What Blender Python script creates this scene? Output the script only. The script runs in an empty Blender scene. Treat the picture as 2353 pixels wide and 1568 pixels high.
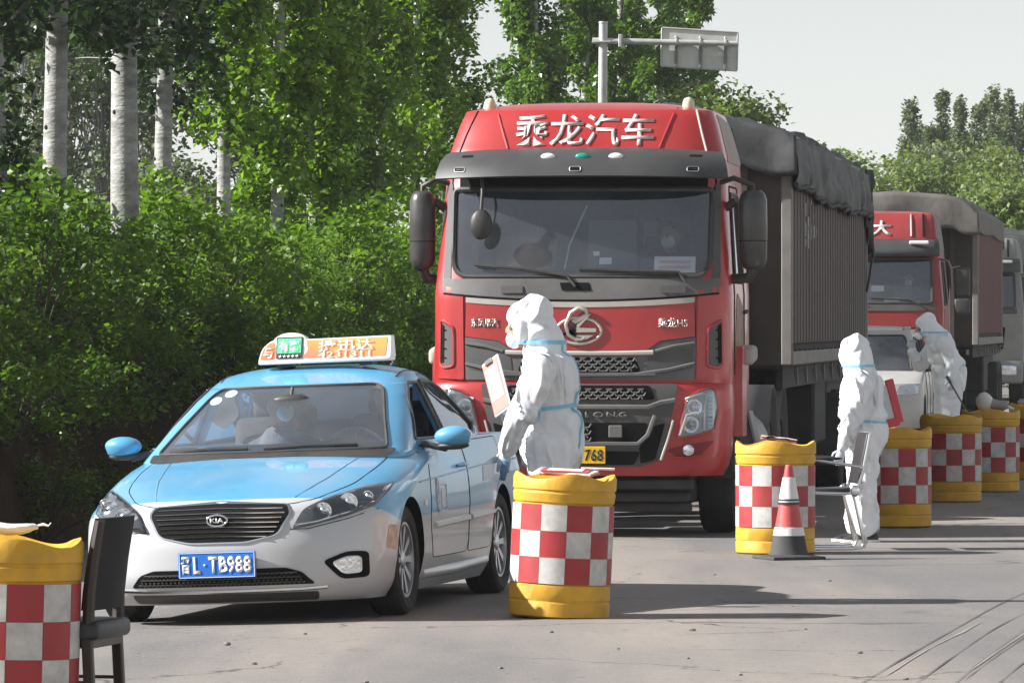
import bpy, bmesh, math, random
import numpy as np
from mathutils import Vector, Matrix, noise
from mathutils.bvhtree import BVHTree

sc = bpy.context.scene
C = sc.collection
R = math.radians
# ------------------------------------------------------------------ camera
FPX, CXP, HYP, CAMH = 12900.0, 1176.0, 745.0, 1.65      # focal length, principal column, horizon row (photo scaled to 2352 px wide)
cam = bpy.data.cameras.new('camera')
cam.sensor_width = 36.0
cam.lens = 36.0 * FPX / 2352.0
cam.shift_y = -(784 - HYP) / 2352.0
cam.clip_start, cam.clip_end = 0.5, 3000
co = bpy.data.objects.new('camera', cam); C.objects.link(co)
co.location = (0, 0, CAMH); co.rotation_euler = (R(90), 0, 0)
sc.camera = co
# ------------------------------------------------------------------ light
SUN_EL, SUN_AZ = 31.0, 5.0          # azimuth: degrees from straight left, towards the camera side
sd = Vector((-math.cos(R(SUN_EL)) * math.cos(R(SUN_AZ)), -math.cos(R(SUN_EL)) * math.sin(R(SUN_AZ)), math.sin(R(SUN_EL))))
sl = bpy.data.lights.new('sun', 'SUN'); sl.energy = 5.0; sl.angle = R(0.6); sl.color = (1.0, 0.98, 0.95)
so = bpy.data.objects.new('sun', sl); C.objects.link(so)
so.rotation_euler = sd.to_track_quat('Z', 'Y').to_euler()
w = bpy.data.worlds.new('World'); sc.world = w; w.use_nodes = True
nt = w.node_tree; nt.nodes.clear()
sky = nt.nodes.new('ShaderNodeTexSky'); sky.sky_type = 'NISHITA'; sky.sun_disc = False
sky.sun_elevation = R(SUN_EL); sky.sun_rotation = math.atan2(sd.x, sd.y)
sky.air_density = 1.0; sky.dust_density = 0.15; sky.ozone_density = 3.0
hs = nt.nodes.new('ShaderNodeHueSaturation'); hs.inputs['Saturation'].default_value = 0.22
bg = nt.nodes.new('ShaderNodeBackground'); bg.inputs['Strength'].default_value = 0.065
wo = nt.nodes.new('ShaderNodeOutputWorld')
nt.links.new(sky.outputs[0], hs.inputs['Color']); nt.links.new(hs.outputs[0], bg.inputs['Color']); nt.links.new(bg.outputs[0], wo.inputs['Surface'])
sc.view_settings.view_transform = 'Standard'; sc.view_settings.look = 'None'
sc.view_settings.exposure = 1.15; sc.view_settings.gamma = 1.0; sc.view_settings.use_curve_mapping = False
sc.cycles.max_bounces = 8; sc.cycles.transparent_max_bounces = 12; sc.cycles.volume_bounces = 0
sc.cycles.use_denoising = True; sc.cycles.use_adaptive_sampling = True; sc.cycles.adaptive_threshold = 0.02

def gp(px, py):
    """ground point seen at a photo pixel"""
    Y = CAMH * FPX / (py - HYP)
    return Vector(((px - CXP) / FPX * Y, Y, 0))
def at(px, Y):
    return (px - CXP) / FPX * Y
def hz(py, Y):
    return CAMH - (py - HYP) / FPX * Y
# ------------------------------------------------------------------ mesh helpers
class MB:
    def __init__(s): s.v = []; s.f = []; s.m = []
    def add(s, v, f, mi=0):
        o = len(s.v); s.v += [tuple(p) for p in v]; s.f += [tuple(i + o for i in q) for q in f]; s.m += [mi] * len(f); return s
    def box(s, c, size, rot=None, bev=0.0, seg=1, mi=0):
        bm = bmesh.new(); bmesh.ops.create_cube(bm, size=1.0)
        bmesh.ops.scale(bm, vec=size, verts=bm.verts)
        if bev: bmesh.ops.bevel(bm, geom=bm.edges[:], offset=bev, segments=seg, affect='EDGES', profile=0.5)
        M = Matrix.Translation(c)
        if rot is not None: M = M @ (rot if isinstance(rot, Matrix) else Matrix.Rotation(rot[2], 4, 'Z') @ Matrix.Rotation(rot[1], 4, 'Y') @ Matrix.Rotation(rot[0], 4, 'X'))
        bm.verts.index_update()
        v = [M @ p.co for p in bm.verts]; f = [[q.index for q in fc.verts] for fc in bm.faces]; bm.free()
        return s.add(v, f, mi)
    def tube(s, pts, r, seg=8, caps=True, mi=0, close=False, flat=1.0):
        pts = [Vector(p) for p in pts]; n = len(pts)
        rs = r if isinstance(r, (list, tuple)) else [r] * n
        v = []; up = None
        for i in range(n):
            if close: t = pts[(i + 1) % n] - pts[i - 1]
            else: t = pts[min(i + 1, n - 1)] - pts[max(i - 1, 0)]
            if t.length < 1e-9: t = Vector((0, 0, 1))
            t.normalize()
            if up is None:
                up = Vector((0, 0, 1)) if abs(t.z) < 0.9 else Vector((1, 0, 0))
            a = (up - t * up.dot(t))
            if a.length < 1e-6: a = t.orthogonal()
            a.normalize(); up = a; b = t.cross(a)
            for k in range(seg):
                an = 2 * math.pi * k / seg
                v.append(pts[i] + (a * math.cos(an) * flat + b * math.sin(an)) * rs[i])
        f = []
        for i in range(n if close else n - 1):
            j = (i + 1) % n
            for k in range(seg):
                k2 = (k + 1) % seg
                f.append((i * seg + k, i * seg + k2, j * seg + k2, j * seg + k))
        if caps and not close:
            f.append(tuple(range(seg))[::-1]); f.append(tuple((n - 1) * seg + k for k in range(seg)))
        return s.add(v, f, mi)
    def lathe(s, prof, seg=24, c=(0, 0, 0), axis='z', mod=None, mi=0, cap=True):
        v = []
        for j, (r, z) in enumerate(prof):
            for k in range(seg):
                a = 2 * math.pi * k / seg
                rr, zz = (r, z) if mod is None else mod(j, r, z, a)
                p = (rr * math.cos(a), rr * math.sin(a), zz)
                if axis == 'x': p = (p[2], p[0], p[1])
                elif axis == 'y': p = (p[0], p[2], p[1])
                v.append((p[0] + c[0], p[1] + c[1], p[2] + c[2]))
        f = []
        for j in range(len(prof) - 1):
            for k in range(seg):
                k2 = (k + 1) % seg
                q = (j * seg + k, j * seg + k2, (j + 1) * seg + k2, (j + 1) * seg + k)
                f.append(q if axis != 'y' else q[::-1])
        if cap:
            f.append(tuple(range(seg))[::-1]); f.append(tuple((len(prof) - 1) * seg + k for k in range(seg)))
        return s.add(v, f, mi)
    def loft(s, rings, close=True, caps=True, mi=0):
        n = len(rings[0]); v = [p for r in rings for p in r]; f = []
        for i in range(len(rings) - 1):
            for k in range(n if close else n - 1):
                k2 = (k + 1) % n
                f.append((i * n + k, i * n + k2, (i + 1) * n + k2, (i + 1) * n + k))
        if caps:
            f.append(tuple(range(n))[::-1]); f.append(tuple((len(rings) - 1) * n + k for k in range(n)))
        return s.add(v, f, mi)
    def prism(s, poly, d0, d1, axis='y', mi=0):
        """extrude a 2D polygon: axis 'y' -> poly is (x,z); 'x' -> (y,z); 'z' -> (x,y)"""
        def P(p, d):
            return (p[0], d, p[1]) if axis == 'y' else ((d, p[0], p[1]) if axis == 'x' else (p[0], p[1], d))
        n = len(poly)
        v = [P(p, d0) for p in poly] + [P(p, d1) for p in poly]
        f = [tuple(range(n)), tuple(range(2 * n - 1, n - 1, -1))] + [(k, n + k, n + (k + 1) % n, (k + 1) % n) for k in range(n)]
        return s.add(v, f, mi)
    def ellipsoid(s, c, rad, seg=16, rings=10, rot=None, mi=0):
        v = []; f = []
        M = rot if rot is not None else Matrix.Identity(3)
        v.append((0, 0, -1)); 
        for j in range(1, rings):
            ph = -math.pi / 2 + math.pi * j / rings
            for k in range(seg):
                a = 2 * math.pi * k / seg
                v.append((math.cos(ph) * math.cos(a), math.cos(ph) * math.sin(a), math.sin(ph)))
        v.append((0, 0, 1))
        for k in range(seg):
            f.append((0, 1 + (k + 1) % seg, 1 + k))
            f.append((len(v) - 1, 1 + (rings - 2) * seg + k, 1 + (rings - 2) * seg + (k + 1) % seg))
        for j in range(rings - 2):
            for k in range(seg):
                k2 = (k + 1) % seg
                f.append((1 + j * seg + k, 1 + j * seg + k2, 1 + (j + 1) * seg + k2, 1 + (j + 1) * seg + k))
        v = [Vector(c) + M @ Vector((p[0] * rad[0], p[1] * rad[1], p[2] * rad[2])) for p in v]
        return s.add(v, f, mi)
    def mesh(s, name='mesh'):
        me = bpy.data.meshes.new(name); me.from_pydata(s.v, [], s.f)
        if any(s.m): me.polygons.foreach_set('material_index', s.m)
        me.update(); return me
    def build(s, name, mats, parent=None, smooth=35, fix=True):
        me = s.mesh(name)
        if fix:
            bm = bmesh.new(); bm.from_mesh(me); bmesh.ops.recalc_face_normals(bm, faces=bm.faces[:]); bm.to_mesh(me); bm.free()
        return link(name, me, mats, parent, smooth)

def link(name, me, mats=None, parent=None, smooth=35):
    if mats is not None:
        me.materials.clear()
        for m in (mats if isinstance(mats, (list, tuple)) else [mats]): me.materials.append(m)
    if smooth:
        me.shade_smooth()
        if smooth < 180: me.set_sharp_from_angle(angle=R(smooth))
    o = bpy.data.objects.new(name, me); C.objects.link(o)
    if parent is not None: o.parent = parent
    return o
def empty(name, loc=(0, 0, 0), rz=0.0, ry=0.0, rx=0.0):
    o = bpy.data.objects.new(name, None); C.objects.link(o)
    o.empty_display_size = 0.2; o.location = loc; o.rotation_euler = (rx, ry, rz); return o
def tag(o, label, cat, group=None, kind=None):
    if label: o['label'] = label
    if cat: o['category'] = cat
    if group: o['group'] = group
    if kind: o['kind'] = kind
    return o
def struct(o): o['kind'] = 'structure'; return o
def copy_tree(o, parent=None):
    kids = [k for k in bpy.data.objects if k.parent is o]
    c = o.copy(); C.objects.link(c); c.parent = parent
    for k in kids: copy_tree(k, c)
    return c
def apply_mods(o):
    dg = bpy.context.evaluated_depsgraph_get()
    me = bpy.data.meshes.new_from_object(o.evaluated_get(dg))
    o.modifiers.clear(); o.data = me; return o
def rpoly(pts, r=0.03, n=4):
    """round the corners of a polygon; r may be a list"""
    out = []; N = len(pts)
    for i in range(N):
        p0, p1, p2 = Vector(pts[i - 1]), Vector(pts[i]), Vector(pts[(i + 1) % N])
        rr = r[i] if isinstance(r, (list, tuple)) else r
        a, b = p0 - p1, p2 - p1
        d = min(rr, a.length * 0.45, b.length * 0.45)
        if d < 1e-5: out.append(tuple(p1)); continue
        q0, q2 = p1 + a.normalized() * d, p1 + b.normalized() * d
        for k in range(n + 1):
            t = k / n; out.append(tuple(q0 * (1 - t) ** 2 + p1 * 2 * t * (1 - t) + q2 * t * t))
    return out
PROJ = {'front': (Vector((0, 1, 0)), lambda a, b: Vector((a, -6, b))), 'right': (Vector((-1, 0, 0)), lambda a, b: Vector((6, a, b))),
        'left': (Vector((1, 0, 0)), lambda a, b: Vector((-6, a, b))), 'top': (Vector((0, 0, -1)), lambda a, b: Vector((a, b, 8))), 'back': (Vector((0, -1, 0)), lambda a, b: Vector((a, 14, b)))}
def cast(bvh, proj, a, b):
    d, org = PROJ[proj]; o = org(a, b)
    h = bvh.ray_cast(o, d)
    if h[0] is None:
        # slide towards the surface: nearest point on it
        base = o + d * 6.3
        h = bvh.find_nearest(base)
    return h[0], h[1]
def patch_bm(poly, bvh, proj, off=0.003, thick=0.012, step=0.06):
    d, org = PROJ[proj]
    bm = bmesh.new()
    vs = [bm.verts.new((a, b, 0)) for a, b in poly]; bm.faces.new(vs)
    xs = [p[0] for p in poly]; ys = [p[1] for p in poly]
    for lo, hi, no in ((min(xs), max(xs), (1, 0, 0)), (min(ys), max(ys), (0, 1, 0))):
        n = int((hi - lo) / step)
        for i in range(1, n + 1):
            c = lo + (hi - lo) * i / (n + 1)
            bmesh.ops.bisect_plane(bm, geom=bm.verts[:] + bm.edges[:] + bm.faces[:], plane_co=(c * no[0], c * no[1], 0), plane_no=no)
    if thick:
        be = [e for e in bm.edges if e.is_boundary]
        ext = bmesh.ops.extrude_edge_only(bm, edges=be)
        low = set(g for g in ext['geom'] if isinstance(g, bmesh.types.BMVert))
    else: low = set()
    for v in bm.verts:
        hit, n = cast(bvh, proj, v.co.x, v.co.y)
        v.co = hit - d * off + (d * thick if v in low else Vector((0, 0, 0)))
    bmesh.ops.recalc_face_normals(bm, faces=bm.faces[:])
    # the front faces must look against the projection direction
    s = sum(f.normal.dot(d) * f.calc_area() for f in bm.faces if not any(v in low for v in f.verts))
    if s > 0: bmesh.ops.reverse_faces(bm, faces=bm.faces[:])
    return bm
def patch(name, poly, bvh, proj, mat, parent, off=0.003, thick=0.012, step=0.06, smooth=40):
    bm = patch_bm(poly, bvh, proj, off, thick, step)
    me = bpy.data.meshes.new(name); bm.to_mesh(me); bm.free()
    return link(name, me, mat, parent, smooth)
def seam(name, pts, bvh, proj, r, mat, parent, off=0.0, step=0.05, close=False):
    """a thin line lying on a surface"""
    P = []
    L = list(pts) + ([pts[0]] if close else [])
    for (a, b), (c, e) in zip(L, L[1:]):
        n = max(1, int(math.hypot(c - a, e - b) / step))
        for i in range(n): P.append((a + (c - a) * i / n, b + (e - b) * i / n))
    if not close: P.append(L[-1])
    d = PROJ[proj][0]
    W = [cast(bvh, proj, a, b)[0] - d * off for a, b in P]
    return MB().tube(W, r, 6, close=close).build(name, mat, parent)
def cut_opening(bm, poly, proj):
    """cut a convex polygon out of the faces of bm that face the projection"""
    d, org = PROJ[proj]
    ax = {'front': (0, 2), 'right': (1, 2), 'left': (1, 2), 'top': (0, 1), 'back': (0, 2)}[proj]
    area = sum(poly[i - 1][0] * poly[i][1] - poly[i][0] * poly[i - 1][1] for i in range(len(poly)))
    if area < 0: poly = poly[::-1]
    xs = [p[0] for p in poly]; ys = [p[1] for p in poly]; mg = 0.1
    def near():
        fs = []
        for f in bm.faces:
            if f.normal.dot(d) > -0.05: continue
            if max(v.co[ax[0]] for v in f.verts) < min(xs) - mg or min(v.co[ax[0]] for v in f.verts) > max(xs) + mg: continue
            if max(v.co[ax[1]] for v in f.verts) < min(ys) - mg or min(v.co[ax[1]] for v in f.verts) > max(ys) + mg: continue
            fs.append(f)
        return fs
    for i in range(len(poly)):
        p, q = poly[i - 1], poly[i]
        if math.hypot(q[0] - p[0], q[1] - p[1]) < 1e-5: continue
        fs = near(); g = set(fs)
        for f in fs: g.update(f.edges); g.update(f.verts)
        no = [0, 0, 0]; no[ax[0]] = q[1] - p[1]; no[ax[1]] = -(q[0] - p[0])
        c = [0, 0, 0]; c[ax[0]] = p[0]; c[ax[1]] = p[1]
        bmesh.ops.bisect_plane(bm, geom=list(g), plane_co=c, plane_no=no)
    kill = []
    for f in near():
        c = f.calc_center_median(); a, b = c[ax[0]], c[ax[1]]
        if all((poly[i][0] - poly[i - 1][0]) * (b - poly[i - 1][1]) - (poly[i][1] - poly[i - 1][1]) * (a - poly[i - 1][0]) > -1e-7 for i in range(len(poly))): kill.append(f)
    bmesh.ops.delete(bm, geom=kill, context='FACES')
def bvh_of(me):
    return BVHTree.FromPolygons([v.co.copy() for v in me.vertices], [tuple(p.vertices) for p in me.polygons])
def text_mesh(body, size=0.1, bold=0.0, depth=0.003, spacing=1.0, shear=0.0):
    c = bpy.data.curves.new('lettering', 'FONT'); c.body = body; c.size = size; c.align_x = 'CENTER'; c.align_y = 'CENTER'
    c.extrude = depth; c.offset = bold; c.resolution_u = 3; c.space_character = spacing; c.shear = shear
    o = bpy.data.objects.new('lettering', c); C.objects.link(o)
    dg = bpy.context.evaluated_depsgraph_get(); dg.update()
    me = bpy.data.meshes.new_from_object(o.evaluated_get(dg))
    bpy.data.objects.remove(o); bpy.data.curves.remove(c)
    return me
def lettering(body, w, h, loc, mat, parent, face='front', bold=0.0, depth=0.004, bvh=None, spacing=1.0, rot=None, name='lettering', off=0.004, shear=0.0):
    """text fitted into w x h, standing at loc, reading from the front (-y) or from the right (+x)"""
    me = text_mesh(body, 1.0, bold, 0.0, spacing, shear)
    n = len(me.vertices); co_ = np.empty(n * 3, np.float32); me.vertices.foreach_get('co', co_); co_ = co_.reshape(-1, 3)
    lo, hi = co_.min(0), co_.max(0); s = np.array([w / max(hi[0] - lo[0], 1e-6), h / max(hi[1] - lo[1], 1e-6)])
    xy = (co_[:, :2] - (lo[:2] + hi[:2]) / 2) * s
    new = []
    for a, b in xy:
        if rot: a, b = a * math.cos(rot) - b * math.sin(rot), a * math.sin(rot) + b * math.cos(rot)
        if face == 'front': p = Vector((loc[0] + a, loc[1], loc[2] + b))
        elif face == 'right': p = Vector((loc[0], loc[1] + a, loc[2] + b))
        else: p = Vector((loc[0] + a, loc[1] + b, loc[2]))
        if bvh is not None:
            if face == 'front': p = cast(bvh, 'front', p.x, p.z)[0] + Vector((0, -off, 0))
            elif face == 'right': p = cast(bvh, 'right', p.y, p.z)[0] + Vector((off, 0, 0))
        new.append(p)
    bm = bmesh.new(); bm.from_mesh(me)
    bm.verts.ensure_lookup_table()
    for v, p in zip(bm.verts, new): v.co = p
    dn = Vector((0, 1, 0)) if face == 'front' else (Vector((-1, 0, 0)) if face == 'right' else Vector((0, 0, -1)))
    bmesh.ops.recalc_face_normals(bm, faces=bm.faces[:])
    g = bmesh.ops.extrude_face_region(bm, geom=bm.faces[:])
    for e in g['geom']:
        if isinstance(e, bmesh.types.BMVert): e.co -= dn * depth
    bmesh.ops.recalc_face_normals(bm, faces=bm.faces[:])
    bm.to_mesh(me); bm.free()
    return link(name, me, mat, parent, 0)

# ------------------------------------------------------------------ materials
def pm(name, col, rough=0.5, metal=0.0, var=0.12, vs=6.0, bump=0.0, bs=60.0, coat=0.0, dust=0.0, dcol=(0.36, 0.32, 0.27), ds=3.0, spec=0.5, emit=None, es=0.0, stretch=None, trans=0.0):
    m = bpy.data.materials.new(name); m.use_nodes = True; t = m.node_tree; N = t.nodes; L = t.links
    b = N['Principled BSDF']; b.inputs['Roughness'].default_value = rough; b.inputs['Metallic'].default_value = metal
    b.inputs['Specular IOR Level'].default_value = spec
    b.inputs['Coat Weight'].default_value = coat; b.inputs['Coat Roughness'].default_value = 0.06
    tc = N.new('ShaderNodeTexCoord'); oi = N.new('ShaderNodeObjectInfo'); sm = N.new('ShaderNodeMath'); sm.operation = 'MULTIPLY'; sm.inputs[1].default_value = 61.0; L.new(oi.outputs['Random'], sm.inputs[0])
    av = N.new('ShaderNodeVectorMath'); av.operation = 'ADD'; L.new(tc.outputs['Object'], av.inputs[0]); L.new(sm.outputs[0], av.inputs[1]); src = av.outputs[0]
    if stretch:
        mp = N.new('ShaderNodeMapping'); mp.inputs['Scale'].default_value = stretch; L.new(src, mp.inputs['Vector']); src = mp.outputs[0]
    n1 = N.new('ShaderNodeTexNoise'); n1.inputs['Scale'].default_value = vs; n1.inputs['Detail'].default_value = 5; L.new(src, n1.inputs['Vector'])
    mx = N.new('ShaderNodeMix'); mx.data_type = 'RGBA'
    mr = N.new('ShaderNodeMapRange'); mr.inputs['From Min'].default_value = 0.3; mr.inputs['From Max'].default_value = 0.7; L.new(n1.outputs[0], mr.inputs[0])
    L.new(mr.outputs[0], mx.inputs[0])
    mx.inputs[6].default_value = tuple(c * (1 - var) for c in col) + (1,); mx.inputs[7].default_value = tuple(min(1, c * (1 + var)) for c in col) + (1,)
    out = mx.outputs[2]
    if dust:
        n2 = N.new('ShaderNodeTexNoise'); n2.inputs['Scale'].default_value = ds; n2.inputs['Detail'].default_value = 8; n2.inputs['Roughness'].default_value = 0.65; L.new(src, n2.inputs['Vector'])
        r2 = N.new('ShaderNodeMapRange'); r2.inputs['From Min'].default_value = 0.35; r2.inputs['From Max'].default_value = 0.75; r2.inputs['To Max'].default_value = dust; r2.inputs['To Min'].default_value = dust * 0.25; L.new(n2.outputs[0], r2.inputs[0])
        m2 = N.new('ShaderNodeMix'); m2.data_type = 'RGBA'; L.new(r2.outputs[0], m2.inputs[0]); L.new(out, m2.inputs[6]); m2.inputs[7].default_value = tuple(dcol) + (1,)
        out = m2.outputs[2]
        m3 = N.new('ShaderNodeMath'); m3.operation = 'MULTIPLY_ADD'; L.new(r2.outputs[0], m3.inputs[0]); m3.inputs[1].default_value = (0.85 - rough); m3.inputs[2].default_value = rough; L.new(m3.outputs[0], b.inputs['Roughness'])
        if coat:
            m4 = N.new('ShaderNodeMath'); m4.operation = 'MULTIPLY_ADD'; L.new(r2.outputs[0], m4.inputs[0]); m4.inputs[1].default_value = -coat; m4.inputs[2].default_value = coat; L.new(m4.outputs[0], b.inputs['Coat Weight'])
    L.new(out, b.inputs['Base Color'])
    if bump:
        n3 = N.new('ShaderNodeTexNoise'); n3.inputs['Scale'].default_value = bs; n3.inputs['Detail'].default_value = 4; L.new(src, n3.inputs['Vector'])
        bp = N.new('ShaderNodeBump'); bp.inputs['Strength'].default_value = bump; bp.inputs['Distance'].default_value = 0.02; L.new(n3.outputs[0], bp.inputs['Height']); L.new(bp.outputs[0], b.inputs['Normal'])
    if emit: b.inputs['Emission Color'].default_value = tuple(emit) + (1,); b.inputs['Emission Strength'].default_value = es
    return m
def glass_mat(name, tint=(0.45, 0.5, 0.52), refl=0.10, dust=0.08, dcol=(0.4, 0.4, 0.38), rough=0.03):
    m = bpy.data.materials.new(name); m.use_nodes = True; t = m.node_tree; N = t.nodes; L = t.links; N.clear()
    o = N.new('ShaderNodeOutputMaterial'); tr = N.new('ShaderNodeBsdfTransparent'); tr.inputs[0].default_value = tuple(tint) + (1,)
    gl = N.new('ShaderNodeBsdfGlossy'); gl.inputs['Roughness'].default_value = rough; gl.inputs[0].default_value = (0.9, 0.94, 1, 1)
    df = N.new('ShaderNodeBsdfDiffuse'); df.inputs[0].default_value = tuple(dcol) + (1,)
    fr = N.new('ShaderNodeFresnel'); fr.inputs[0].default_value = 1.52
    ad = N.new('ShaderNodeMath'); ad.operation = 'ADD'; ad.use_clamp = True; ad.inputs[1].default_value = refl; L.new(fr.outputs[0], ad.inputs[0])
    m1 = N.new('ShaderNodeMixShader'); L.new(ad.outputs[0], m1.inputs[0]); L.new(tr.outputs[0], m1.inputs[1]); L.new(gl.outputs[0], m1.inputs[2])
    tc = N.new('ShaderNodeTexCoord'); n = N.new('ShaderNodeTexNoise'); n.inputs['Scale'].default_value = 2.2; n.inputs['Detail'].default_value = 6; L.new(tc.outputs['Object'], n.inputs['Vector'])
    mr = N.new('ShaderNodeMapRange'); mr.inputs['From Min'].default_value = 0.3; mr.inputs['From Max'].default_value = 0.75; mr.inputs['To Min'].default_value = dust * 0.5; mr.inputs['To Max'].default_value = dust * 1.5; L.new(n.outputs[0], mr.inputs[0])
    m2 = N.new('ShaderNodeMixShader'); L.new(mr.outputs[0], m2.inputs[0]); L.new(m1.outputs[0], m2.inputs[1]); L.new(df.outputs[0], m2.inputs[2]); L.new(m2.outputs[0], o.inputs[0])
    return m
def leaf_mat(name, dark, light, trans=0.35, rough=0.45, spec=0.3):
    m = bpy.data.materials.new(name); m.use_nodes = True; t = m.node_tree; N = t.nodes; L = t.links; N.clear()
    o = N.new('ShaderNodeOutputMaterial'); g = N.new('ShaderNodeNewGeometry')
    mx = N.new('ShaderNodeMix'); mx.data_type = 'RGBA'; mx.inputs[6].default_value = tuple(dark) + (1,); mx.inputs[7].default_value = tuple(light) + (1,)
    tc = N.new('ShaderNodeTexCoord'); n = N.new('ShaderNodeTexNoise'); n.inputs['Scale'].default_value = 1.3; n.inputs['Detail'].default_value = 3; L.new(tc.outputs['Object'], n.inputs['Vector'])
    a = N.new('ShaderNodeMath'); a.operation = 'MULTIPLY_ADD'; L.new(g.outputs['Random Per Island'], a.inputs[0]); a.inputs[1].default_value = 0.6
    mr = N.new('ShaderNodeMapRange'); mr.inputs['From Min'].default_value = 0.35; mr.inputs['From Max'].default_value = 0.65; mr.inputs['To Max'].default_value = 0.4; L.new(n.outputs[0], mr.inputs[0]); L.new(mr.outputs[0], a.inputs[2])
    L.new(a.outputs[0], mx.inputs[0])
    b = N.new('ShaderNodeBsdfPrincipled'); b.inputs['Roughness'].default_value = rough; b.inputs['Specular IOR Level'].default_value = spec; L.new(mx.outputs[2], b.inputs['Base Color'])
    tl = N.new('ShaderNodeBsdfTranslucent')
    br = N.new('ShaderNodeMix'); br.data_type = 'RGBA'; br.blend_type = 'MULTIPLY'; br.inputs[0].default_value = 1; L.new(mx.outputs[2], br.inputs[6]); br.inputs[7].default_value = (1.5, 1.6, 0.6, 1); L.new(br.outputs[2], tl.inputs[0])
    ms = N.new('ShaderNodeMixShader'); ms.inputs[0].default_value = trans; L.new(b.outputs[0], ms.inputs[1]); L.new(tl.outputs[0], ms.inputs[2]); L.new(ms.outputs[0], o.inputs[0])
    return m
rng = random.Random(7)
nrg = np.random.default_rng(11)
# ================================================================== ground, road, bank
YAW = R(6.7)
RD = Vector((math.sin(YAW), math.cos(YAW), 0)); RS = Vector((math.cos(YAW), -math.sin(YAW), 0))   # along the road, across it (to the right)
U0 = -4.45                                     # line right of which the road is level; left of it it falls to the shoulder
def road_z(u): return 0.0 if u > U0 else (u - U0) * 0.036
def road_u(x, y): return x * RS.x + y * RS.y
def road_s(x, y): return x * RD.x + y * RD.y
def rw(s, u, z=None): p = RD * s + RS * u; return Vector((p.x, p.y, road_z(u) if z is None else z))
FOOT = -8.95                                   # u of the foot of the bank
def road_material():
    m = bpy.data.materials.new('worn_asphalt'); m.use_nodes = True; t = m.node_tree; N = t.nodes; L = t.links; b = N['Principled BSDF']
    tc = N.new('ShaderNodeTexCoord')
    def nz(scale, det, st=None, rough=0.55):
        src = tc.outputs['Object']
        if st:
            mp = N.new('ShaderNodeMapping'); mp.inputs['Rotation'].default_value = (0, 0, st[3]); mp.inputs['Scale'].default_value = st[:3]; L.new(src, mp.inputs[0]); src = mp.outputs[0]
        n = N.new('ShaderNodeTexNoise'); n.inputs['Scale'].default_value = scale; n.inputs['Detail'].default_value = det; n.inputs['Roughness'].default_value = rough; L.new(src, n.inputs['Vector']); return n.outputs[0]
    def rng_(x, a, c, lo=0.0, hi=1.0):
        r = N.new('ShaderNodeMapRange'); r.inputs['From Min'].default_value = a; r.inputs['From Max'].default_value = c; r.inputs['To Min'].default_value = lo; r.inputs['To Max'].default_value = hi; L.new(x, r.inputs[0]); return r.outputs[0]
    def mix(f, a, c, mode='MIX'):
        x = N.new('ShaderNodeMix'); x.data_type = 'RGBA'; x.blend_type = mode
        if isinstance(f, float): x.inputs[0].default_value = f
        else: L.new(f, x.inputs[0])
        for i, q in ((6, a), (7, c)):
            if isinstance(q, tuple): x.inputs[i].default_value = q + (1,)
            else: L.new(q, x.inputs[i])
        return x.outputs[2]
    grey, tan = (0.150, 0.148, 0.150), (0.288, 0.252, 0.222)
    # wheel-polished lanes run along the road, pale dust lies between them
    f1 = rng_(nz(0.42, 4, (1.0, 0.10, 1.0, YAW)), 0.42, 0.60)
    f2 = rng_(nz(1.1, 6, (1.0, 0.35, 1.0, YAW * 2)), 0.35, 0.7)
    mm = N.new('ShaderNodeMath'); mm.operation = 'MULTIPLY_ADD'; L.new(f2, mm.inputs[0]); mm.inputs[1].default_value = 0.35; L.new(f1, mm.inputs[2]); mm.use_clamp = True
    c = mix(mm.outputs[0], grey, tan)
    c = mix(rng_(nz(9, 8, None, 0.7), 0.35, 0.75, 0.0, 0.40), c, (0.125, 0.118, 0.112))
    c = mix(rng_(nz(0.9, 5, (1.0, 0.3, 1.0, 0.5), 0.6), 0.55, 0.75, 0.0, 0.5), c, (0.31, 0.27, 0.23))
    c = mix(rng_(nz(60, 3), 0.58, 0.70, 0.0, 0.7), c, (0.36, 0.34, 0.31))
    c = mix(rng_(nz(75, 2), 0.30, 0.42, 0.6, 0.0), c, (0.07, 0.068, 0.066))
    # hairline cracks, wandering and broken
    vo = N.new('ShaderNodeTexVoronoi'); vo.feature = 'DISTANCE_TO_EDGE'; vo.inputs['Scale'].default_value = 0.55
    wv = N.new('ShaderNodeTexNoise'); wv.inputs['Scale'].default_value = 1.7; wv.inputs['Detail'].default_value = 5; L.new(tc.outputs['Object'], wv.inputs['Vector'])
    va = N.new('ShaderNodeVectorMath'); va.operation = 'MULTIPLY_ADD'; L.new(wv.outputs['Color'], va.inputs[0]); va.inputs[1].default_value = (0.9, 0.9, 0); L.new(tc.outputs['Object'], va.inputs[2]); L.new(va.outputs[0], vo.inputs['Vector'])
    ck = rng_(vo.outputs['Distance'], 0.0, 0.012, 1.0, 0.0); gate = rng_(nz(0.5, 3), 0.50, 0.58)
    mu = N.new('ShaderNodeMath'); mu.operation = 'MULTIPLY'; L.new(ck, mu.inputs[0]); L.new(gate, mu.inputs[1])
    c = mix(mu.outputs[0], c, (0.06, 0.056, 0.052))
    # dark oil drips
    c = mix(rng_(nz(2.4, 4, (1.0, 0.4, 1.0, 0.2)), 0.66, 0.74, 0.0, 0.45), c, (0.085, 0.08, 0.078))
    c = mix(rng_(nz(14, 2), 0.685, 0.70, 0.0, 0.8), c, (0.06, 0.055, 0.05))
    L.new(c, b.inputs['Base Color']); b.inputs['Roughness'].default_value = 0.82; b.inputs['Specular IOR Level'].default_value = 0.25
    bp = N.new('ShaderNodeBump'); bp.inputs['Strength'].default_value = 0.25; bp.inputs['Distance'].default_value = 0.01; L.new(nz(120, 3), bp.inputs['Height']); L.new(bp.outputs[0], b.inputs['Normal'])
    return m
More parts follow.
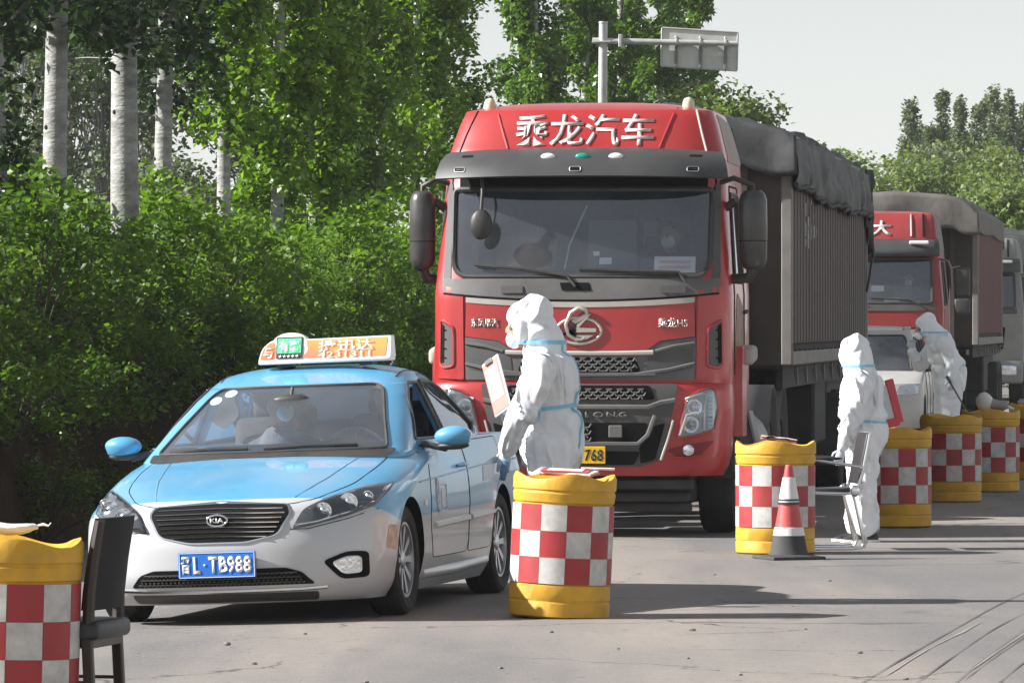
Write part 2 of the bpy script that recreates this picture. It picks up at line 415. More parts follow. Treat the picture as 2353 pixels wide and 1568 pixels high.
M_road = road_material()
M_soil = pm('dry_soil', (0.16, 0.115, 0.08), 0.95, var=0.35, vs=1.5, bump=0.8, bs=9, spec=0.1)
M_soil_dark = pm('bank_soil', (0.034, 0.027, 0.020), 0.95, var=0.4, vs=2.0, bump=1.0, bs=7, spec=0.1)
M_grass = pm('verge_ground', (0.075, 0.085, 0.035), 0.95, var=0.4, vs=0.8, bump=0.8, bs=6, spec=0.1)
# the great sheet of ground
b = MB(); b.add([(-900, -60, -0.35), (900, -60, -0.35), (900, 1500, -0.35), (-900, 1500, -0.35)], [(0, 1, 2, 3)])
struct(b.build('ground', M_grass, smooth=0))
# the road: one sheet with its cross-fall
b = MB(); us = [FOOT - 0.6, FOOT, -8, -7, -6, -5, U0, -3, 0, 6, 12, 20]; ss = [-20, 0, 10, 20, 25, 30, 35, 40, 45, 50, 60, 80, 110, 160, 250, 400, 700]
V = [rw(s, u) for s in ss for u in us]; n = len(us)
b.add(V, [(i * n + k, i * n + k + 1, (i + 1) * n + k + 1, (i + 1) * n + k) for i in range(len(ss) - 1) for k in range(n - 1)])
struct(b.build('road', M_road, smooth=180))
# dusty shoulder strip between asphalt and bank
b = MB(); pts = []
ss2 = [15 + i * 0.6 for i in range(130)]
for s in ss2:
    wob = 0.25 * noise.noise((s * 0.5, 3, 0)) + 0.12 * noise.noise((s * 1.7, 9, 0))
    pts.append((rw(s, FOOT - 0.5, road_z(FOOT) + 0.006), rw(s, FOOT + 0.25 + wob, road_z(FOOT + 0.3) + 0.006)))
for (a, c), (e, f) in zip(pts, pts[1:]): b.add([a, c, f, e], [(0, 1, 2, 3)])
struct(b.build('shoulder', M_soil, smooth=180))
# earth bank: steep cut, then level ground under the trees
b = MB(); prof = [(0.0, 0.0), (-0.10, 0.20), (-0.20, 0.55), (-0.32, 0.95), (-0.48, 1.32), (-0.85, 1.55), (-1.8, 1.66), (-4, 1.7), (-10, 1.5), (-30, 1.1), (-120, 0.8)]
ss3 = [10 + i * 0.45 for i in range(190)] + [100 + i * 6 for i in range(80)]
V = []
for s in ss3:
    for k, (du, z) in enumerate(prof):
        j = 0.0 if k == 0 else 1.0
        dn = noise.noise((s * 0.9, du * 2.0, z * 3.0)) * 0.13 * j + noise.noise((s * 3.1, du * 5, z * 7)) * 0.06 * j
        V.append(rw(s, FOOT + du + dn * (1 if k < 5 else 0.3), road_z(FOOT) - 0.01 + z + dn * 0.6))
n = len(prof)
b.add(V, [(i * n + k, i * n + k + 1, (i + 1) * n + k + 1, (i + 1) * n + k) for i in range(len(ss3) - 1) for k in range(n - 1)])
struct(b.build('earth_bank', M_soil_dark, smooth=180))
# curved tyre tracks in the foreground
M_mark = pm('tyre_rubber_mark', (0.135, 0.126, 0.12), 0.9, var=0.3, vs=20, spec=0.1)
M_dustmark = pm('pale_dust_mark', (0.27, 0.25, 0.235), 0.95, var=0.2, vs=15, spec=0.1)
def mark(name, pix, wd, mat, zoff, seed):
    P = [gp(*p) for p in pix]; b = MB(); L = []
    for i in range(len(P) - 1):
        for k in range(14):
            t = k / 14
            p0, p1, p2, p3 = P[max(i - 1, 0)], P[i], P[i + 1], P[min(i + 2, len(P) - 1)]
            L.append(0.5 * ((2 * p1) + (p2 - p0) * t + (2 * p0 - 5 * p1 + 4 * p2 - p3) * t * t + (3 * p1 - p0 - 3 * p2 + p3) * t ** 3))
    V = []
    for i, p in enumerate(L):
        t = (L[min(i + 1, len(L) - 1)] - L[max(i - 1, 0)]).normalized(); nn = Vector((t.y, -t.x, 0))
        hw = wd * 0.75 * (0.2 + 0.8 * abs(noise.noise((i * 0.16, seed, 0)) + 0.35)) * min(1, i / 6, (len(L) - 1 - i) / 6 + 0.01)
        V += [p + nn * hw + Vector((0, 0, zoff)), p - nn * hw + Vector((0, 0, zoff))]
    b.add(V, [(2 * i, 2 * i + 1, 2 * i + 3, 2 * i + 2) for i in range(len(L) - 1)])
    o = b.build(name, mat, smooth=180); struct(o); return o
mark('tyre_track', [(1930, 1600), (2060, 1520), (2200, 1440), (2300, 1385), (2400, 1340)], 0.012, M_mark, 0.004, 1)
mark('tyre_track', [(2090, 1580), (2200, 1500), (2290, 1440), (2400, 1385)], 0.010, M_mark, 0.004, 2)
mark('tyre_track', [(2210, 1565), (2290, 1505), (2400, 1432)], 0.009, M_mark, 0.004, 3)
mark('tyre_track', [(2270, 1590), (2340, 1530), (2400, 1488)], 0.010, M_mark, 0.004, 4)
mark('tyre_track', [(2150, 1610), (2240, 1530), (2330, 1462), (2410, 1412)], 0.006, M_mark, 0.004, 6)
mark('dust_track', [(2030, 1555), (2130, 1492), (2210, 1452), (2260, 1425)], 0.016, M_dustmark, 0.003, 5)
mark('dust_track', [(2230, 1540), (2300, 1490), (2400, 1425)], 0.014, M_dustmark, 0.003, 7)
# a few stones and scraps on the asphalt
M_stone = pm('pale_pebble', (0.17, 0.15, 0.135), 0.9, var=0.5, vs=30)
for i, (px, py, r) in enumerate([(522, 1480, .018), (1266, 1452, .013), (1640, 1320, .012), (1905, 1334, .012), (1150, 1535, .012), (840, 1568, .014), (1975, 1500, .014), (1580, 1512, .009), (1590, 1448, .016), (1700, 1550, .01), (585, 1525, .012), (2080, 1560, .012), (1850, 1445, .009), (1420, 1490, .008), (700, 1455, .01)]):
    p = gp(px, py); bb = MB(); bb.ellipsoid((0, 0, 0), (r * 1.2, r, r * 0.6), 7, 5)
    bb.v = [tuple(Vector(v) * (1 + 0.3 * noise.noise(Vector(v) * 60 + Vector((i, 0, 0))))) for v in bb.v]
    o = bb.build('pebble', M_stone, smooth=30); o.location = p + Vector((0, 0, r * 0.35))
    tag(o, 'small pebble lying loose on the dusty asphalt', 'pebble', 'pebbles scattered on the road')
# ================================================================== vegetation
M_bark = pm('white_poplar_bark', (0.50, 0.50, 0.47), 0.9, var=0.28, vs=2.5, bump=0.8, bs=14, dust=0.85, dcol=(0.11, 0.105, 0.095), ds=4.5, spec=0.15, stretch=(1, 1, 2.6))
M_bark_dark = pm('dark_twig_bark', (0.10, 0.085, 0.07), 0.9, var=0.3, vs=6, bump=0.4, spec=0.15)
M_bark_grey = pm('haze_greyed_bark', (0.24, 0.24, 0.23), 0.9, var=0.2, vs=5, spec=0.15)  # bark paled so the far trees carry haze in their colour
M_bark_knot = pm('bark_knot', (0.06, 0.055, 0.05), 0.95, spec=0.1)
M_leaf_pop = leaf_mat('poplar_leaf', (0.032, 0.075, 0.011), (0.140, 0.245, 0.027), 0.42, 0.35, 0.5)
M_leaf_dark = leaf_mat('shade_darkened_leaf', (0.010, 0.026, 0.007), (0.040, 0.085, 0.016), 0.22, 0.35, 0.5)  # darker poplar leaf: the shade of the left crowns is in the colour
M_leaf_pop2 = leaf_mat('poplar_leaf_fresh', (0.055, 0.115, 0.012), (0.205, 0.330, 0.032), 0.48, 0.35, 0.5)
M_leaf_shrub = leaf_mat('shrub_leaf', (0.034, 0.072, 0.012), (0.130, 0.240, 0.028), 0.42, 0.45, 0.35)
M_leaf_shrub2 = leaf_mat('young_shrub_leaf', (0.055, 0.115, 0.015), (0.185, 0.300, 0.036), 0.46, 0.45, 0.35)
M_leaf_far = leaf_mat('hazed_leaf', (0.085, 0.110, 0.070), (0.170, 0.205, 0.120), 0.30, 0.5, 0.3)  # grey-green leaf colour lightened to imitate distance haze
M_leaf_far2 = leaf_mat('hazed_green_leaf', (0.085, 0.125, 0.040), (0.19, 0.255, 0.075), 0.30, 0.5, 0.3)  # greener far leaf, also paled in colour for the haze
def leaves_mesh(name, P, size, droop=0.3, up=None, aspect=0.75, tilt=1.0, seed=0):
    """P: (n,3) leaf positions, size: (n,) leaf lengths. each leaf is a folded diamond of two triangles pairs"""
    g = np.random.default_rng(seed); n = len(P)
    az = g.uniform(0, 2 * np.pi, n); el = g.normal(-droop, 0.5 * tilt, n)
    ax = np.stack([np.cos(az) * np.cos(el), np.sin(az) * np.cos(el), np.sin(el)], 1)           # along the leaf
    roll = g.normal(0, 0.7 * tilt, n)
    sd_ = np.stack([-np.sin(az), np.cos(az), np.zeros(n)], 1); nn = np.cross(ax, sd_)
    s2 = sd_ * np.cos(roll)[:, None] + nn * np.sin(roll)[:, None]; n2 = np.cross(ax, s2)
    L = size[:, None]; W = L * aspect * 0.5
    fold = 0.18
    V = np.stack([P, P + ax * L * 0.42 + s2 * W + n2 * W * fold, P + ax * L, P + ax * L * 0.42 - s2 * W + n2 * W * fold], 1).reshape(-1, 3)
    i = np.arange(n) * 4
    F = np.stack([i, i + 1, i + 2, i, i + 2, i + 3], 1).reshape(-1)
    me = bpy.data.meshes.new(name)
    me.vertices.add(n * 4); me.vertices.foreach_set('co', V.astype(np.float32).ravel())
    me.loops.add(n * 6); me.loops.foreach_set('vertex_index', F.astype(np.int32))
    me.polygons.add(n * 2); me.polygons.foreach_set('loop_start', (np.arange(n * 2) * 3).astype(np.int32)); me.polygons.foreach_set('loop_total', np.full(n * 2, 3, np.int32))
    me.update(); me.validate()
    return me
def clump_points(g, centers, radii, per, flat=0.8):
    out = []
    for c, r, k in zip(centers, radii, per):
        d = g.normal(size=(k, 3)); d /= np.linalg.norm(d, axis=1)[:, None]
        out.append(np.asarray(c) + d * (r * g.uniform(0.25, 1.0, k) ** 0.6)[:, None] * np.array([1, 1, flat]))
    return np.concatenate(out)
BZ = road_z(FOOT) + 1.0          # where the trunks are rooted
TOPZ = road_z(FOOT) + 1.6       # top of the bank
def trunk_path(h, lean, bend, seed):
    return [(lean[0] * t * h + bend * math.sin(t * 3.0 + seed) * 0.5, lean[1] * t * h + bend * math.cos(t * 2.3 + seed) * 0.3, t * h) for t in [i / 14 for i in range(15)]]
def poplar(label, px, Y, dia, h, lean=(0, 0), crown_from=3.0, crown_r=0.9, n=5200, bend=0.1, seed=1, leaf=0.105, shoots=(), dark=True, mat=None, trunk=True, z0=None, density_top=1.0, fork=None, name='poplar_tree', group='white-barked poplars on the bank'):
    g = np.random.default_rng(seed); x = at(px, Y)
    t = empty(name, (x, Y, BZ - 0.1 if z0 is None else z0)); tag(t, label, 'tree', group)
    P = trunk_path(h, lean, bend, seed)
    b = MB(); rr = [dia / 2 * (1.12 - 0.75 * i / 14) * (1 + 0.05 * noise.noise((i, seed, 0))) for i in range(15)]
    rr[0] *= 1.25
    b.tube(P, rr, 12)
    o = b.build('trunk', M_bark, t, 60)
    # knots and branch scars
    for k in range(4):
        i = 1 + int(g.integers(0, 9)); f = g.uniform(0, 1); p = Vector(P[i]).lerp(Vector(P[i + 1]), f); r = rr[i] * (1 - f) + rr[i + 1] * f
        a = g.uniform(math.pi * 1.1, math.pi * 1.9); kb = MB()
        kb.ellipsoid(p + Vector((math.cos(a), math.sin(a), 0)) * r * 0.96, (0.02, 0.02, 0.024), 8, 6)
        kb.build('knot', M_bark_knot, o, 60)
    # limbs
    cen = []; rad = []; bb = MB()
    nl = int(34 * density_top)
    if fork:
        fp = [Vector(P[fork[0]]) + Vector((fork[1] * k * 0.35, 0.05 * k, k * 0.75)) for k in range(6)]
        bb.tube(fp, [dia * 0.3 * (1 - 0.12 * k) for k in range(6)], 8)
    for k in range(nl):
        z = crown_from + (h - crown_from - 0.2) * (k + g.uniform(0, 1)) / nl
        i = min(13, int(z / h * 14)); base = Vector(P[i]).lerp(Vector(P[i + 1]), z / h * 14 - i)
        a = g.uniform(0, 2 * math.pi); L = crown_r * g.uniform(0.5, 1.0) * (1.0 - 0.55 * max(0, (z - crown_from) / (h - crown_from)) ** 2)
        tip = base + Vector((math.cos(a) * L, math.sin(a) * L, L * g.uniform(0.9, 1.7)))
        mid = base.lerp(tip, 0.5) + Vector((math.cos(a) * L * 0.12, math.sin(a) * L * 0.12, -0.05))
        bb.tube([base, mid, tip], [0.022, 0.014, 0.005], 5)
        for f in (0.45, 0.78, 1.0):
            cen.append(base.lerp(tip, f)); rad.append(0.235 * g.uniform(0.65, 1.35))
    for (z0_, z1_, r_, cnt) in shoots:       # leafy shoots that clothe the trunk
        for k in range(cnt):
            z = g.uniform(z0_, z1_); i = min(13, int(z / h * 14)); base = Vector(P[i]).lerp(Vector(P[i + 1]), z / h * 14 - i)
            a = g.uniform(0, 2 * math.pi); rr_ = r_ * g.uniform(0.35, 1)
            cen.append(base + Vector((math.cos(a) * rr_, math.sin(a) * rr_, 0))); rad.append(g.uniform(0.14, 0.27))
            bb.tube([base, base + Vector((math.cos(a) * rr_ * 0.5, math.sin(a) * rr_ * 0.5, 0.02)), cen[-1]], [0.010, 0.007, 0.004], 4)
    bb.build('branches', M_bark_dark if not fork else M_bark, t, 60)['kind'] = 'stuff'
    per = np.maximum(6, (np.array(rad) ** 2 / np.sum(np.array(rad) ** 2) * n)).astype(int)
    PP = clump_points(g, [tuple(c) for c in cen], rad, per, 1.15)
    me = leaves_mesh('crown', PP, leaf * g.uniform(0.7, 1.2, len(PP)), 0.45, seed=seed)
    link('crown', me, mat or M_leaf_pop, t, 0)
    return t
# row on top of the bank, left to right in the picture
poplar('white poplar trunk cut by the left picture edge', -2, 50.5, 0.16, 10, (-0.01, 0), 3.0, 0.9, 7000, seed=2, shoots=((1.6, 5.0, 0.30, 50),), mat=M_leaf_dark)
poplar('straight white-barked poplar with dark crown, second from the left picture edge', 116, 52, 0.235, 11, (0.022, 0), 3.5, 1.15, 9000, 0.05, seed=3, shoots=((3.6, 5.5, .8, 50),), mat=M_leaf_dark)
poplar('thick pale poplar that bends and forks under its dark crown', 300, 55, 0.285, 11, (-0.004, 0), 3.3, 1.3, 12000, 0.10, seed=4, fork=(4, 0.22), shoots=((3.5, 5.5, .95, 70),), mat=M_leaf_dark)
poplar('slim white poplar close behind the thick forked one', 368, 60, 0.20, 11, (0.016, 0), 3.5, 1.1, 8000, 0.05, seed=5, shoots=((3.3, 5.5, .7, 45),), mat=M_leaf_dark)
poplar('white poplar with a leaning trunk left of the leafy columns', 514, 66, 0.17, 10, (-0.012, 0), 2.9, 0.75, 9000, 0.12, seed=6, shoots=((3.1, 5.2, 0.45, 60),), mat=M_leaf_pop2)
poplar('leafy poplar clothed in fresh shoots, first of the leafy columns', 622, 68.5, 0.17, 11, (0.012, 0), 2.3, 0.8, 15000, 0.1, seed=7, shoots=((1.5, 6.0, 0.5, 130),), mat=M_leaf_pop2)
poplar('leafy poplar with a pale split trunk showing below its leaves', 716, 70.4, 0.20, 11, (0.008, 0), 2.5, 0.9, 16000, 0.1, seed=8, shoots=((1.9, 6.5, 0.52, 140),), mat=M_leaf_pop2)
poplar('leafy poplar column left of the thin bare trunk', 800, 77, 0.16, 11, (0.0, 0), 2.4, 0.9, 14000, 0.1, seed=9, shoots=((2.0, 6.5, 0.52, 120),))
poplar('poplar with a thin bare white trunk just left of the truck mirror', 876, 82, 0.155, 11, (0.004, 0), 2.6, 0.9, 15000, 0.06, seed=10, shoots=((2.6, 6.5, 0.5, 110),), mat=M_leaf_pop2)
poplar('leafy poplar rising behind the truck mirror', 955, 87, 0.15, 11, (0.004, 0), 2.6, 0.9, 13000, 0.06, seed=11, shoots=((2.6, 7, 0.5, 90),), mat=M_leaf_pop2)
poplar('last leafy poplar of the near row, beside the bright sky gap', 1018, 92, 0.15, 11, (-0.004, 0), 2.2, 0.75, 12000, 0.06, seed=12, shoots=((1.5, 6.8, 0.5, 90),))
# middle distance, behind the first truck
poplar('tall dark poplar left of the sign post', 1232, 112, 0.22, 13, (-0.012, 0), 2.5, 1.2, 20000, 0.1, seed=13, leaf=0.12, shoots=((2.5, 8, 0.6, 80),), group='poplars behind the first truck')
poplar('tall dark poplar right behind the sign post', 1330, 118, 0.22, 13, (0.02, 0), 2.5, 1.3, 22000, 0.1, seed=14, leaf=0.12, shoots=((2.5, 8, 0.6, 80),), group='poplars behind the first truck')
poplar('tall dark poplar behind the arm of the road sign', 1430, 124, 0.22, 13, (0.0, 0), 2.5, 1.4, 24000, 0.1, seed=15, leaf=0.12, shoots=((2.5, 8, 0.6, 80),), group='poplars behind the first truck')
poplar('tall dark poplar behind the back of the road sign', 1520, 130, 0.22, 13, (0.0, 0), 2.5, 1.3, 22000, 0.1, seed=16, leaf=0.12, shoots=((2.5, 8, 0.6, 80),), group='poplars behind the first truck')
poplar('tall dark poplar whose crown ends right of the road sign', 1600, 136, 0.22, 13, (0.0, 0), 5.0, 1.2, 14000, 0.1, seed=17, leaf=0.13, group='poplars behind the first truck')
def bushy(name, label, px, Y, h, rx, n, leaf, mat, seed, z0=0.6, trunk_d=0.18, group=None, lob=26, flat=0.9, low=0.25, cat='tree', spire=False, bark=None):
    g = np.random.default_rng(seed); t = empty(name, (at(px, Y), Y, z0)); tag(t, label, cat, group)
    b = MB(); b.tube([(0, 0, 0), (0.05 * h * 0.2, 0, h * 0.35), (0, 0.03, h * 0.7)], [trunk_d / 2, trunk_d * 0.36, trunk_d * 0.15], 8)
    cen = []; rad = []
    for k in range(lob):
        zf = low + (0.97 - low) * g.uniform(0, 1); env = (1 - zf) ** 0.55 * 1.0 if spire else math.sqrt(max(0.04, 1 - ((zf - 0.5 - low * 0.4) / 0.55) ** 2))
        a = g.uniform(0, 2 * math.pi); r = rx * env * g.uniform(0.15, 0.85)
        c = Vector((math.cos(a) * r, math.sin(a) * r, zf * h)); cen.append(tuple(c)); rad.append(rx * g.uniform(0.22, 0.42) * (0.85 if spire else 1))
        b.tube([(0, 0, max(0.1, zf * h * 0.6)), c * 0.6 + Vector((0, 0, zf * h * 0.36)), c], [trunk_d * 0.2, trunk_d * 0.12, 0.008], 5)
    b.build('trunk', bark or M_bark_dark, t, 60)
    per = np.maximum(8, np.array(rad) ** 2 / np.sum(np.array(rad) ** 2) * n).astype(int)
    PP = clump_points(g, cen, rad, per, flat)
    link('crown', leaves_mesh('crown', PP, leaf * g.uniform(0.6, 1.25, len(PP)), 0.25, seed=seed), mat, t, 0)
    return t
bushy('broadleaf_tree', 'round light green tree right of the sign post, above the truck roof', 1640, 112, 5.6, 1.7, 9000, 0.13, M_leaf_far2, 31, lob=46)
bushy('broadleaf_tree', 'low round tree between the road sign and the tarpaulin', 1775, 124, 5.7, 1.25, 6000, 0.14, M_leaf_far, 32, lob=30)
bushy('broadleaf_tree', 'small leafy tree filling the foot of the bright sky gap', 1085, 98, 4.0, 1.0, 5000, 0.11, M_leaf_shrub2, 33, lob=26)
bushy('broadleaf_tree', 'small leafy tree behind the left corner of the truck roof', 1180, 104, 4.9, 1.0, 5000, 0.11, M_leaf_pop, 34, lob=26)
def spire(label, px, Y, h, seed):
    g = np.random.default_rng(seed); t = empty('poplar_tree', (at(px, Y), Y, 0.2)); tag(t, label, 'tree', 'far trees along the road')
    b = MB(); b.tube([(0, 0, 0), (.05, 0, h * .5), (0, 0, h * .97)], [.12, .07, .015], 6); b.build('trunk', M_bark_dark, t, 60)
    zz = g.uniform(.12, 1.0, 60) ** .85; cen = []; rad = []
    for zf in zz:
        env = (.25 + .75 * math.sin(math.pi * min(1, (1.02 - zf) * .9) ** .8)) * .50; a = g.uniform(0, 6.28); r = env * g.uniform(0, .8)
        cen.append((math.cos(a) * r, math.sin(a) * r, zf * h)); rad.append(.16 + .24 * env)
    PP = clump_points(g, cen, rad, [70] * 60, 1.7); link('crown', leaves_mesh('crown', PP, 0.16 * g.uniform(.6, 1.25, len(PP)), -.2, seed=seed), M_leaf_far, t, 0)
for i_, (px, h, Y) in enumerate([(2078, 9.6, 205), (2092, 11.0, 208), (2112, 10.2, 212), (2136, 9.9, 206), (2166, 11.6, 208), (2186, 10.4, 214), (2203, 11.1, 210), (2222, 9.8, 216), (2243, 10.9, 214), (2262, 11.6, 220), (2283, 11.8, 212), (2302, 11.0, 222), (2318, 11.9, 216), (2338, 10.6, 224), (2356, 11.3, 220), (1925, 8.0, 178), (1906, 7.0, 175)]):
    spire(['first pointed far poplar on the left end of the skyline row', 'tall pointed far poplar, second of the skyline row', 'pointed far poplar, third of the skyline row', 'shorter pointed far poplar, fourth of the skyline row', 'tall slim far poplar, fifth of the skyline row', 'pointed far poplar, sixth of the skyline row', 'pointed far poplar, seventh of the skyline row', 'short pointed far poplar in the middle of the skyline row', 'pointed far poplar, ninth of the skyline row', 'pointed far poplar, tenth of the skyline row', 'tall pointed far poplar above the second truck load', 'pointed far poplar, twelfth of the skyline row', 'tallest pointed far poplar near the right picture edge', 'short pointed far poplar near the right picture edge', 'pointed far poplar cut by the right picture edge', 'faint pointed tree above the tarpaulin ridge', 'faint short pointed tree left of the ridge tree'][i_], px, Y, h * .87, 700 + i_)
# far trees along the road, right of the picture
k = 0
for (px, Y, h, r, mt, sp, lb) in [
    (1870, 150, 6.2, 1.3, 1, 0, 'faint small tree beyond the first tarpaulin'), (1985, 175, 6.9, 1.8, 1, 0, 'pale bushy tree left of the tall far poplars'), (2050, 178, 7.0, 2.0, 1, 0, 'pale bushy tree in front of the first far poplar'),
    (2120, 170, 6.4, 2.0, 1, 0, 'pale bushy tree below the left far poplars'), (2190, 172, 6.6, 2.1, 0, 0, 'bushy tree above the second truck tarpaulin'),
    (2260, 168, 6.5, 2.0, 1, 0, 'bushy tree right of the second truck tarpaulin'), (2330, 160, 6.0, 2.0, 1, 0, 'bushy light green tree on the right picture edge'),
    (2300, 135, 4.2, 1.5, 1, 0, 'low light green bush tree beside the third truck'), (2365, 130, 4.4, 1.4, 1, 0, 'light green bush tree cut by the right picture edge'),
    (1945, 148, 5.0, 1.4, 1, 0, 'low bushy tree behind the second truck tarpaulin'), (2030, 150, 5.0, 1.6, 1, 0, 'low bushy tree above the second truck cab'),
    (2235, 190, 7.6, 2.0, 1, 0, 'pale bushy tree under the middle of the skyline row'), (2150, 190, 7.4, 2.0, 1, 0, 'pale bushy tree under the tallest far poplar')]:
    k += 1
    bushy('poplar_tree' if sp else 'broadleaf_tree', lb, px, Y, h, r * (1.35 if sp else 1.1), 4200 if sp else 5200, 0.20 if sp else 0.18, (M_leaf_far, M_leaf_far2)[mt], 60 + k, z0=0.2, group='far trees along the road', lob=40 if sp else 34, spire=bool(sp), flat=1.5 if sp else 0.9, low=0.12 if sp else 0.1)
# far trees seen between the left trunks, haze mixed into leaf and bark colours
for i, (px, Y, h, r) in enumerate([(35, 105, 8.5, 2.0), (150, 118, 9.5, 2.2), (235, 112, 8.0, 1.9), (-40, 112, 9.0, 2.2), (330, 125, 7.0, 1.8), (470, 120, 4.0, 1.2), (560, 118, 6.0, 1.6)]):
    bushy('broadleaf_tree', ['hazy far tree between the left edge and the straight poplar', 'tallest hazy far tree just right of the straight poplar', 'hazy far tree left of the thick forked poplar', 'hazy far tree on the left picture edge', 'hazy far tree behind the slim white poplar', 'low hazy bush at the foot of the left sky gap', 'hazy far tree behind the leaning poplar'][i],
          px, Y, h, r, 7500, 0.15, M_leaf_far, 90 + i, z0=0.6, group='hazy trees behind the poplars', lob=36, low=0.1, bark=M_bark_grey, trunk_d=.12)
# ------------------------------------------------------------------ shrubs on and over the bank (a few shapes, copied)
def shrub_proto(seed, h, r, n, leaf, mat, lob, dome=1.0):
    g = np.random.default_rng(seed); t = empty('shrub'); tag(t, 'leafy shrub in the dense green thicket on the bank', 'shrub', 'shrubs of the roadside thicket')
    b = MB(); cen = []; rad = []
    for k in range(lob):
        zf = g.uniform(0.12, 1.0); env = math.sqrt(max(0.05, 1 - (max(0, zf - 0.35) / 0.72) ** 2)); a = g.uniform(0, 2 * math.pi); rr = r * env * g.uniform(0.3, 0.95)
        c = Vector((math.cos(a) * rr, math.sin(a) * rr, zf * h)); cen.append(tuple(c)); rad.append(r * g.uniform(0.16, 0.34))
        b.tube([(c.x * 0.1, c.y * 0.1, 0), (c.x * 0.5, c.y * 0.5, c.z * 0.6), tuple(c)], [0.014, 0.010, 0.004], 4)
    b.build('stems', M_bark_dark, t, 60)
    per = np.maximum(8, np.array(rad) ** 2 / np.sum(np.array(rad) ** 2) * n).astype(int)
    PP = clump_points(g, cen, rad, per, 0.85)
    # sprigs standing out of the outline
    link('foliage', leaves_mesh('foliage', PP, leaf * g.uniform(0.6, 1.3, len(PP)), 0.1, seed=seed, aspect=0.6), mat, t, 0)
    return t
protos = [shrub_proto(201, 1.5, 0.95, 2600, 0.080, M_leaf_shrub, 30), shrub_proto(202, 1.25, 0.9, 2600, 0.070, M_leaf_shrub2, 28), shrub_proto(203, 1.75, 0.9, 2600, 0.092, M_leaf_shrub2, 30), shrub_proto(204, 1.2, 0.8, 1900, 0.070, M_leaf_pop, 26)]
used = [False] * 4
def put_shrub(i, s, u, z, sc_, rz, label=None):
    o = protos[i] if not used[i] else copy_tree(protos[i])
    used[i] = True
    p = rw(s, u, z); o.location = p; o.scale = (sc_, sc_, sc_ * rng.uniform(0.9, 1.12)); o.rotation_euler = (0, 0, rz)
    if label: o['label'] = label
s = 40.0
while s < 104:
    for row, (u, z, pick, sc0) in enumerate(((FOOT - 0.42, TOPZ - 0.75, (3, 3, 0), 0.85), (FOOT - 1.0, TOPZ - 0.25, (0, 1, 2), 0.95), (FOOT - 2.0, TOPZ - 0.1, (1, 2, 0), 1.0))):
        if row == 0 and rng.random() < 0.3: continue
        put_shrub(rng.choice(pick), s + rng.uniform(-0.4, 0.4), u + rng.uniform(-0.25, 0.25), z, sc0 * rng.uniform(0.82, 1.12), rng.uniform(0, 6.28))
    s += 1.25 if s < 75 else 1.9
for s, u, z, sc_ in [(44.6, FOOT - 0.1, 0.05, 0.75), (47.5, FOOT - 0.12, 0.1, 0.6), (50.2, FOOT - 0.15, 0.0, 0.6), (53.5, FOOT - 0.1, 0.0, 0.55)]:
    put_shrub(3, s, u, road_z(FOOT) + z, sc_, rng.uniform(0, 6), None)
# a young paper-mulberry shoot with large bright leaves and feathery weeds
g = np.random.default_rng(5)
t = empty('sapling', (at(560, 61), 61, TOPZ - .1)); tag(t, 'young sapling with large bright leaves standing out of the thicket', 'sapling')
b = MB(); tips = []
for k in range(9):
    a = g.uniform(0, 6.28); q = Vector((math.cos(a) * g.uniform(.2, .7), math.sin(a) * 0.4 - 0.4, g.uniform(0.7, 1.5))); tips.append(tuple(q)); b.tube([(0, 0, 0), q * 0.55 + Vector((0, 0, 0.2)), q], [0.015, 0.01, 0.004], 5)
b.build('stems', M_bark_dark, t, 60)
PP = clump_points(g, tips, [0.22] * 9, [22] * 9, 0.8); link('foliage', leaves_mesh('foliage', PP, 0.17 * g.uniform(0.7, 1.2, len(PP)), 0.3, seed=6, aspect=0.85), M_leaf_shrub2, t, 0)
for i, (px, Y, n, hgt) in enumerate([(700, 66, 70, 1.6), (790, 69, 80, 1.8), (860, 74, 70, 1.7), (930, 78, 60, 1.6), (745, 70, 60, 1.9)]):
    g = np.random.default_rng(40 + i); t = empty('weed_clump', (at(px, Y), Y, TOPZ - .3)); tag(t, ['feathery weed clump right of the bright sapling', 'tall feathery weeds below the leafy poplars', 'feathery weeds left of the truck mirror', 'feathery weeds just behind the truck mirror', 'tallest feathery weed clump in the thicket'][i], 'weed', 'feathery weeds on the bank')
    PP = []; b = MB()
    for k in range(n):
        a = g.uniform(0, 6.28); r = g.uniform(0, 0.6); base = Vector((math.cos(a) * r, math.sin(a) * r, 0)); hh = hgt * g.uniform(0.5, 1); tip = base + Vector((g.normal(0, .15), g.normal(0, .15), hh))
        b.tube([base, tip], [0.006, 0.002], 4)
        for f in np.linspace(0.3, 1, 18): PP.append(base.lerp(tip, f) + Vector(g.normal(0, 0.03, 3)))
    b.build('stems', M_leaf_shrub2, t, 0)
    PP = np.array(PP); link('foliage', leaves_mesh('foliage', PP, 0.075 * g.uniform(0.6, 1.2, len(PP)), -0.5, seed=i, aspect=0.28), M_leaf_shrub2, t, 0)
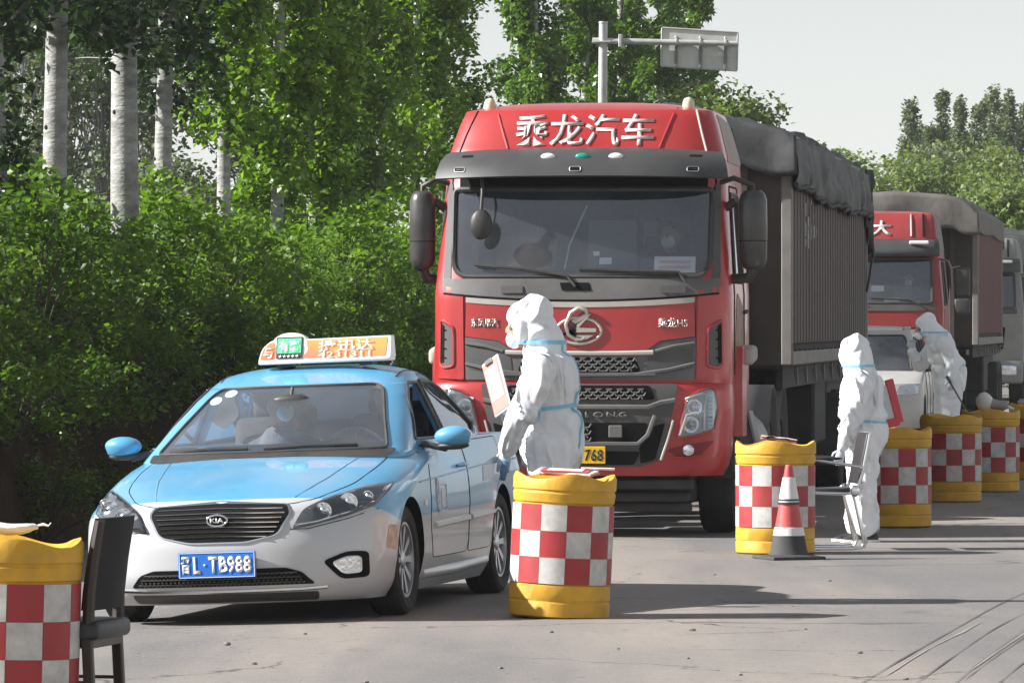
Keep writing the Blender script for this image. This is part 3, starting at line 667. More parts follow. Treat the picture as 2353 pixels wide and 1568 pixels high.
# ================================================================== common vehicle materials and pieces
M_tyre = pm('tyre_rubber', (0.022, 0.022, 0.022), 0.85, var=0.2, bump=0.2, bs=80, dust=0.35, dcol=(0.12, 0.11, 0.10), spec=0.2)
M_rim = pm('alloy_rim', (0.55, 0.56, 0.58), 0.32, 0.9, var=0.08, dust=0.2, spec=0.5)
M_blackpl = pm('black_plastic', (0.02, 0.02, 0.021), 0.5, var=0.15, vs=12, dust=0.12)
M_dark = pm('dark_void', (0.008, 0.008, 0.008), 0.8, var=0.1, spec=0.1)
M_seam = pm('panel_gap', (0.012, 0.012, 0.014), 0.8, spec=0.1)
M_chrome = pm('chrome', (0.78, 0.78, 0.79), 0.12, 1.0, var=0.04)
M_steel = pm('dull_steel', (0.30, 0.30, 0.30), 0.5, 0.7, var=0.2, dust=0.3)
M_white_pl = pm('white_plastic', (0.74, 0.74, 0.73), 0.45, var=0.05)
M_paper = pm('white_paper', (0.80, 0.79, 0.77), 0.8, var=0.04)
M_seat = pm('seat_fabric', (0.07, 0.07, 0.075), 0.9, var=0.15, vs=20)
M_skin = pm('skin', (0.42, 0.25, 0.17), 0.55, var=0.08)
M_hair = pm('black_hair', (0.012, 0.011, 0.010), 0.6)
M_mask = pm('white_mask', (0.78, 0.80, 0.82), 0.8, var=0.04)
M_navy = pm('navy_cloth', (0.025, 0.035, 0.065), 0.9, var=0.15, vs=15, bump=0.3)
M_greycloth = pm('grey_cloth', (0.16, 0.17, 0.19), 0.9, var=0.15, vs=15, bump=0.3)
M_lens = glass_mat('clear_lens', (0.92, 0.94, 0.95), 0.06, 0.02)
M_glass_taxi = glass_mat('taxi_glass', (0.88, 0.91, 0.92), 0.11, 0.08, (0.50, 0.52, 0.54))
M_glass_dark = glass_mat('dark_side_glass', (0.22, 0.24, 0.25), 0.09, 0.03)
M_glass_truck = glass_mat('truck_glass', (0.80, 0.87, 0.94), 0.09, 0.07, (0.42, 0.46, 0.50))
def add_wheel(parent, x, y, z, r, wd, out=1, spokes=10, rim_r=None, rimmat=None, steer=0.0, name='wheel'):
    """wheel on the x axis; out=+1 shows its face to +x"""
    h = empty(name, (x, y, z), steer); h.parent = parent
    rr = rim_r or r * 0.66
    b = MB(); hw = wd / 2
    prof = [(rr, -hw * 0.8), (rr + 0.02, -hw * 0.95), (r * 0.90, -hw), (r * 0.97, -hw * 0.86), (r, -hw * 0.55), (r, hw * 0.55), (r * 0.97, hw * 0.86), (r * 0.90, hw), (rr + 0.02, hw * 0.95), (rr, hw * 0.8)]
    b.lathe(prof, 48, axis='x', cap=False)
    for k in range(4):    # tread grooves
        xx = -hw * 0.5 + hw * k / 3.0
        b.lathe([(r + 0.0005, xx - 0.012), (r + 0.004, xx - 0.012), (r + 0.004, xx + 0.012), (r + 0.0005, xx + 0.012)], 48, axis='x', cap=False)
    b.build('tyre', M_tyre, h, 30)
    b = MB(); o = out
    b.lathe([(rr, -hw * 0.8), (rr, hw * 0.82), (rr * 0.93, hw * 0.82), (rr * 0.90, hw * 0.35), (rr * 0.90, -hw * 0.8)] if o > 0 else [(rr * 0.9, hw * 0.8), (rr * 0.90, -hw * 0.35), (rr * 0.93, -hw * 0.82), (rr, -hw * 0.82), (rr, hw * 0.8)], 40, axis='x', cap=False)
    for k in range(spokes):
        a = 2 * math.pi * k / spokes; ca, sa = math.cos(a), math.sin(a); q = Vector((-sa, 0, ca))
        def P(rad, wdt, xx): return [Vector((xx, 0, 0)) + Vector((0, ca, sa)) * rad + Vector((0, -sa, ca)) * wdt, Vector((xx, 0, 0)) + Vector((0, ca, sa)) * rad - Vector((0, -sa, ca)) * wdt]
        r0, r1 = rr * 0.16, rr * 0.93; w0, w1 = rr * 0.055, rr * 0.10; x0 = o * hw * 0.62; x1 = o * hw * 0.72
        A = P(r0, w0, x0) + P(r1, w1, x1); B = P(r0, w0, x0 - o * 0.04) + P(r1, w1, x1 - o * 0.04)
        b.add(A + B, [(0, 1, 3, 2), (4, 6, 7, 5), (0, 2, 6, 4), (1, 5, 7, 3)])
    b.lathe([(rr * 0.24, o * hw * 0.2), (rr * 0.24, o * hw * 0.66), (rr * 0.18, o * hw * 0.74), (0.005, o * hw * 0.76)], 20, axis='x')
    b.build('rim', rimmat or M_rim, h, 30)
    b = MB(); b.lathe([(rr * 0.9, o * hw * 0.05), (rr * 0.9, o * hw * 0.0)], 30, axis='x'); b.build('brake_disc', M_dark, h, 30)
    return h
def head_mesh(b, c, r=0.105, turn=0.0):
    """a head with brow, nose and chin facing local -y turned by turn about z"""
    v0 = len(b.v); b.ellipsoid((0, 0, 0), (r * 0.78, r * 0.95, r * 1.18), 24, 18)
    for i in range(v0, len(b.v)):
        x, y, z = b.v[i]
        if y < 0:
            nose = math.exp(-((x / 0.016) ** 2 + ((z + 0.012) / 0.026) ** 2)) * 0.026
            brow = math.exp(-((z - 0.030) / 0.012) ** 2) * 0.006 - math.exp(-(((abs(x) - 0.034) / 0.018) ** 2 + ((z - 0.012) / 0.014) ** 2)) * 0.010
            mouth = math.exp(-((x / 0.03) ** 2 + ((z + 0.055) / 0.008) ** 2)) * 0.006
            chin = math.exp(-((x / 0.035) ** 2 + ((z + 0.095) / 0.025) ** 2)) * 0.014
            y -= nose + brow + mouth + chin
        if z < -0.04: x *= 1 - 0.9 * min(0.10, -z - 0.04) / 0.3
        ca, sa = math.cos(turn), math.sin(turn)
        b.v[i] = (c[0] + x * ca - y * sa, c[1] + x * sa + y * ca, c[2] + z)
    return b
def capsule(b, p, q, r0, r1, seg=14):
    p, q = Vector(p), Vector(q); d = q - p; n = 6; pts = []; rs = []
    L = max(d.length, 1e-4); u = d / L
    for k in range(n): a = math.pi / 2 * k / n; pts.append(p - u * r0 * math.cos(a)); rs.append(max(0.002, r0 * math.sin(a)))
    for k in range(5): pts.append(p + d * k / 4); rs.append(r0 + (r1 - r0) * k / 4)
    for k in range(1, n + 1): a = math.pi / 2 * k / n; pts.append(q + u * r1 * math.sin(a)); rs.append(max(0.002, r1 * math.cos(a)))
    b.tube(pts, rs, seg)
def fuse(name, b, mat, parent, vox=0.014, smooth=4, wr=0.0, wfreq=9.0, seed=0, zmask=None, pinch=None):
    """melt overlapping shapes into one continuous skin, then crease it like cloth"""
    me = b.mesh(name)
    bm = bmesh.new(); bm.from_mesh(me); bmesh.ops.recalc_face_normals(bm, faces=bm.faces[:]); bm.to_mesh(me); bm.free()
    o = link(name, me, mat, parent, 0)
    m = o.modifiers.new('r', 'REMESH'); m.mode = 'VOXEL'; m.voxel_size = vox
    if smooth: m = o.modifiers.new('s', 'SMOOTH'); m.factor = 0.5; m.iterations = smooth
    apply_mods(o); me = o.data
    if wr:
        S = Vector((seed * 3.1, seed * 1.7, 0))
        new = []
        for v in me.vertices:
            p = v.co
            q = Vector((p.x * wfreq * .62, p.y * wfreq * .62, p.z * wfreq * 0.30 + p.x * 1.6)) + S
            wv = noise.noise(q + Vector(noise.noise_vector(q * 0.6)) * 0.8)
            q2 = Vector((p.x * 3.2, p.y * 3.2, p.z * wfreq * 1.0)) + S * 2
            w2 = noise.noise(q2 + Vector(noise.noise_vector(q2 * 0.7)) * 1.0)
            fold = max(0.0, 1 - abs(wv) * 5.0) ** 1.5
            a = fold * wr * 1.5 + wv * wr * .8 + max(0.0, 1 - abs(w2) * 6.0) * wr * 0.55 * max(0.0, noise.noise(p * 3.0 + S) + .35)
            q3 = Vector((p.x * 13, p.y * 13, p.z * 9 + p.x * 6)) + S; a += max(0.0, 1 - 6 * abs(noise.noise(q3 + Vector(noise.noise_vector(q3 * .5)) * .7))) * wr * .22
            if zmask: a *= zmask(p)
            if pinch and math.hypot(p.x - pinch[1], p.y - pinch[2]) < pinch[3]: a += -.020 * math.exp(-((p.z - pinch[0]) / .022) ** 2) + .006 * math.exp(-((p.z - pinch[0] - .07) / .04) ** 2)
            new.append(p + v.normal * a)
        for v, p in zip(me.vertices, new): v.co = p
        me.update()
    me.materials.clear(); me.materials.append(mat)
    me.shade_smooth(); return o
def sitter(name, label, parent_matrix, loc, cloth, cap=None, mask=True, turn=0.0, lean=0.0, hands=None, scale=1.0):
    """a person sitting behind a windscreen: torso, arms, head. -y is forward; loc is the seat point"""
    t = empty(name); t.matrix_world = parent_matrix @ Matrix.Translation(loc) @ Matrix.Scale(scale, 4); tag(t, label, 'person')
    b = MB()
    capsule(b, (0, 0.05, 0.08), (lean, 0.0, 0.50), 0.17, 0.15)
    for s in (-1, 1):
        sh = Vector((s * 0.19 + lean, 0.0, 0.50)); capsule(b, (lean, 0, 0.5), sh, 0.10, 0.075)
        hd = Vector(hands[0 if s < 0 else 1]) if hands else Vector((s * 0.16, -0.36, 0.16))
        el = (sh + hd) / 2 + Vector((s * 0.07, 0.06, -0.13)); capsule(b, sh, el, 0.065, 0.052); capsule(b, el, hd, 0.052, 0.038)
        capsule(b, (s * 0.09, 0.02, 0.04), (s * 0.13, -0.42, 0.08), 0.095, 0.075)
        capsule(b, (s * 0.13, -0.42, 0.08), (s * 0.13, -0.55, -0.32), 0.07, 0.05)
    fuse('body', b, cloth, t, 0.018, 4, 0.004, 9, 3)
    b = MB(); hc = Vector((lean * 1.3, -0.04, 0.76)); head_mesh(b, hc, 0.105, turn); capsule(b, (lean, 0, 0.55), hc - Vector((0, -0.01, 0.06)), 0.055, 0.05)
    for s in (-1, 1): b.ellipsoid(hc + Vector((s * 0.083, 0.01, 0.0)), (0.012, 0.022, 0.03), 8, 6)
    b.build('head', M_skin, t, 60)
    b = MB(); b.ellipsoid(hc + Vector((0, 0.018, 0.035)), (0.092, 0.105, 0.105), 16, 10)
    b.v = [(x, y + 0.03 if (y < hc.y - 0.05 and z < hc.z + 0.055) else y, z) for x, y, z in b.v]
    b.build('hair', M_hair if cap is None else cap, t, 60)
    if mask:
        b = MB(); b.ellipsoid((0, -0.078, -0.045), (0.062, 0.045, 0.058), 14, 8)
        ca, sa = math.cos(turn), math.sin(turn); b.v = [(hc.x + x * ca - y * sa, hc.y + x * sa + y * ca, hc.z + z) for x, y, z in b.v]
        b.build('face_mask', M_mask, t, 60)
    for s in (0, 1):
        hd = Vector(hands[s]) if hands else Vector(((s * 2 - 1) * 0.16, -0.36, 0.16))
        b = MB(); b.ellipsoid(hd + Vector((0, -0.05, 0)), (0.036, 0.045, 0.018), 10, 6)
        for k in range(4): b.tube([hd + Vector((-0.027 + 0.018 * k, -0.085, 0)), hd + Vector((-0.028 + 0.019 * k, -0.115, -0.005)), hd + Vector((-0.028 + 0.019 * k, -0.128, -0.025))], [0.0085, 0.008, 0.006], 6)
        b.tube([hd + Vector((0.03, -0.04, 0)), hd + Vector((0.05, -0.07, -0.005)), hd + Vector((0.05, -0.095, -0.012))], [0.010, 0.009, 0.007], 6)
        b.build('hand', M_skin, t, 60)
    return t
# ================================================================== taxi
def paint_taxi():
    m = pm('taxi_paint', (0.070, 0.315, 0.54), 0.32, 0.0, var=0.05, vs=2, coat=0.6, dust=0.10, dcol=(0.45, 0.43, 0.40), ds=1.6); return m
M_blue = paint_taxi()
M_silver = pm('silver_paint', (0.58, 0.58, 0.57), 0.33, 0.25, var=0.05, vs=2, coat=0.5, dust=0.22, dcol=(0.38, 0.34, 0.30), ds=1.8)
def two_tone():
    """blue above, silver below: the split rises a little from front to back"""
    m = bpy.data.materials.new('two_tone_paint'); m.use_nodes = True; t = m.node_tree; N = t.nodes; L = t.links; b = N['Principled BSDF']
    tc = N.new('ShaderNodeTexCoord'); sp = N.new('ShaderNodeSeparateXYZ'); L.new(tc.outputs['Object'], sp.inputs[0])
    # split height as a function of y (front -> back)
    mp = N.new('ShaderNodeMapRange'); mp.inputs['From Min'].default_value = 0.22; mp.inputs['From Max'].default_value = 0.62; mp.inputs['To Min'].default_value = 0.70; mp.inputs['To Max'].default_value = 0.548; L.new(sp.outputs[1], mp.inputs[0])
    mp2 = N.new('ShaderNodeMapRange'); mp2.inputs['From Min'].default_value = 0.62; mp2.inputs['From Max'].default_value = 3.2; mp2.inputs['To Max'].default_value = 0.02; L.new(sp.outputs[1], mp2.inputs[0])
    sm = N.new('ShaderNodeMath'); sm.operation = 'ADD'; L.new(mp.outputs[0], sm.inputs[0]); L.new(mp2.outputs[0], sm.inputs[1])
    gt = N.new('ShaderNodeMath'); gt.operation = 'GREATER_THAN'; L.new(sp.outputs[2], gt.inputs[0]); L.new(sm.outputs[0], gt.inputs[1])
    n = N.new('ShaderNodeTexNoise'); n.inputs['Scale'].default_value = 2.0; n.inputs['Detail'].default_value = 7; L.new(tc.outputs['Object'], n.inputs['Vector'])
    mr = N.new('ShaderNodeMapRange'); mr.inputs['From Min'].default_value = 0.35; mr.inputs['From Max'].default_value = 0.8; mr.inputs['To Max'].default_value = 0.42; L.new(n.outputs[0], mr.inputs[0])
    mx = N.new('ShaderNodeMix'); mx.data_type = 'RGBA'; L.new(gt.outputs[0], mx.inputs[0]); mx.inputs[6].default_value = (0.47, 0.478, 0.488, 1); mx.inputs[7].default_value = (0.070, 0.315, 0.54, 1)
    m2 = N.new('ShaderNodeMix'); m2.data_type = 'RGBA'; L.new(mr.outputs[0], m2.inputs[0]); L.new(mx.outputs[2], m2.inputs[6]); m2.inputs[7].default_value = (0.40, 0.39, 0.375, 1)
    L.new(m2.outputs[2], b.inputs['Base Color']); b.inputs['Roughness'].default_value = 0.33; b.inputs['Coat Weight'].default_value = 0.55; b.inputs['Coat Roughness'].default_value = 0.05
    return m
M_two = two_tone()
M_bluemark = M_two
def taxi():
    psi = R(11.5); nose = Vector((at(505, 31.24), 31.24, -0.030))
    T = empty('taxi_car', nose, -psi); T.rotation_euler = (0, R(-2.1), -psi)
    tag(T, 'light blue and silver taxi sedan with lit roof sign, stopped at the checkpoint', 'taxi')
    bpy.context.view_layer.update()
    cz = [.12, .18, .28, .45, .58, .645, .69, .725, .77, .82, .87, .915, .98]; cy = [.16, .06, .0, .0, .03, .065, .13, .24, .42, .64, .88, 1.12, 1.55]
    wz = [.12, .2, .35, .6, .75, .85, .92, .98]; ww = [.80, .862, .893, .905, .90, .882, .862, .845]
    rz_ = [.12, .3, .6, .85, 1.0, 1.04]; ry_ = [4.42, 4.6, 4.64, 4.57, 4.50, 4.3]
    def prof(z): return np.interp(z, cz, cy)
    def half(z, n1=46, n2=16, n3=18):
        w = float(np.interp(z, wz, ww)); D = float(np.interp(z, [.12, .66, .80, .98], [.62, .66, .42, .30])); pts = []
        n = 2.35
        for i in range(n1):
            t_ = (math.pi / 2) * i / (n1 - 1); x = w * math.sin(t_) ** (2 / n) if i else 0.0; q = x / w
            y = float(prof(z + 0.030 * q * q + 0.040 * q ** 8)) + D * (1 - max(0, 1 - q ** n) ** (1 / n)); pts.append((x, y))
        yend = pts[-1][1]; ry = float(np.interp(z, rz_, ry_)); yb = ry - 0.5
        for i in range(1, n2): pts.append((w - 0.035 * max(0, (i / n2 - 0.55)) ** 2 * 4, yend + (yb - yend) * i / n2))
        w2 = pts[-1][0]
        for i in range(n3):
            t_ = (math.pi / 2) * i / (n3 - 1); pts.append((w2 * math.cos(t_) ** (2 / 3.0) if i < n3 - 1 else 0.0, yb + 0.5 * math.sin(t_) ** (2 / 3.0)))
        return pts
    zs = [.12, .15, .18, .22, .26, .30, .34, .38, .42, .46, .50, .54, .57, .60, .62, .64, .66, .675, .69, .70, .71, .72, .73, .74, .75, .76, .77, .78, .79, .80, .815, .83, .845, .86, .875, .89, .905, .92, .935, .95, .965, .98]
    rings = []
    for z in zs:
        h = half(z); ring = [(x, y, z) for x, y in h] + [(-x, y, z) for x, y in h[-2:0:-1]]; rings.append(ring)
    b = MB(); b.loft(rings); me = b.mesh('body')
    bm = bmesh.new(); bm.from_mesh(me); bmesh.ops.recalc_face_normals(bm, faces=bm.faces[:]); bm.to_mesh(me); bm.free()
    raw = bvh_of(me)
    body = link('body', me, [M_two, M_dark], T, 180)
    # wheel arches
    cut = MB()
    for sx in (-1, 1):
        for wy in (0.95, 3.60):
            cut.lathe([(0.355, sx * 0.62), (0.355, sx * 1.1)], 36, (0, wy, 0.315), 'x')
    co_ = cut.build('cutter', [M_dark], T, 0); bpy.context.view_layer.update()
    md = body.modifiers.new('b', 'BOOLEAN'); md.object = co_; md.operation = 'DIFFERENCE'; md.solver = 'EXACT'; md.material_mode = 'TRANSFER'
    apply_mods(body); bpy.data.objects.remove(co_)
    body.data.shade_smooth(); body.data.set_sharp_from_angle(angle=R(40))
    # --- greenhouse
    gz = [.90, .95, 1.1, 1.25, 1.335, 1.375]; gy = [1.10, 1.22, 1.52, 1.86, 2.08, 2.20]; gw = [.80, .785, .722, .652, .605, .575]; gr = [4.25, 4.12, 3.86, 3.58, 3.38, 3.24]
    def ghalf(z, s=1.0, n1=30, n2=12, n3=14):
        w = float(np.interp(z, gz, gw)); y0 = float(np.interp(z, gz, gy)); y1 = float(np.interp(z, gz, gr)); pts = []; n = 2.7; D = 0.42
        for i in range(n1):
            t_ = math.pi / 2 * i / (n1 - 1); x = w * (math.sin(t_) ** (2 / n) if i else 0); q = x / w; pts.append((x, y0 + D * (1 - max(0, 1 - q ** n) ** (1 / n))))
        ya = y0 + D; yb = y1 - 0.45
        for i in range(1, n2): pts.append((w - 0.04 * (i / n2) ** 2, ya + (yb - ya) * i / n2))
        for i in range(n3):
            t_ = math.pi / 2 * i / (n3 - 1); pts.append(((w - 0.04) * (math.cos(t_) ** (2 / 2.8) if i < n3 - 1 else 0), yb + 0.45 * (math.sin(t_) ** (2 / 2.8) if i else 0)))
        cy_ = (y0 + y1) / 2
        return [(x * s, cy_ + (y - cy_) * s) for x, y in pts]
    def gring(z, s=1.0, zz=None):
        h = ghalf(z, s); zz = z if zz is None else zz
        return [(x, y, zz) for x, y in h] + [(-x, y, zz) for x, y in h[-2:0:-1]]
    rings = [gring(z) for z in [.90, .93, .96, 1.0, 1.05, 1.1, 1.15, 1.2, 1.25, 1.29, 1.32, 1.345, 1.36, 1.375]]
    for s in (.985, .96, .92, .86, .78, .66, .5, .3, .1): rings.append(gring(1.375, s, 1.375 + 0.062 * (1 - s ** 3.2)))
    b = MB(); b.loft(rings, caps=False); 
    n = len(rings[0]); last = (len(rings) - 1) * n; b.f.append(tuple(range(last, last + n))); b.m.append(0)
    me = b.mesh('greenhouse'); bm = bmesh.new(); bm.from_mesh(me); bmesh.ops.recalc_face_normals(bm, faces=bm.faces[:])
    if sum(f.normal.z for f in bm.faces if f.calc_center_median().z > 1.42) < 0: bmesh.ops.reverse_faces(bm, faces=bm.faces[:])
    bm.to_mesh(me); graw = bvh_of(me)
    ws = rpoly([(-.685, .945), (.685, .945), (.50, 1.315), (-.50, 1.315)], [.03, .03, .07, .07])
    fw = rpoly([(1.70, .985), (2.50, .985), (2.47, 1.315), (2.30, 1.315), (2.08, 1.225)], .03)
    rwn = rpoly([(2.585, .985), (3.52, 1.00), (3.62, 1.045), (3.32, 1.25), (3.02, 1.315), (2.56, 1.325)], .03)
    bl = rpoly([(-.58, 1.0), (.58, 1.0), (.45, 1.32), (-.45, 1.32)], .05)
    cut_opening(bm, ws, 'front'); cut_opening(bm, bl, 'back')
    for s in ('right', 'left'): cut_opening(bm, fw, s); cut_opening(bm, rwn, s)
    bm.to_mesh(me); bm.free()
    gh = link('roof', me, [M_blue], T, 180); gh.data.set_sharp_from_angle(angle=R(45))
    sol = gh.modifiers.new('s', 'SOLIDIFY'); sol.thickness = 0.03; sol.offset = -1; apply_mods(gh); gh.data.materials.clear(); gh.data.materials.append(M_blue)
    # glass
    wsg = patch('windscreen', ws, graw, 'front', M_glass_taxi, T, -0.004, 0.0, 0.05, 180)
    b_ = [(-.70, .935), (.70, .935)]
    def band(poly, w):
        c = Vector((sum(p[0] for p in poly) / len(poly), sum(p[1] for p in poly) / len(poly))); out = []
        for p in poly:
            d = Vector(p) - c; out.append(tuple(c + d * (1 + w / d.length)))
        return out
    patch('rear_window', bl, graw, 'back', M_glass_taxi, T, -0.004, 0.0, 0.06, 180)
    seam('windscreen_seal', ws, graw, 'front', 0.010, M_blackpl, T, 0.0, 0.05, True)
    for s in ('right', 'left'):
        patch('side_window', rwn, graw, s, M_glass_dark if s == 'right' else M_glass_taxi, T, -0.004, 0.0, 0.06, 180)
        if s == 'left': patch('side_window', fw, graw, s, M_glass_taxi, T, -0.004, 0.0, 0.06, 180)
        seam('window_seal', fw, graw, s, 0.011, M_blackpl, T, 0.002, 0.05, True); seam('window_seal', rwn, graw, s, 0.011, M_blackpl, T, 0.002, 0.05, True)
        patch('door_pillar_trim', [(2.475, .985), (2.60, .985), (2.57, 1.325), (2.45, 1.325)], graw, s, M_blackpl, T, 0.003, 0.006)
        # bright trim strip over the windows
        seam('window_trim', [(1.66, .970), (2.6, .966), (3.55, .980), (3.70, 1.02)], graw, s, 0.007, M_chrome, T, 0.004)
    # interior
    b = MB(); b.box((0, 2.75, 0.45), (1.5, 2.4, 0.06)); b.build('cabin_floor', M_seat, T)
    b = MB(); rr = []
    for y, z, zz in ((1.42, .90, .70), (1.55, .965, .68), (1.75, .955, .62), (1.85, .90, .58)):
        rr.append([(-.70, y, z), (-.35, y, z + .015), (0, y - .01, z + .02), (.36, y - .02, z + .035), (.70, y, z), (.70, y, zz), (-.70, y, zz)])
    b.loft(rr); b.build('dashboard', M_blackpl, T, 50)
    st = empty('steering_wheel', (0.36, 1.98, 0.90), 0, 0, R(-62)); st.parent = T
    b = MB(); b.tube([(0.175 * math.cos(a), 0.175 * math.sin(a), 0) for a in [2 * math.pi * k / 32 for k in range(32)]], 0.015, 8, close=True); b.build('wheel_ring', pm('grey_wheel', (.32, .32, .31), .5), st, 60)
    b = MB(); b.ellipsoid((0, 0, -.015), (.07, .06, .025), 12, 8)
    for a in (0, math.pi, -math.pi / 2): b.tube([(0, 0, -.01), (0.17 * math.cos(a), 0.17 * math.sin(a), 0)], 0.012, 6)
    b.build('wheel_hub', M_blackpl, st, 60)
    for sx in (-.36, .36):
        s_ = empty('front_seat', (sx, 2.55, .50)); s_.parent = T
        b = MB(); b.box((0, 0, .04), (.50, .50, .16), None, .05, 3); b.box((0, .27, .33), (.48, .14, .62), (R(-12), 0, 0), .06, 3); b.build('seat_cushion', M_seat, s_, 50)
        b = MB(); b.box((0, .36, .72), (.27, .10, .19), (R(-8), 0, 0), .04, 3); b.tube([(-.06, .35, .55), (-.06, .36, .70)], .008, 6); b.tube([(.06, .35, .55), (.06, .36, .70)], .008, 6); b.build('headrest', M_seat, s_, 50)
    b = MB(); b.box((0, 3.35, .80), (1.25, .16, .62), (R(-14), 0, 0), .06, 3); b.box((-.36, 3.45, 1.12), (.26, .09, .16), None, .04, 2); b.box((.36, 3.45, 1.12), (.26, .09, .16), None, .04, 2); b.build('rear_seat', M_seat, T, 50)
    b = MB(); b.ellipsoid((0, 1.86, 1.235), (.115, .025, .035), 14, 8); b.tube([(0, 1.86, 1.25), (0, 1.90, 1.31)], .01, 6); b.build('rear_view_mirror', M_blackpl, T, 60)
    b = MB(); b.tube([(.03, 1.84, 1.21), (.03, 1.84, 1.12)], .004, 5); b.ellipsoid((.03, 1.84, 1.09), (.014, .008, .035), 8, 6); b.build('hanging_charm', pm('red_charm', (.45, .08, .05), .6), T, 60)
    M_stk = pm('pale_blue_sticker', (.34, .48, .56), .7, var=.2, vs=30)
    # windscreen stickers
    for (px_, pz_, rx_, rz2, m_) in ((-.475, 1.245, .040, .024, M_stk), (-.40, 1.285, .040, .022, M_stk)):
        patch('windscreen_sticker', [(px_ + rx_ * math.cos(a), pz_ + rz2 * math.sin(a)) for a in [2 * math.pi * k / 16 for k in range(16)]], graw, 'front', m_, T, 0.001, 0.0, 0.05)
    # wipers
    seam('wiper', [(-.02, .962), (.25, .975), (.52, .970)], graw, 'front', 0.009, M_blackpl, T, 0.016)
    seam('wiper', [(-.60, .958), (-.36, .970), (-.12, .968)], graw, 'front', 0.009, M_blackpl, T, 0.016)
    # cowl
    patch('cowl', rpoly([(-.72, .90), (.72, .90), (.73, .945), (-.73, .945)], .02), graw, 'front', M_blackpl, T, 0.006, 0.02, .08)
    # --- body panels
    hood = rpoly([(-.40, .668), (.40, .668), (.52, .690), (.66, .76), (.705, .85), (.70, .915), (-.70, .915), (-.705, .85), (-.66, .76), (-.52, .690)], .03)
    seam('bonnet_gap', hood, raw, 'front', 0.0028, M_seam, T, 0.0, 0.04, True)
    seam('bonnet_crease', [(-.40, .70), (-.50, .80), (-.56, .90)], raw, 'front', 0.004, M_blue, T, 0.001)
    seam('bonnet_crease', [(.40, .70), (.50, .80), (.56, .90)], raw, 'front', 0.004, M_blue, T, 0.001)
    # grille
    gpoly = rpoly([(-.375, .668), (0, .682), (.375, .668), (.40, .625), (.335, .505), (.16, .470), (-.16, .470), (-.335, .505), (-.40, .625)], .035)
    gp2 = band(gpoly, .014)
    patch('grille_frame', gp2, raw, 'front', M_chrome, T, 0.007, 0.02, .05)
    G = patch('grille', gpoly, raw, 'front', M_dark, T, 0.0095, 0.004, .05)
    for k in range(7):
        z = .650 - k * .0255; hw = float(np.interp(z, [.47, .505, .625, .668], [.17, .325, .385, .36])) - .012
        seam('grille_slat', [(-hw, z - .002), (0, z + .004), (hw, z - .002)], raw, 'front', 0.0048, M_chrome, G, 0.011, .06)
    bp_ = cast(raw, 'front', 0, .590)[0]
    B = empty('badge', (0, bp_.y - .020, .590)); B.parent = G
    b = MB(); b.tube([(.058 * math.cos(a), 0, .031 * math.sin(a)) for a in [2 * math.pi * k / 32 for k in range(32)]], .006, 8, close=True); b.build('badge_ring', M_chrome, B, 60)
    b = MB(); b.prism([(.055 * math.cos(a), .029 * math.sin(a)) for a in [2 * math.pi * k / 24 for k in range(24)]], .002, .010); b.build('badge_plate', M_dark, B, 30)
    lettering('KIA', .078, .026, (0, 0.0, 0), M_white_pl, B, bold=.02, depth=.004)
    # headlights
    M_lamp_in = pm('lamp_housing', (.10, .10, .105), .4, .2, var=.2, vs=15)
    M_reflector = pm('lamp_reflector', (.75, .76, .78), .12, 1.0, var=.1, vs=20, bump=.3, bs=40)
    for sx in (1, -1):
        hp = [(.415, .530), (.52, .545), (.70, .590), (.815, .640), (.838, .715), (.835, .765), (.72, .745), (.58, .700), (.47, .640)]
        hp = rpoly([(sx * a, c) for a, c in hp], [.02, .03, .03, .02, .02, .02, .04, .04, .03])
        Hd = patch('headlight', hp, raw, 'front', M_lamp_in, T, 0.004, 0.02, .03)
        for cx_, cz_, r_ in ((.575, .622, .046), (.690, .662, .050), (.765, .690, .030)):
            p = cast(raw, 'front', sx * cx_, cz_)[0]; b = MB()
            b.lathe([(r_, -.001), (r_ * 1.06, -.006), (r_ * .92, -.008), (r_ * .6, -.004), (r_ * .35, -.010), (.004, -.016)], 22, (p.x, p.y - .002, p.z), 'y'); b.build('lamp_reflector', M_reflector, Hd, 50)
        seam('lamp_strip', [(sx * .44, .552), (sx * .55, .568), (sx * .70, .612), (sx * .80, .660)], raw, 'front', .006, M_reflector, Hd, .008)
        patch('lens', band(hp, -.006), raw, 'front', M_lens, Hd, 0.020, 0.014, .03, 180)
        # fog lamp in its black recess
        fp = rpoly([(sx * .575, .345), (sx * .70, .395), (sx * .80, .390), (sx * .795, .245), (sx * .665, .240)], .03)
        F = patch('fog_lamp', fp, raw, 'front', M_dark, T, 0.006, 0.02, .03)
        fi = rpoly([(sx * .625, .335), (sx * .70, .365), (sx * .765, .362), (sx * .762, .275), (sx * .680, .270)], .02)
        patch('fog_lens', fi, raw, 'front', M_reflector, F, 0.010, 0.006, .02)
        seam('fog_trim', fi, raw, 'front', .005, M_chrome, F, .011, .03, True)
    # lower intake with mesh and bright lip
    li = rpoly([(-.53, .222), (.53, .222), (.465, .292), (.38, .318), (-.38, .318), (-.465, .292)], .02)
    LI = patch('lower_intake', li, raw, 'front', M_dark, T, 0.006, 0.02, .05)
    for k in range(3): seam('intake_bar', [(-.48 + .02 * k, .238 + k * .026), (.48 - .02 * k, .238 + k * .026)], raw, 'front', .0035, M_blackpl, LI, .009, .08)
    b = MB()
    for r_ in range(4):
        for k in range(38):
            x = -.47 + k * .0254 + (r_ % 2) * .0127; z = .232 + r_ * .018
            if abs(x) > .49 - r_ * .02: continue
            p = cast(raw, 'front', x, z)[0]; b.box((p.x, p.y - .009, p.z), (.011, .006, .008))
    o = b.build('mesh_grid', M_blackpl, LI, 0); o['kind'] = 'stuff'
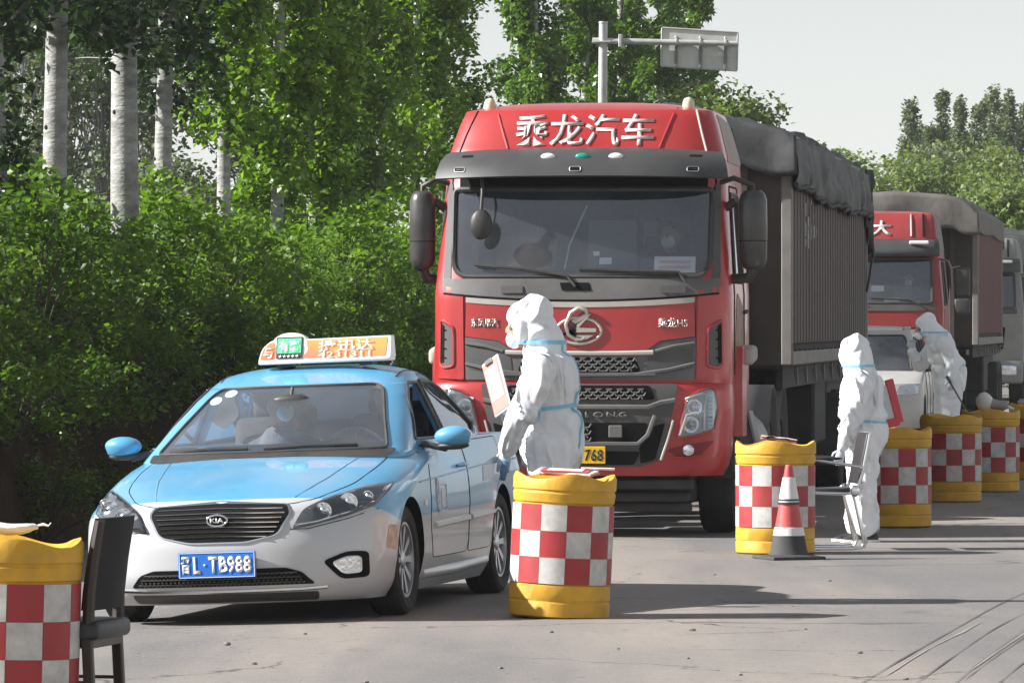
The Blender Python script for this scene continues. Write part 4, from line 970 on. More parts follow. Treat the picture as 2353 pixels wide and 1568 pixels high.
    seam('bumper_lip', [(-.585, .203), (-.45, .196), (0, .193), (.45, .196), (.585, .203)], raw, 'front', .012, M_chrome, T, .004)
    patch('bumper_skirt', rpoly([(-.52, .128), (.52, .128), (.54, .178), (-.54, .178)], .02), raw, 'front', M_blackpl, T, .006, .02)
    seam('bumper_gap', [(.405, .53), (.50, .528), (.70, .575), (.83, .62)], raw, 'front', .0028, M_seam, T); seam('bumper_gap', [(-.405, .53), (-.50, .528), (-.70, .575), (-.83, .62)], raw, 'front', .0028, M_seam, T)
    # number plate
    M_plate = pm('blue_plate', (.02, .16, .60), .4, var=.05)
    p = cast(raw, 'front', 0, .345)[0]
    NP = empty('number_plate', (0, p.y - .018, .345)); NP.parent = T
    b = MB(); b.box((0, .006, 0), (.445, .010, .145), None, .004); b.build('plate_blank', M_plate, NP)
    for z in (.0675, -.0675): 
        b = MB(); b.box((0, -.0005, z), (.432, .003, .0035)); b.build('plate_border', M_white_pl, NP)
    for x in (.2145, -.2145):
        b = MB(); b.box((x, -.0005, 0), (.0035, .003, .128)); b.build('plate_border', M_white_pl, NP)
    lettering('晋', .052, .095, (-.178, 0, 0), M_white_pl, NP, bold=.03, depth=.003)
    lettering('L', .040, .095, (-.115, 0, 0), M_white_pl, NP, bold=.03, depth=.003)
    lettering('·', .014, .014, (-.070, 0, 0), M_white_pl, NP, bold=.03, depth=.003)
    lettering('TB988', .245, .095, (.075, 0, 0), M_white_pl, NP, bold=.03, depth=.003, spacing=1.05)
    # --- doors, handles, trims on both flanks
    for side, sx in (('right', 1), ('left', -1)):
        fd = rpoly([(1.55, .30), (2.50, .30), (2.54, .62), (2.53, .955), (1.62, .945), (1.50, .80), (1.47, .50)], .05)
        rd = rpoly([(2.52, .30), (3.20, .30), (3.30, .52), (3.42, .66), (3.60, .76), (3.62, .965), (2.55, .955), (2.56, .62)], .05)
        for nm, pl, hy in (('front_door', fd, 2.36), ('rear_door', rd, 3.42)):
            Dr = patch(nm, pl, raw, side, M_two, T, 0.002, 0.010, .06, 60)
            seam('door_gap', pl, raw, side, .0032, M_seam, Dr, 0.0, .05, True)
            p = cast(raw, side, hy, .815)[0]; b = MB()
            b.tube([(p.x + sx * .006, hy - .09, .812), (p.x + sx * .032, hy - .05, .817), (p.x + sx * .034, hy + .05, .820), (p.x + sx * .006, hy + .09, .818)], [.009, .014, .014, .009], 8)
            b.build('door_handle', M_blue, Dr, 60)
        seam('side_moulding', [(1.56, .485), (2.0, .492), (2.50, .500)], raw, side, .020, M_silver, T, .004); seam('side_moulding', [(2.56, .502), (2.9, .508), (3.26, .514)], raw, side, .020, M_silver, T, .004)
        seam('shoulder_crease', [(1.2, .745), (2.0, .770), (3.0, .800), (4.2, .815)], raw, side, .006, M_two, T, .0)
        patch('side_marker_lamp', rpoly([(1.30, .605), (1.345, .605), (1.345, .64), (1.30, .64)], .012), raw, side, M_white_pl, T, .006, .012)
        # company emblem on the front door: a seal and a framed block of characters
        M_seal = pm('faded_seal', (.62, .63, .62), .7, var=.25, vs=40)
        E = patch('door_emblem', rpoly([(1.66, .545), (1.90, .545), (1.90, .735), (1.66, .735)], .02), raw, side, M_two, T, .0045, .003)
        seam('emblem_frame', rpoly([(1.68, .56), (1.885, .56), (1.885, .715), (1.68, .715)], .02), raw, side, .005, M_seal, E, .005, .04, True)
        seam('emblem_seal', [(1.655 + .022 * math.cos(a), .66 + .09 * math.sin(a)) for a in [2 * math.pi * k / 20 for k in range(20)]], raw, side, .006, M_seal, E, .005, .04, True)
        patch('emblem_block', rpoly([(1.745, .585), (1.855, .585), (1.855, .69), (1.745, .69)], .01), raw, side, M_seal, E, .007, .003)
        # mirror
        Mr = empty('wing_mirror', (sx * .90, 1.72, .985), 0); Mr.parent = T
        b = MB(); b.ellipsoid((sx * .095, 0, .015), (.112, .062, .056), 20, 12)
        b.v = [(x, y * (1.15 if y < 0 else .45), z + .018 * (x * sx - .1) * 2 - (.02 if z < 0 else 0) * max(0, (x * sx) / .2)) for x, y, z in b.v]; b.build('mirror_shell', M_blue, Mr, 180)
        b = MB(); b.box((sx * -.02, .01, -.045), (.16, .05, .035), (0, sx * .25, 0), .012, 2); b.ellipsoid((sx * .09, .01, -.045), (.10, .055, .025), 14, 8); b.build('mirror_arm', M_blackpl, Mr, 50)
        b = MB(); b.ellipsoid((sx * .10, .034, .015), (.105, .006, .056), 16, 8); b.build('mirror_glass', M_chrome, Mr, 60)
    # sill
    for sx in (-1, 1):
        b = MB(); b.tube([(sx * .842, 1.36, .215), (sx * .855, 2.2, .21), (sx * .842, 3.18, .225)], .035, 10); b.build('sill', M_silver, T, 60)
    b = MB(); b.box((0, 2.4, .17), (1.16, 3.4, .08)); b.build('underbody', M_dark, T)
    # lead-in: wheels
    for sx in (-1, 1):
        add_wheel(T, sx * .775, .95, .312, .312, .205, sx, 10, .215, steer=0.0)
        add_wheel(T, sx * .775, 3.60, .312, .312, .205, sx, 10, .215)
    # tail lamps
    for side in ('right', 'left'): patch('tail_lamp', rpoly([(4.30, .72), (4.52, .76), (4.50, .90), (4.25, .88)], .03), raw, side, pm('red_lens', (.35, .01, .01), .2), T, .006, .02, .04)
    # whip antenna
    b = MB(); b.ellipsoid((.42, 2.75, 1.425), (.02, .03, .012), 10, 6); b.tube([(.42, 2.75, 1.43), (.40, 2.80, 1.475), (.385, 2.86, 1.52)], [.006, .004, .002], 6); b.build('antenna', M_blackpl, T, 60)
    for sx in (-1, 1): seam('roof_channel', [(sx * .535, 2.3), (sx * .545, 2.8), (sx * .53, 3.2)], graw, 'top', .006, M_blackpl, T, 0)
    # fuel-door style patch of filler on the rear door (pale repaired area)
    patch('repair_patch', rpoly([(2.95, .70), (3.28, .715), (3.42, .80), (3.38, .84), (3.0, .79)], .04), raw, 'right', pm('pale_filler', (.52, .56, .62), .5, var=.12, vs=9), T, .0045, .003)
    patch('scuff', rpoly([(.845, 0), (.848, 0)], .0) if False else rpoly([(.43, .40), (.60, .38), (.60, .52), (.48, .53)], .03), raw, 'right', pm('orange_scuff', (.50, .36, .28), .6, var=.3, vs=14), T, .003, .002, .03)
    # --- roof sign
    bpy.context.view_layer.update()
    S = empty('taxi_roof_sign'); S.matrix_world = T.matrix_world @ Matrix.Translation((.09, 2.42, 1.452)); tag(S, 'lit orange taxi roof sign with a green display under a white dome', 'taxi sign')
    M_sign = bpy.data.materials.new('sign_face'); M_sign.use_nodes = True; t = M_sign.node_tree; N = t.nodes; L = t.links; bs = N['Principled BSDF']; bs.inputs['Roughness'].default_value = .35
    tc = N.new('ShaderNodeTexCoord'); sp = N.new('ShaderNodeSeparateXYZ'); L.new(tc.outputs['Object'], sp.inputs[0])
    ad = N.new('ShaderNodeMath'); ad.operation = 'MULTIPLY_ADD'; L.new(sp.outputs[0], ad.inputs[0]); ad.inputs[1].default_value = .14; L.new(sp.outputs[2], ad.inputs[2])
    mr = N.new('ShaderNodeMapRange'); mr.inputs['From Min'].default_value = .03; mr.inputs['From Max'].default_value = .145; L.new(ad.outputs[0], mr.inputs[0])
    mx = N.new('ShaderNodeMix'); mx.data_type = 'RGBA'; mx.inputs[6].default_value = (.74, .17, .09, 1); mx.inputs[7].default_value = (.80, .30, .08, 1); L.new(mr.outputs[0], mx.inputs[0]); L.new(mx.outputs[2], bs.inputs['Base Color'])
    L.new(mx.outputs[2], bs.inputs['Emission Color']); bs.inputs['Emission Strength'].default_value = 0.18
    b = MB(); b.box((0, 0, .008), (.80, .19, .022), None, .008, 2); b.build('sign_base', M_white_pl, S)
    shell = rpoly([(-.405, .016), (.405, .016), (.405, .148), (-.33, .140), (-.385, .095)], [.01, .01, .012, .02, .06])
    def slab(poly, y0, y1, tilt): return [[(x, y0 + z * tilt, z) for x, z in poly], [(x, y1 - z * tilt * .6, z) for x, z in poly]]
    b = MB(); b.loft(slab(shell, -.082, .085, .35)); b.build('sign_shell', M_white_pl, S, 30)
    def facep(name, poly, mat, off, par): 
        b = MB(); b.loft([[(x, -.082 + z * .35 - off, z) for x, z in poly], [(x, -.082 + z * .35 + .006, z) for x, z in poly]]); return b.build(name, mat, par, 30)
    F1 = facep('sign_face', rpoly([(-.135, .030), (.375, .030), (.385, .140), (-.115, .135), (-.10, .08)], .008), M_sign, .003, S)
    F2 = facep('sign_face', rpoly([(-.395, .028), (-.305, .028), (-.305, .128), (-.335, .128), (-.375, .092)], .01), M_sign, .003, S)
    dome = [(-.315, .10)] + [(-.215 + .108 * math.cos(a), .120 + .064 * math.sin(a)) for a in [math.pi - math.pi * k / 16 for k in range(17)]] + [(-.115, .10)]
    b = MB(); b.loft([[(x, -.082 + z * .35 - .002, z) for x, z in dome], [(x, .06 - (z - .1) * .3, z) for x, z in dome]]); b.build('dome', pm('milky_dome', (.74, .76, .70), .3, var=.05), S, 30)
    Dp = facep('display', rpoly([(-.295, .030), (-.135, .030), (-.135, .158), (-.295, .158)], .005), M_blackpl, .007, S)
    M_green = pm('green_display', (.10, .45, .22), .4, emit=(.15, .75, .35), es=.2); M_greenlit = pm('green_lit', (.5, .9, .65), .4, emit=(.45, 1.0, .65), es=.45)
    facep('display_screen', rpoly([(-.288, .062), (-.142, .062), (-.142, .150), (-.288, .150)], .004), M_green, .010, Dp)
    def letters(body, w, h, x, z, mat, off, par, bold=.02):
        o = lettering(body, w, h, (x, 0, z), mat, par, bold=bold, depth=.003)
        for v in o.data.vertices: v.co.y += -.082 + v.co.z * .35 - off
        return o
    letters('有客', .125, .068, -.215, .106, M_greenlit, .013, Dp, .012)
    letters('★★★★★', .13, .020, -.215, .045, M_white_pl, .010, Dp)
    M_signlet = pm('sign_lettering', (.85, .80, .66), .4, emit=(1, .92, .75), es=.12)
    letters('捷迅达', .34, .068, .135, .097, M_signlet, .006, F1, .014)
    letters('4231311', .32, .034, .125, .046, M_signlet, .006, F1, .006)
    letters('与', .055, .07, -.345, .070, M_signlet, .006, F2, .01)
    for x in (-.25, .25):
        b = MB(); b.box((x, 0, -.012), (.09, .12, .024), None, .006); b.build('magnet_foot', M_blackpl, S)
    # people in the cabin
    MW = T.matrix_world.copy()
    sitter('person', 'taxi driver in dark clothes behind the steering wheel, hand raised', MW, (.37, 2.62, .52), M_navy, None, False, R(-25), .04, [(-.10, -.42, .36), (.20, -.45, .40)], .92)
    sitter('person', 'taxi passenger with black hair and a white face mask looking aside', MW, (-.28, 2.60, .50), M_greycloth, None, True, R(40), .03, None, .92)
    return T
TAXI = taxi()
# ================================================================== trucks
M_tred = pm('truck_red_paint', (0.35, 0.011, 0.013), 0.35, var=0.10, vs=2, coat=0.45, dust=0.12, dcol=(0.40, 0.22, 0.19), ds=1.4)
M_tred2 = pm('old_red_paint', (0.27, 0.012, 0.015), 0.45, var=0.12, vs=2, coat=0.2, dust=0.18, dcol=(0.36, 0.22, 0.19), ds=1.6)
M_tgrey = pm('dusty_grey_plastic', (0.070, 0.070, 0.072), 0.6, var=0.12, vs=4, dust=0.32, dcol=(0.30, 0.28, 0.25), ds=2.5)
M_tgrey_d = pm('dark_grey_plastic', (0.045, 0.045, 0.047), 0.6, var=0.12, vs=4, dust=0.35, dcol=(0.20, 0.19, 0.17), ds=2.5)
M_visor = pm('visor_plastic', (0.032, 0.033, 0.035), 0.45, var=0.10, vs=3, dust=0.16, dcol=(0.24, 0.23, 0.21), ds=2.0)
M_dusty = pm('dust_film', (0.42, 0.39, 0.35), 0.9, var=0.12, vs=3, spec=0.1)
M_beige = pm('dusty_side_panel', (0.34, 0.29, 0.27), 0.75, var=0.10, vs=2, dust=0.4, dcol=(0.45, 0.40, 0.36), ds=2)
M_tarp = pm('dark_tarpaulin', (0.034, 0.036, 0.040), 0.6, var=0.3, vs=2.2, bump=0.5, bs=6, dust=0.4, dcol=(0.11, 0.107, 0.105), ds=1.3)
M_tarp2 = pm('brown_grey_tarpaulin', (0.085, 0.078, 0.072), 0.7, var=0.2, vs=2.2, bump=0.3, bs=9, dust=0.5, dcol=(0.20, 0.18, 0.16), ds=1.3)
M_rib = pm('dusty_maroon_steel', (0.085, 0.060, 0.056), 0.7, var=0.2, vs=2, dust=0.6, dcol=(0.145, 0.13, 0.12), ds=1.6, stretch=(1, 1, .25))
M_rib2 = pm('maroon_steel', (0.14, 0.045, 0.045), 0.7, var=0.2, vs=2, dust=0.5, dcol=(0.15, 0.11, 0.10), ds=1.6, stretch=(1, 1, .25))
M_front_wall = pm('dark_front_wall', (0.045, 0.033, 0.031), 0.8, var=0.25, vs=2, dust=0.35, dcol=(0.11, 0.09, 0.08))
M_rail = pm('dusty_steel_rail', (0.20, 0.19, 0.18), 0.7, 0.2, var=0.2, vs=4, dust=0.4)
M_chassis = pm('black_chassis', (0.018, 0.018, 0.018), 0.75, var=0.25, dust=0.35, dcol=(0.09, 0.08, 0.075))
M_plate_y = pm('yellow_plate', (0.72, 0.44, 0.015), 0.45, var=0.05)
M_ink = pm('black_ink', (0.015, 0.015, 0.015), 0.6)
M_lamp_clear = pm('headlamp_reflector', (0.72, 0.75, 0.80), 0.15, 0.9, var=0.2, vs=14, bump=0.5, bs=22)
M_amber = pm('amber_lens', (0.55, 0.50, 0.36), 0.35, var=0.05)
M_dirtyglass_lamp = glass_mat('dusty_lens', (0.88, 0.9, 0.92), 0.06, 0.06)
def plan_half(w, y0, D, n, yr, Dr=0.08, n1=26, n2=8, n3=8):
    pts = []
    for i in range(n1):
        t = math.pi / 2 * i / (n1 - 1); x = w * (math.sin(t) ** (2 / n) if i else 0.0); q = x / w; pts.append((x, y0 + D * (1 - max(0, 1 - q ** n) ** (1 / n))))
    ya = y0 + D; yb = yr - Dr
    for i in range(1, n2): pts.append((w, ya + (yb - ya) * i / n2))
    for i in range(n3):
        t = math.pi / 2 * i / (n3 - 1); pts.append((w * (math.cos(t) ** (2 / 6) if i < n3 - 1 else 0), yb + Dr * (math.sin(t) ** (2 / 6) if i else 0)))
    return pts
def ring_of(h, z): return [(x, y, z) for x, y in h] + [(-x, y, z) for x, y in h[-2:0:-1]]
def shell(name, zs, f, mat, parent, caps=True, smooth=180, roof=None):
    rings = [ring_of(f(z), z) for z in zs]
    if roof:
        h = f(zs[-1]); cy_ = (min(p[1] for p in h) + max(p[1] for p in h)) / 2
        for s in (.985, .955, .91, .84, .74, .6, .4, .15): rings.append(ring_of([(x * s, cy_ + (y - cy_) * s) for x, y in h], zs[-1] + roof * (1 - s ** 3)))
    b = MB(); b.loft(rings, caps=caps); me = b.mesh(name)
    bm = bmesh.new(); bm.from_mesh(me); bmesh.ops.recalc_face_normals(bm, faces=bm.faces[:]); bm.to_mesh(me); bm.free()
    return me
def hexmesh(bvh, x0, x1, z0, z1, off, mat, parent, name='mesh_grid', cell=.085, th=.007):
    """honeycomb of bars lying in front of a dark opening"""
    b = MB(); hx = cell; hzz = cell * .62; rows = int((z1 - z0) / (hzz * .5)) + 2
    for r in range(rows):
        z = z0 + r * hzz * .5
        n = int((x1 - x0) / hx) + 2
        for k in range(n):
            x = x0 + k * hx + (hx / 2 if r % 2 else 0)
            pts = [(x - hx * .30, z), (x + hx * .30, z)], [(x + hx * .30, z), (x + hx * .5 + 0, z + hzz * .5)], [(x - hx * .30, z), (x - hx * .5, z + hzz * .5)]
            for a, c in pts:
                if not (x0 <= a[0] <= x1 and x0 <= c[0] <= x1 and z0 <= a[1] <= z1 and z0 <= c[1] <= z1): continue
                A = cast(bvh, 'front', *a)[0] - Vector((0, off, 0)); B = cast(bvh, 'front', *c)[0] - Vector((0, off, 0))
                b.tube([A, B], th, 5)
    return b.build(name, mat, parent, 60)
def truck_one():
    yf = 43.45; T = empty('truck', (at(1330, yf), yf, 0.068), -R(6.7)); T.scale = (.958, .958, .958); tag(T, 'red heavy truck facing the camera with black sun visor, first in the queue', 'truck')
    bpy.context.view_layer.update()
    # ---- cab
    CZ = [.98, 1.2, 1.9, 2.03, 2.80, 3.03, 3.28, 3.40]; CW = [1.20, 1.215, 1.215, 1.205, 1.150, 1.135, 1.065, 1.02]; CY = [.02, .0, .02, .05, .24, .30, .44, .53]; CR = [2.25, 2.25, 2.25, 2.25, 2.25, 2.25, 2.2, 2.15]
    def f(z):
        i = lambda a: float(np.interp(z, CZ, a)); return plan_half(i(CW), i(CY), .36, 3.0, i(CR), .1, 34)
    zs = [.98, 1.1, 1.2, 1.35, 1.5, 1.65, 1.8, 1.9, 1.97, 2.03, 2.15, 2.3, 2.45, 2.6, 2.72, 2.8, 2.9, 3.03, 3.10, 3.18, 3.28, 3.34, 3.40]
    me = shell('cab_shell', zs, f, None, None, roof=.085); raw = bvh_of(me)
    ws = rpoly([(-1.045, 2.035), (1.045, 2.035), (1.055, 2.75), (-1.055, 2.75)], [.16, .16, .05, .05], 6)
    sw = rpoly([(.66, 2.0), (1.50, 2.0), (1.50, 2.72), (.80, 2.72)], .06)
    bm = bmesh.new(); bm.from_mesh(me); cut_opening(bm, ws, 'front'); cut_opening(bm, sw, 'right'); cut_opening(bm, sw, 'left'); bm.to_mesh(me); bm.free()
    cab = link('cab_shell', me, [M_tred], T, 180); sol = cab.modifiers.new('s', 'SOLIDIFY'); sol.thickness = .04; sol.offset = -1; apply_mods(cab); cab.data.materials.clear(); cab.data.materials.append(M_tred); cab.data.shade_smooth(); cab.data.set_sharp_from_angle(angle=R(45))
    W = patch('windscreen', ws, raw, 'front', M_glass_truck, T, -.006, 0, .09, 180)
    for s in ('right', 'left'):
        patch('door_window', sw, raw, s, M_glass_dark, T, -.006, 0, .1, 180); seam('window_seal', sw, raw, s, .018, M_blackpl, T, .002, .06, True)
    seam('windscreen_seal', ws, raw, 'front', .022, M_blackpl, T, .004, .06, True)
    # black band over the glass, under the visor
    patch('header_band', rpoly([(-1.09, 2.74), (1.09, 2.74), (1.08, 2.90), (-1.08, 2.90)], .02), raw, 'front', M_dark, T, .004, .01, .1)
    # pillars beside the glass
    for sx in (-1, 1): patch('pillar_cover', rpoly([(sx * 1.065, 1.98), (sx * 1.13, 2.0), (sx * 1.115, 2.8), (sx * 1.075, 2.8)], .02), raw, 'front', M_tgrey_d, T, .006, .01, .08)
    # cowl with wiper bay, arched lower edge
    arc = [(x, 1.905 - .055 * (1 - (x / 1.1) ** 2)) for x in np.linspace(-1.12, 1.12, 21)]
    patch('cowl_panel', [(-1.13, 2.03), *arc, (1.13, 2.03), (1.02, 2.022), (-1.02, 2.022)], raw, 'front', M_tgrey, T, .018, .03, .1)
    for x0, x1 in ((-.64, -.46), (.66, .86)): patch('cowl_flap', rpoly([(x0, 1.905), (x1, 1.905), (x1, 1.965), (x0, 1.965)], .01), raw, 'front', M_tgrey_d, T, .026, .012, .08)
    patch('cowl_recess', rpoly([(-.14, 1.925), (.10, 1.925), (.08, 1.99), (-.16, 1.99)], .01), raw, 'front', M_dark, T, .022, .008, .08)
    seam('cowl_gap', [(x, z - .004) for x, z in arc], raw, 'front', .010, M_seam, T, .012)
    # pale dusty ledge, then the red front panel
    lo = [(x, 1.845 - .055 * (1 - (x / 1.1) ** 2)) for x in np.linspace(.93, -.93, 19)]; up = [(x, 1.888 - .055 * (1 - (x / 1.1) ** 2)) for x in np.linspace(-.93, .93, 19)]
    patch('front_ledge', up + lo, raw, 'front', M_dusty, T, .020, .02, .1)
    red = [(x, 1.850 - .055 * (1 - (x / 1.1) ** 2)) for x in np.linspace(-.93, .93, 19)] + [(.935, 1.555), (.66, 1.520), (.54, 1.440), (-.54, 1.440), (-.66, 1.520), (-.935, 1.555)]
    FP = patch('front_panel', red, raw, 'front', M_tred, T, .014, .02, .09)
    seam('panel_gap', red, raw, 'front', .006, M_seam, T, .002, .06, True)
    # side corner panels with black air vents
    for sx in (-1, 1):
        cp = rpoly([(sx * .955, 1.93), (sx * 1.17, 1.97), (sx * 1.195, 1.60), (sx * 1.195, 1.215), (sx * .945, 1.205)], .02)
        CP = patch('corner_panel', cp, raw, 'front', M_tred, T, .016, .02, .06)
        v = rpoly([(sx * 1.035, 1.63), (sx * 1.145, 1.69), (sx * 1.150, 1.33), (sx * 1.115, 1.30), (sx * 1.03, 1.315)], .03)
        seam('vent_rim', v, raw, 'front', .014, M_tred, CP, .016, .05, True)
        patch('air_vent', v, raw, 'front', M_tgrey_d, CP, .019, .005, .05)
        for k in range(4): seam('vent_fin', [(sx * 1.10, 1.38 + k * .075), (sx * 1.15, 1.385 + k * .075)], raw, 'front', .006, M_dark, CP, .022)
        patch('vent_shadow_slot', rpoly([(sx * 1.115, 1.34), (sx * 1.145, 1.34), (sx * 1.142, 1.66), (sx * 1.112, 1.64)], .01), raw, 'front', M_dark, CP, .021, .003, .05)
    # upper grille
    UG = patch('upper_grille', rpoly([(-.935, 1.55), (-.66, 1.515), (-.54, 1.435), (.54, 1.435), (.66, 1.515), (.935, 1.55), (.93, 1.205), (-.93, 1.205)], .01), raw, 'front', M_tgrey, T, .010, .02, .08)
    patch('grille_opening', rpoly([(-.50, 1.27), (.50, 1.27), (.46, 1.385), (-.46, 1.385)], .03), raw, 'front', M_dark, UG, .013, .003, .1)
    hexmesh(raw, -.48, .48, 1.275, 1.385, .020, M_tgrey, UG)
    seam('chrome_lip', [(-.60, 1.425), (-.3, 1.418), (.3, 1.418), (.60, 1.425)], raw, 'front', .020, M_dusty, UG, .012)
    for sx in (-1, 1):
        seam('grille_bar', [(sx * .62, 1.435), (sx * .76, 1.475), (sx * .93, 1.50)], raw, 'front', .014, M_tgrey, UG, .016)
        patch('grille_wing', rpoly([(sx * .56, 1.40), (sx * .74, 1.445), (sx * .925, 1.47), (sx * .92, 1.30), (sx * .75, 1.265), (sx * .54, 1.255)], .02), raw, 'front', M_tgrey_d, UG, .014, .004, .08)
        seam('grille_bar', [(sx * .50, 1.255), (sx * .72, 1.285), (sx * .93, 1.335)], raw, 'front', .016, M_tgrey, UG, .016)
    seam('grille_bar', [(-.62, 1.25), (0, 1.243), (.62, 1.25)], raw, 'front', .018, M_tgrey, UG, .014)
    # badge
    bz, bx = 1.62, .0; y0 = cast(raw, 'front', bx, bz)[0].y - .03
    B = empty('badge', (bx, y0, bz)); B.parent = FP; M_bdg = pm('dusty_chrome', (.58, .53, .48), .35, .7, var=.1, dust=.3)
    b = MB(); b.tube([(.18 * math.cos(a), .012 * abs(math.cos(a)), -.02 + .105 * math.sin(a)) for a in [2 * math.pi * k / 40 for k in range(40)]], .013, 8, close=True); b.build('badge_ring', M_bdg, B, 60)
    b = MB(); b.tube([(.07, -.006, .115), (.055, -.008, .150), (.0, -.008, .165), (-.065, -.008, .125), (-.105, -.008, .03), (-.085, -.006, -.05), (-.02, -.004, -.095), (.03, -.004, -.09), (.05, -.004, -.07)], [.012, .020, .021, .018, .016, .016, .015, .012, .008], 8); b.build('badge_swoosh', M_bdg, B, 60)
    b = MB(); b.prism([(-.06, .06), (.05, .115), (.10, .115), (.04, .05), (.0, .005), (.14, .0), (.14, -.03), (-.14, -.035), (-.14, -.055), (.12, -.055), (.06, -.09), (-.02, -.10), (-.02, -.055), (-.13, -.055), (-.06, -.005), (-.015, .03)], -.010, .006); b.build('badge_wing', M_bdg, B, 30)
    lettering('东风柳汽', .225, .072, (-.77, 0, 1.665), M_bdg, FP, bold=.004, depth=.006, bvh=raw, off=.016)
    lettering('乘龙H5', .235, .078, (.76, 0, 1.665), M_bdg, FP, bold=.008, depth=.006, bvh=raw, off=.016)
    # ---- lower bumper block
    BZ_ = [.43, .50, .62, .95, 1.16, 1.185]; BW = [1.13, 1.17, 1.20, 1.225, 1.215, 1.20]; BY = [.03, -.01, -.03, -.03, -.02, .0]
    def fb(z):
        i = lambda a: float(np.interp(z, BZ_, a)); return plan_half(i(BW), i(BY), .36, 3.0, .62, .05, 34, 3, 6)
    me = shell('bumper', [.43, .46, .50, .56, .62, .7, .8, .9, 1.0, 1.1, 1.16, 1.185], fb, None, None); braw = bvh_of(me)
    BP = link('bumper', me, [M_tred], T, 180); BP.data.set_sharp_from_angle(angle=R(45))
    cpoly = rpoly([(-.80, 1.175), (.80, 1.175), (.76, .95), (.66, .56), (.50, .505), (-.50, .505), (-.66, .56), (-.76, .95)], .03)
    CB = patch('bumper_centre', cpoly, braw, 'front', M_tgrey_d, BP, .012, .02, .09)
    patch('grille_opening', rpoly([(-.62, 1.045), (.62, 1.045), (.58, 1.16), (-.58, 1.16)], .03), braw, 'front', M_dark, CB, .016, .004, .1)
    hexmesh(braw, -.56, .56, 1.05, 1.155, .022, M_tgrey, CB)
    seam('bumper_bar', [(-.78, 1.04), (-.66, 1.02), (-.56, .985), (.56, .985), (.66, 1.02), (.78, 1.04)], braw, 'front', .022, M_tgrey, CB, .010)
    lettering('CHENGLONG', .80, .045, (0, 0, .925), M_tgrey, CB, bold=.02, depth=.008, bvh=braw, off=.018, spacing=1.25)
    patch('lower_opening', rpoly([(-.50, .70), (.50, .70), (.57, .86), (-.57, .86)], .04), braw, 'front', M_dark, CB, .016, .004, .1)
    hexmesh(braw, -.12, .12, .71, .85, .021, M_tgrey, CB, 'mesh_grid', .09)
    y0 = cast(braw, 'front', .0, .78)[0].y
    for x in (.30, -.30): b = MB(); b.box((x, y0 - .015, .79), (.11, .03, .10), None, .006); b.build('sensor_box', M_tgrey, CB)
    seam('bumper_bar', [(-.62, .92), (-.56, .76), (-.48, .690), (.48, .690), (.56, .76), (.62, .92)], braw, 'front', .020, M_tgrey, CB, .012)
    patch('step_recess', rpoly([(-.45, .52), (.45, .52), (.50, .63), (-.50, .63)], .03), braw, 'front', M_dark, CB, .016, .004, .1)
    for sx in (-1, 1):
        patch('step_pad', rpoly([(sx * .50, .53), (sx * .62, .565), (sx * .70, .86), (sx * .60, .83), (sx * .49, .66)], .02), braw, 'front', M_dark, CB, .016, .004, .08)
        seam('bumper_trim', [(sx * .665, .56), (sx * .72, .72), (sx * .765, .88)], braw, 'front', .010, M_dusty, CB, .016)
        # headlamp
        hp = rpoly([(sx * .80, .735), (sx * .93, .755), (sx * 1.085, .80), (sx * 1.120, .96), (sx * 1.095, 1.145), (sx * .985, 1.125), (sx * .875, 1.06)], [.02, .03, .03, .04, .05, .03, .05])
        HL = patch('headlamp', hp, braw, 'front', M_lamp_in2, BP, .010, .03, .04)
        for (cx_, cz_, rx_, rz2) in ((.93, .985, .062, .050), (.905, .845, .062, .052)):
            p = cast(braw, 'front', sx * cx_, cz_)[0]; b = MB()
            b.lathe([(.062, -.004), (.066, -.016), (.050, -.018), (.030, -.006), (.018, -.020), (.004, -.028)], 22, (p.x, p.y - .004, p.z), 'y'); b.build('lamp_reflector', M_lamp_clear, HL, 50)
        for pts in ([(.815, .76), (.87, .925), (1.01, .955), (1.03, 1.09)], [(.885, .925), (.98, .94)], [(.86, 1.05), (1.0, 1.10)], [(1.01, .80), (1.015, .95)]):
            seam('lamp_divider', [(sx * a, c) for a, c in pts], braw, 'front', .010, M_white_pl, HL, .018)
        for k in range(9): 
            p = cast(braw, 'front', sx * (1.055 + .004 * (k % 2)), .825 + k * .032)[0]; b = MB(); b.box((p.x, p.y - .02, p.z), (.045, .012, .020), (0, 0, sx * .5), .004); b.build('lamp_diode', pm('ice_blue_lens', (.45, .66, .80), .2, var=.15) if k == 0 and sx == -1 else bpy.data.materials['ice_blue_lens'], HL)
        patch('lens', hp, braw, 'front', M_dirtyglass_lamp, HL, .040, .035, .04, 180)
        seam('lamp_rim', hp, braw, 'front', .012, M_tred, HL, .012, .05, True)
        # fog lamp in a red scoop
        fo = rpoly([(sx * .70, .64), (sx * .86, .685), (sx * 1.10, .72), (sx * .98, .60), (sx * .85, .555)], .04)
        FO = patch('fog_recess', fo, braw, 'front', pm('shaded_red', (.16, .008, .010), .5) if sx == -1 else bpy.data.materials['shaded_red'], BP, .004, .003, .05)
        p = cast(braw, 'front', sx * .885, .640)[0]; b = MB(); b.lathe([(.045, .01), (.045, -.012), (.034, -.020), (.004, -.024)], 24, (p.x, p.y - .008, p.z), 'y'); b.build('fog_lamp', M_lamp_clear, FO, 40)
        seam('scoop_lip', [(sx * .76, .585), (sx * .88, .575), (sx * 1.0, .605)], braw, 'front', .010, M_tred, FO, .010)
    # gap between cab and bumper
    b = MB(); b.loft([ring_of(plan_half(1.19, .02, .36, 3.0, .6, .05), 1.17), ring_of(plan_half(1.19, .02, .36, 3.0, .6, .05), 1.23)]); b.build('cab_gap', M_dark, T, 60)
    # plate
    y0 = cast(braw, 'front', 0, .60)[0].y - .035
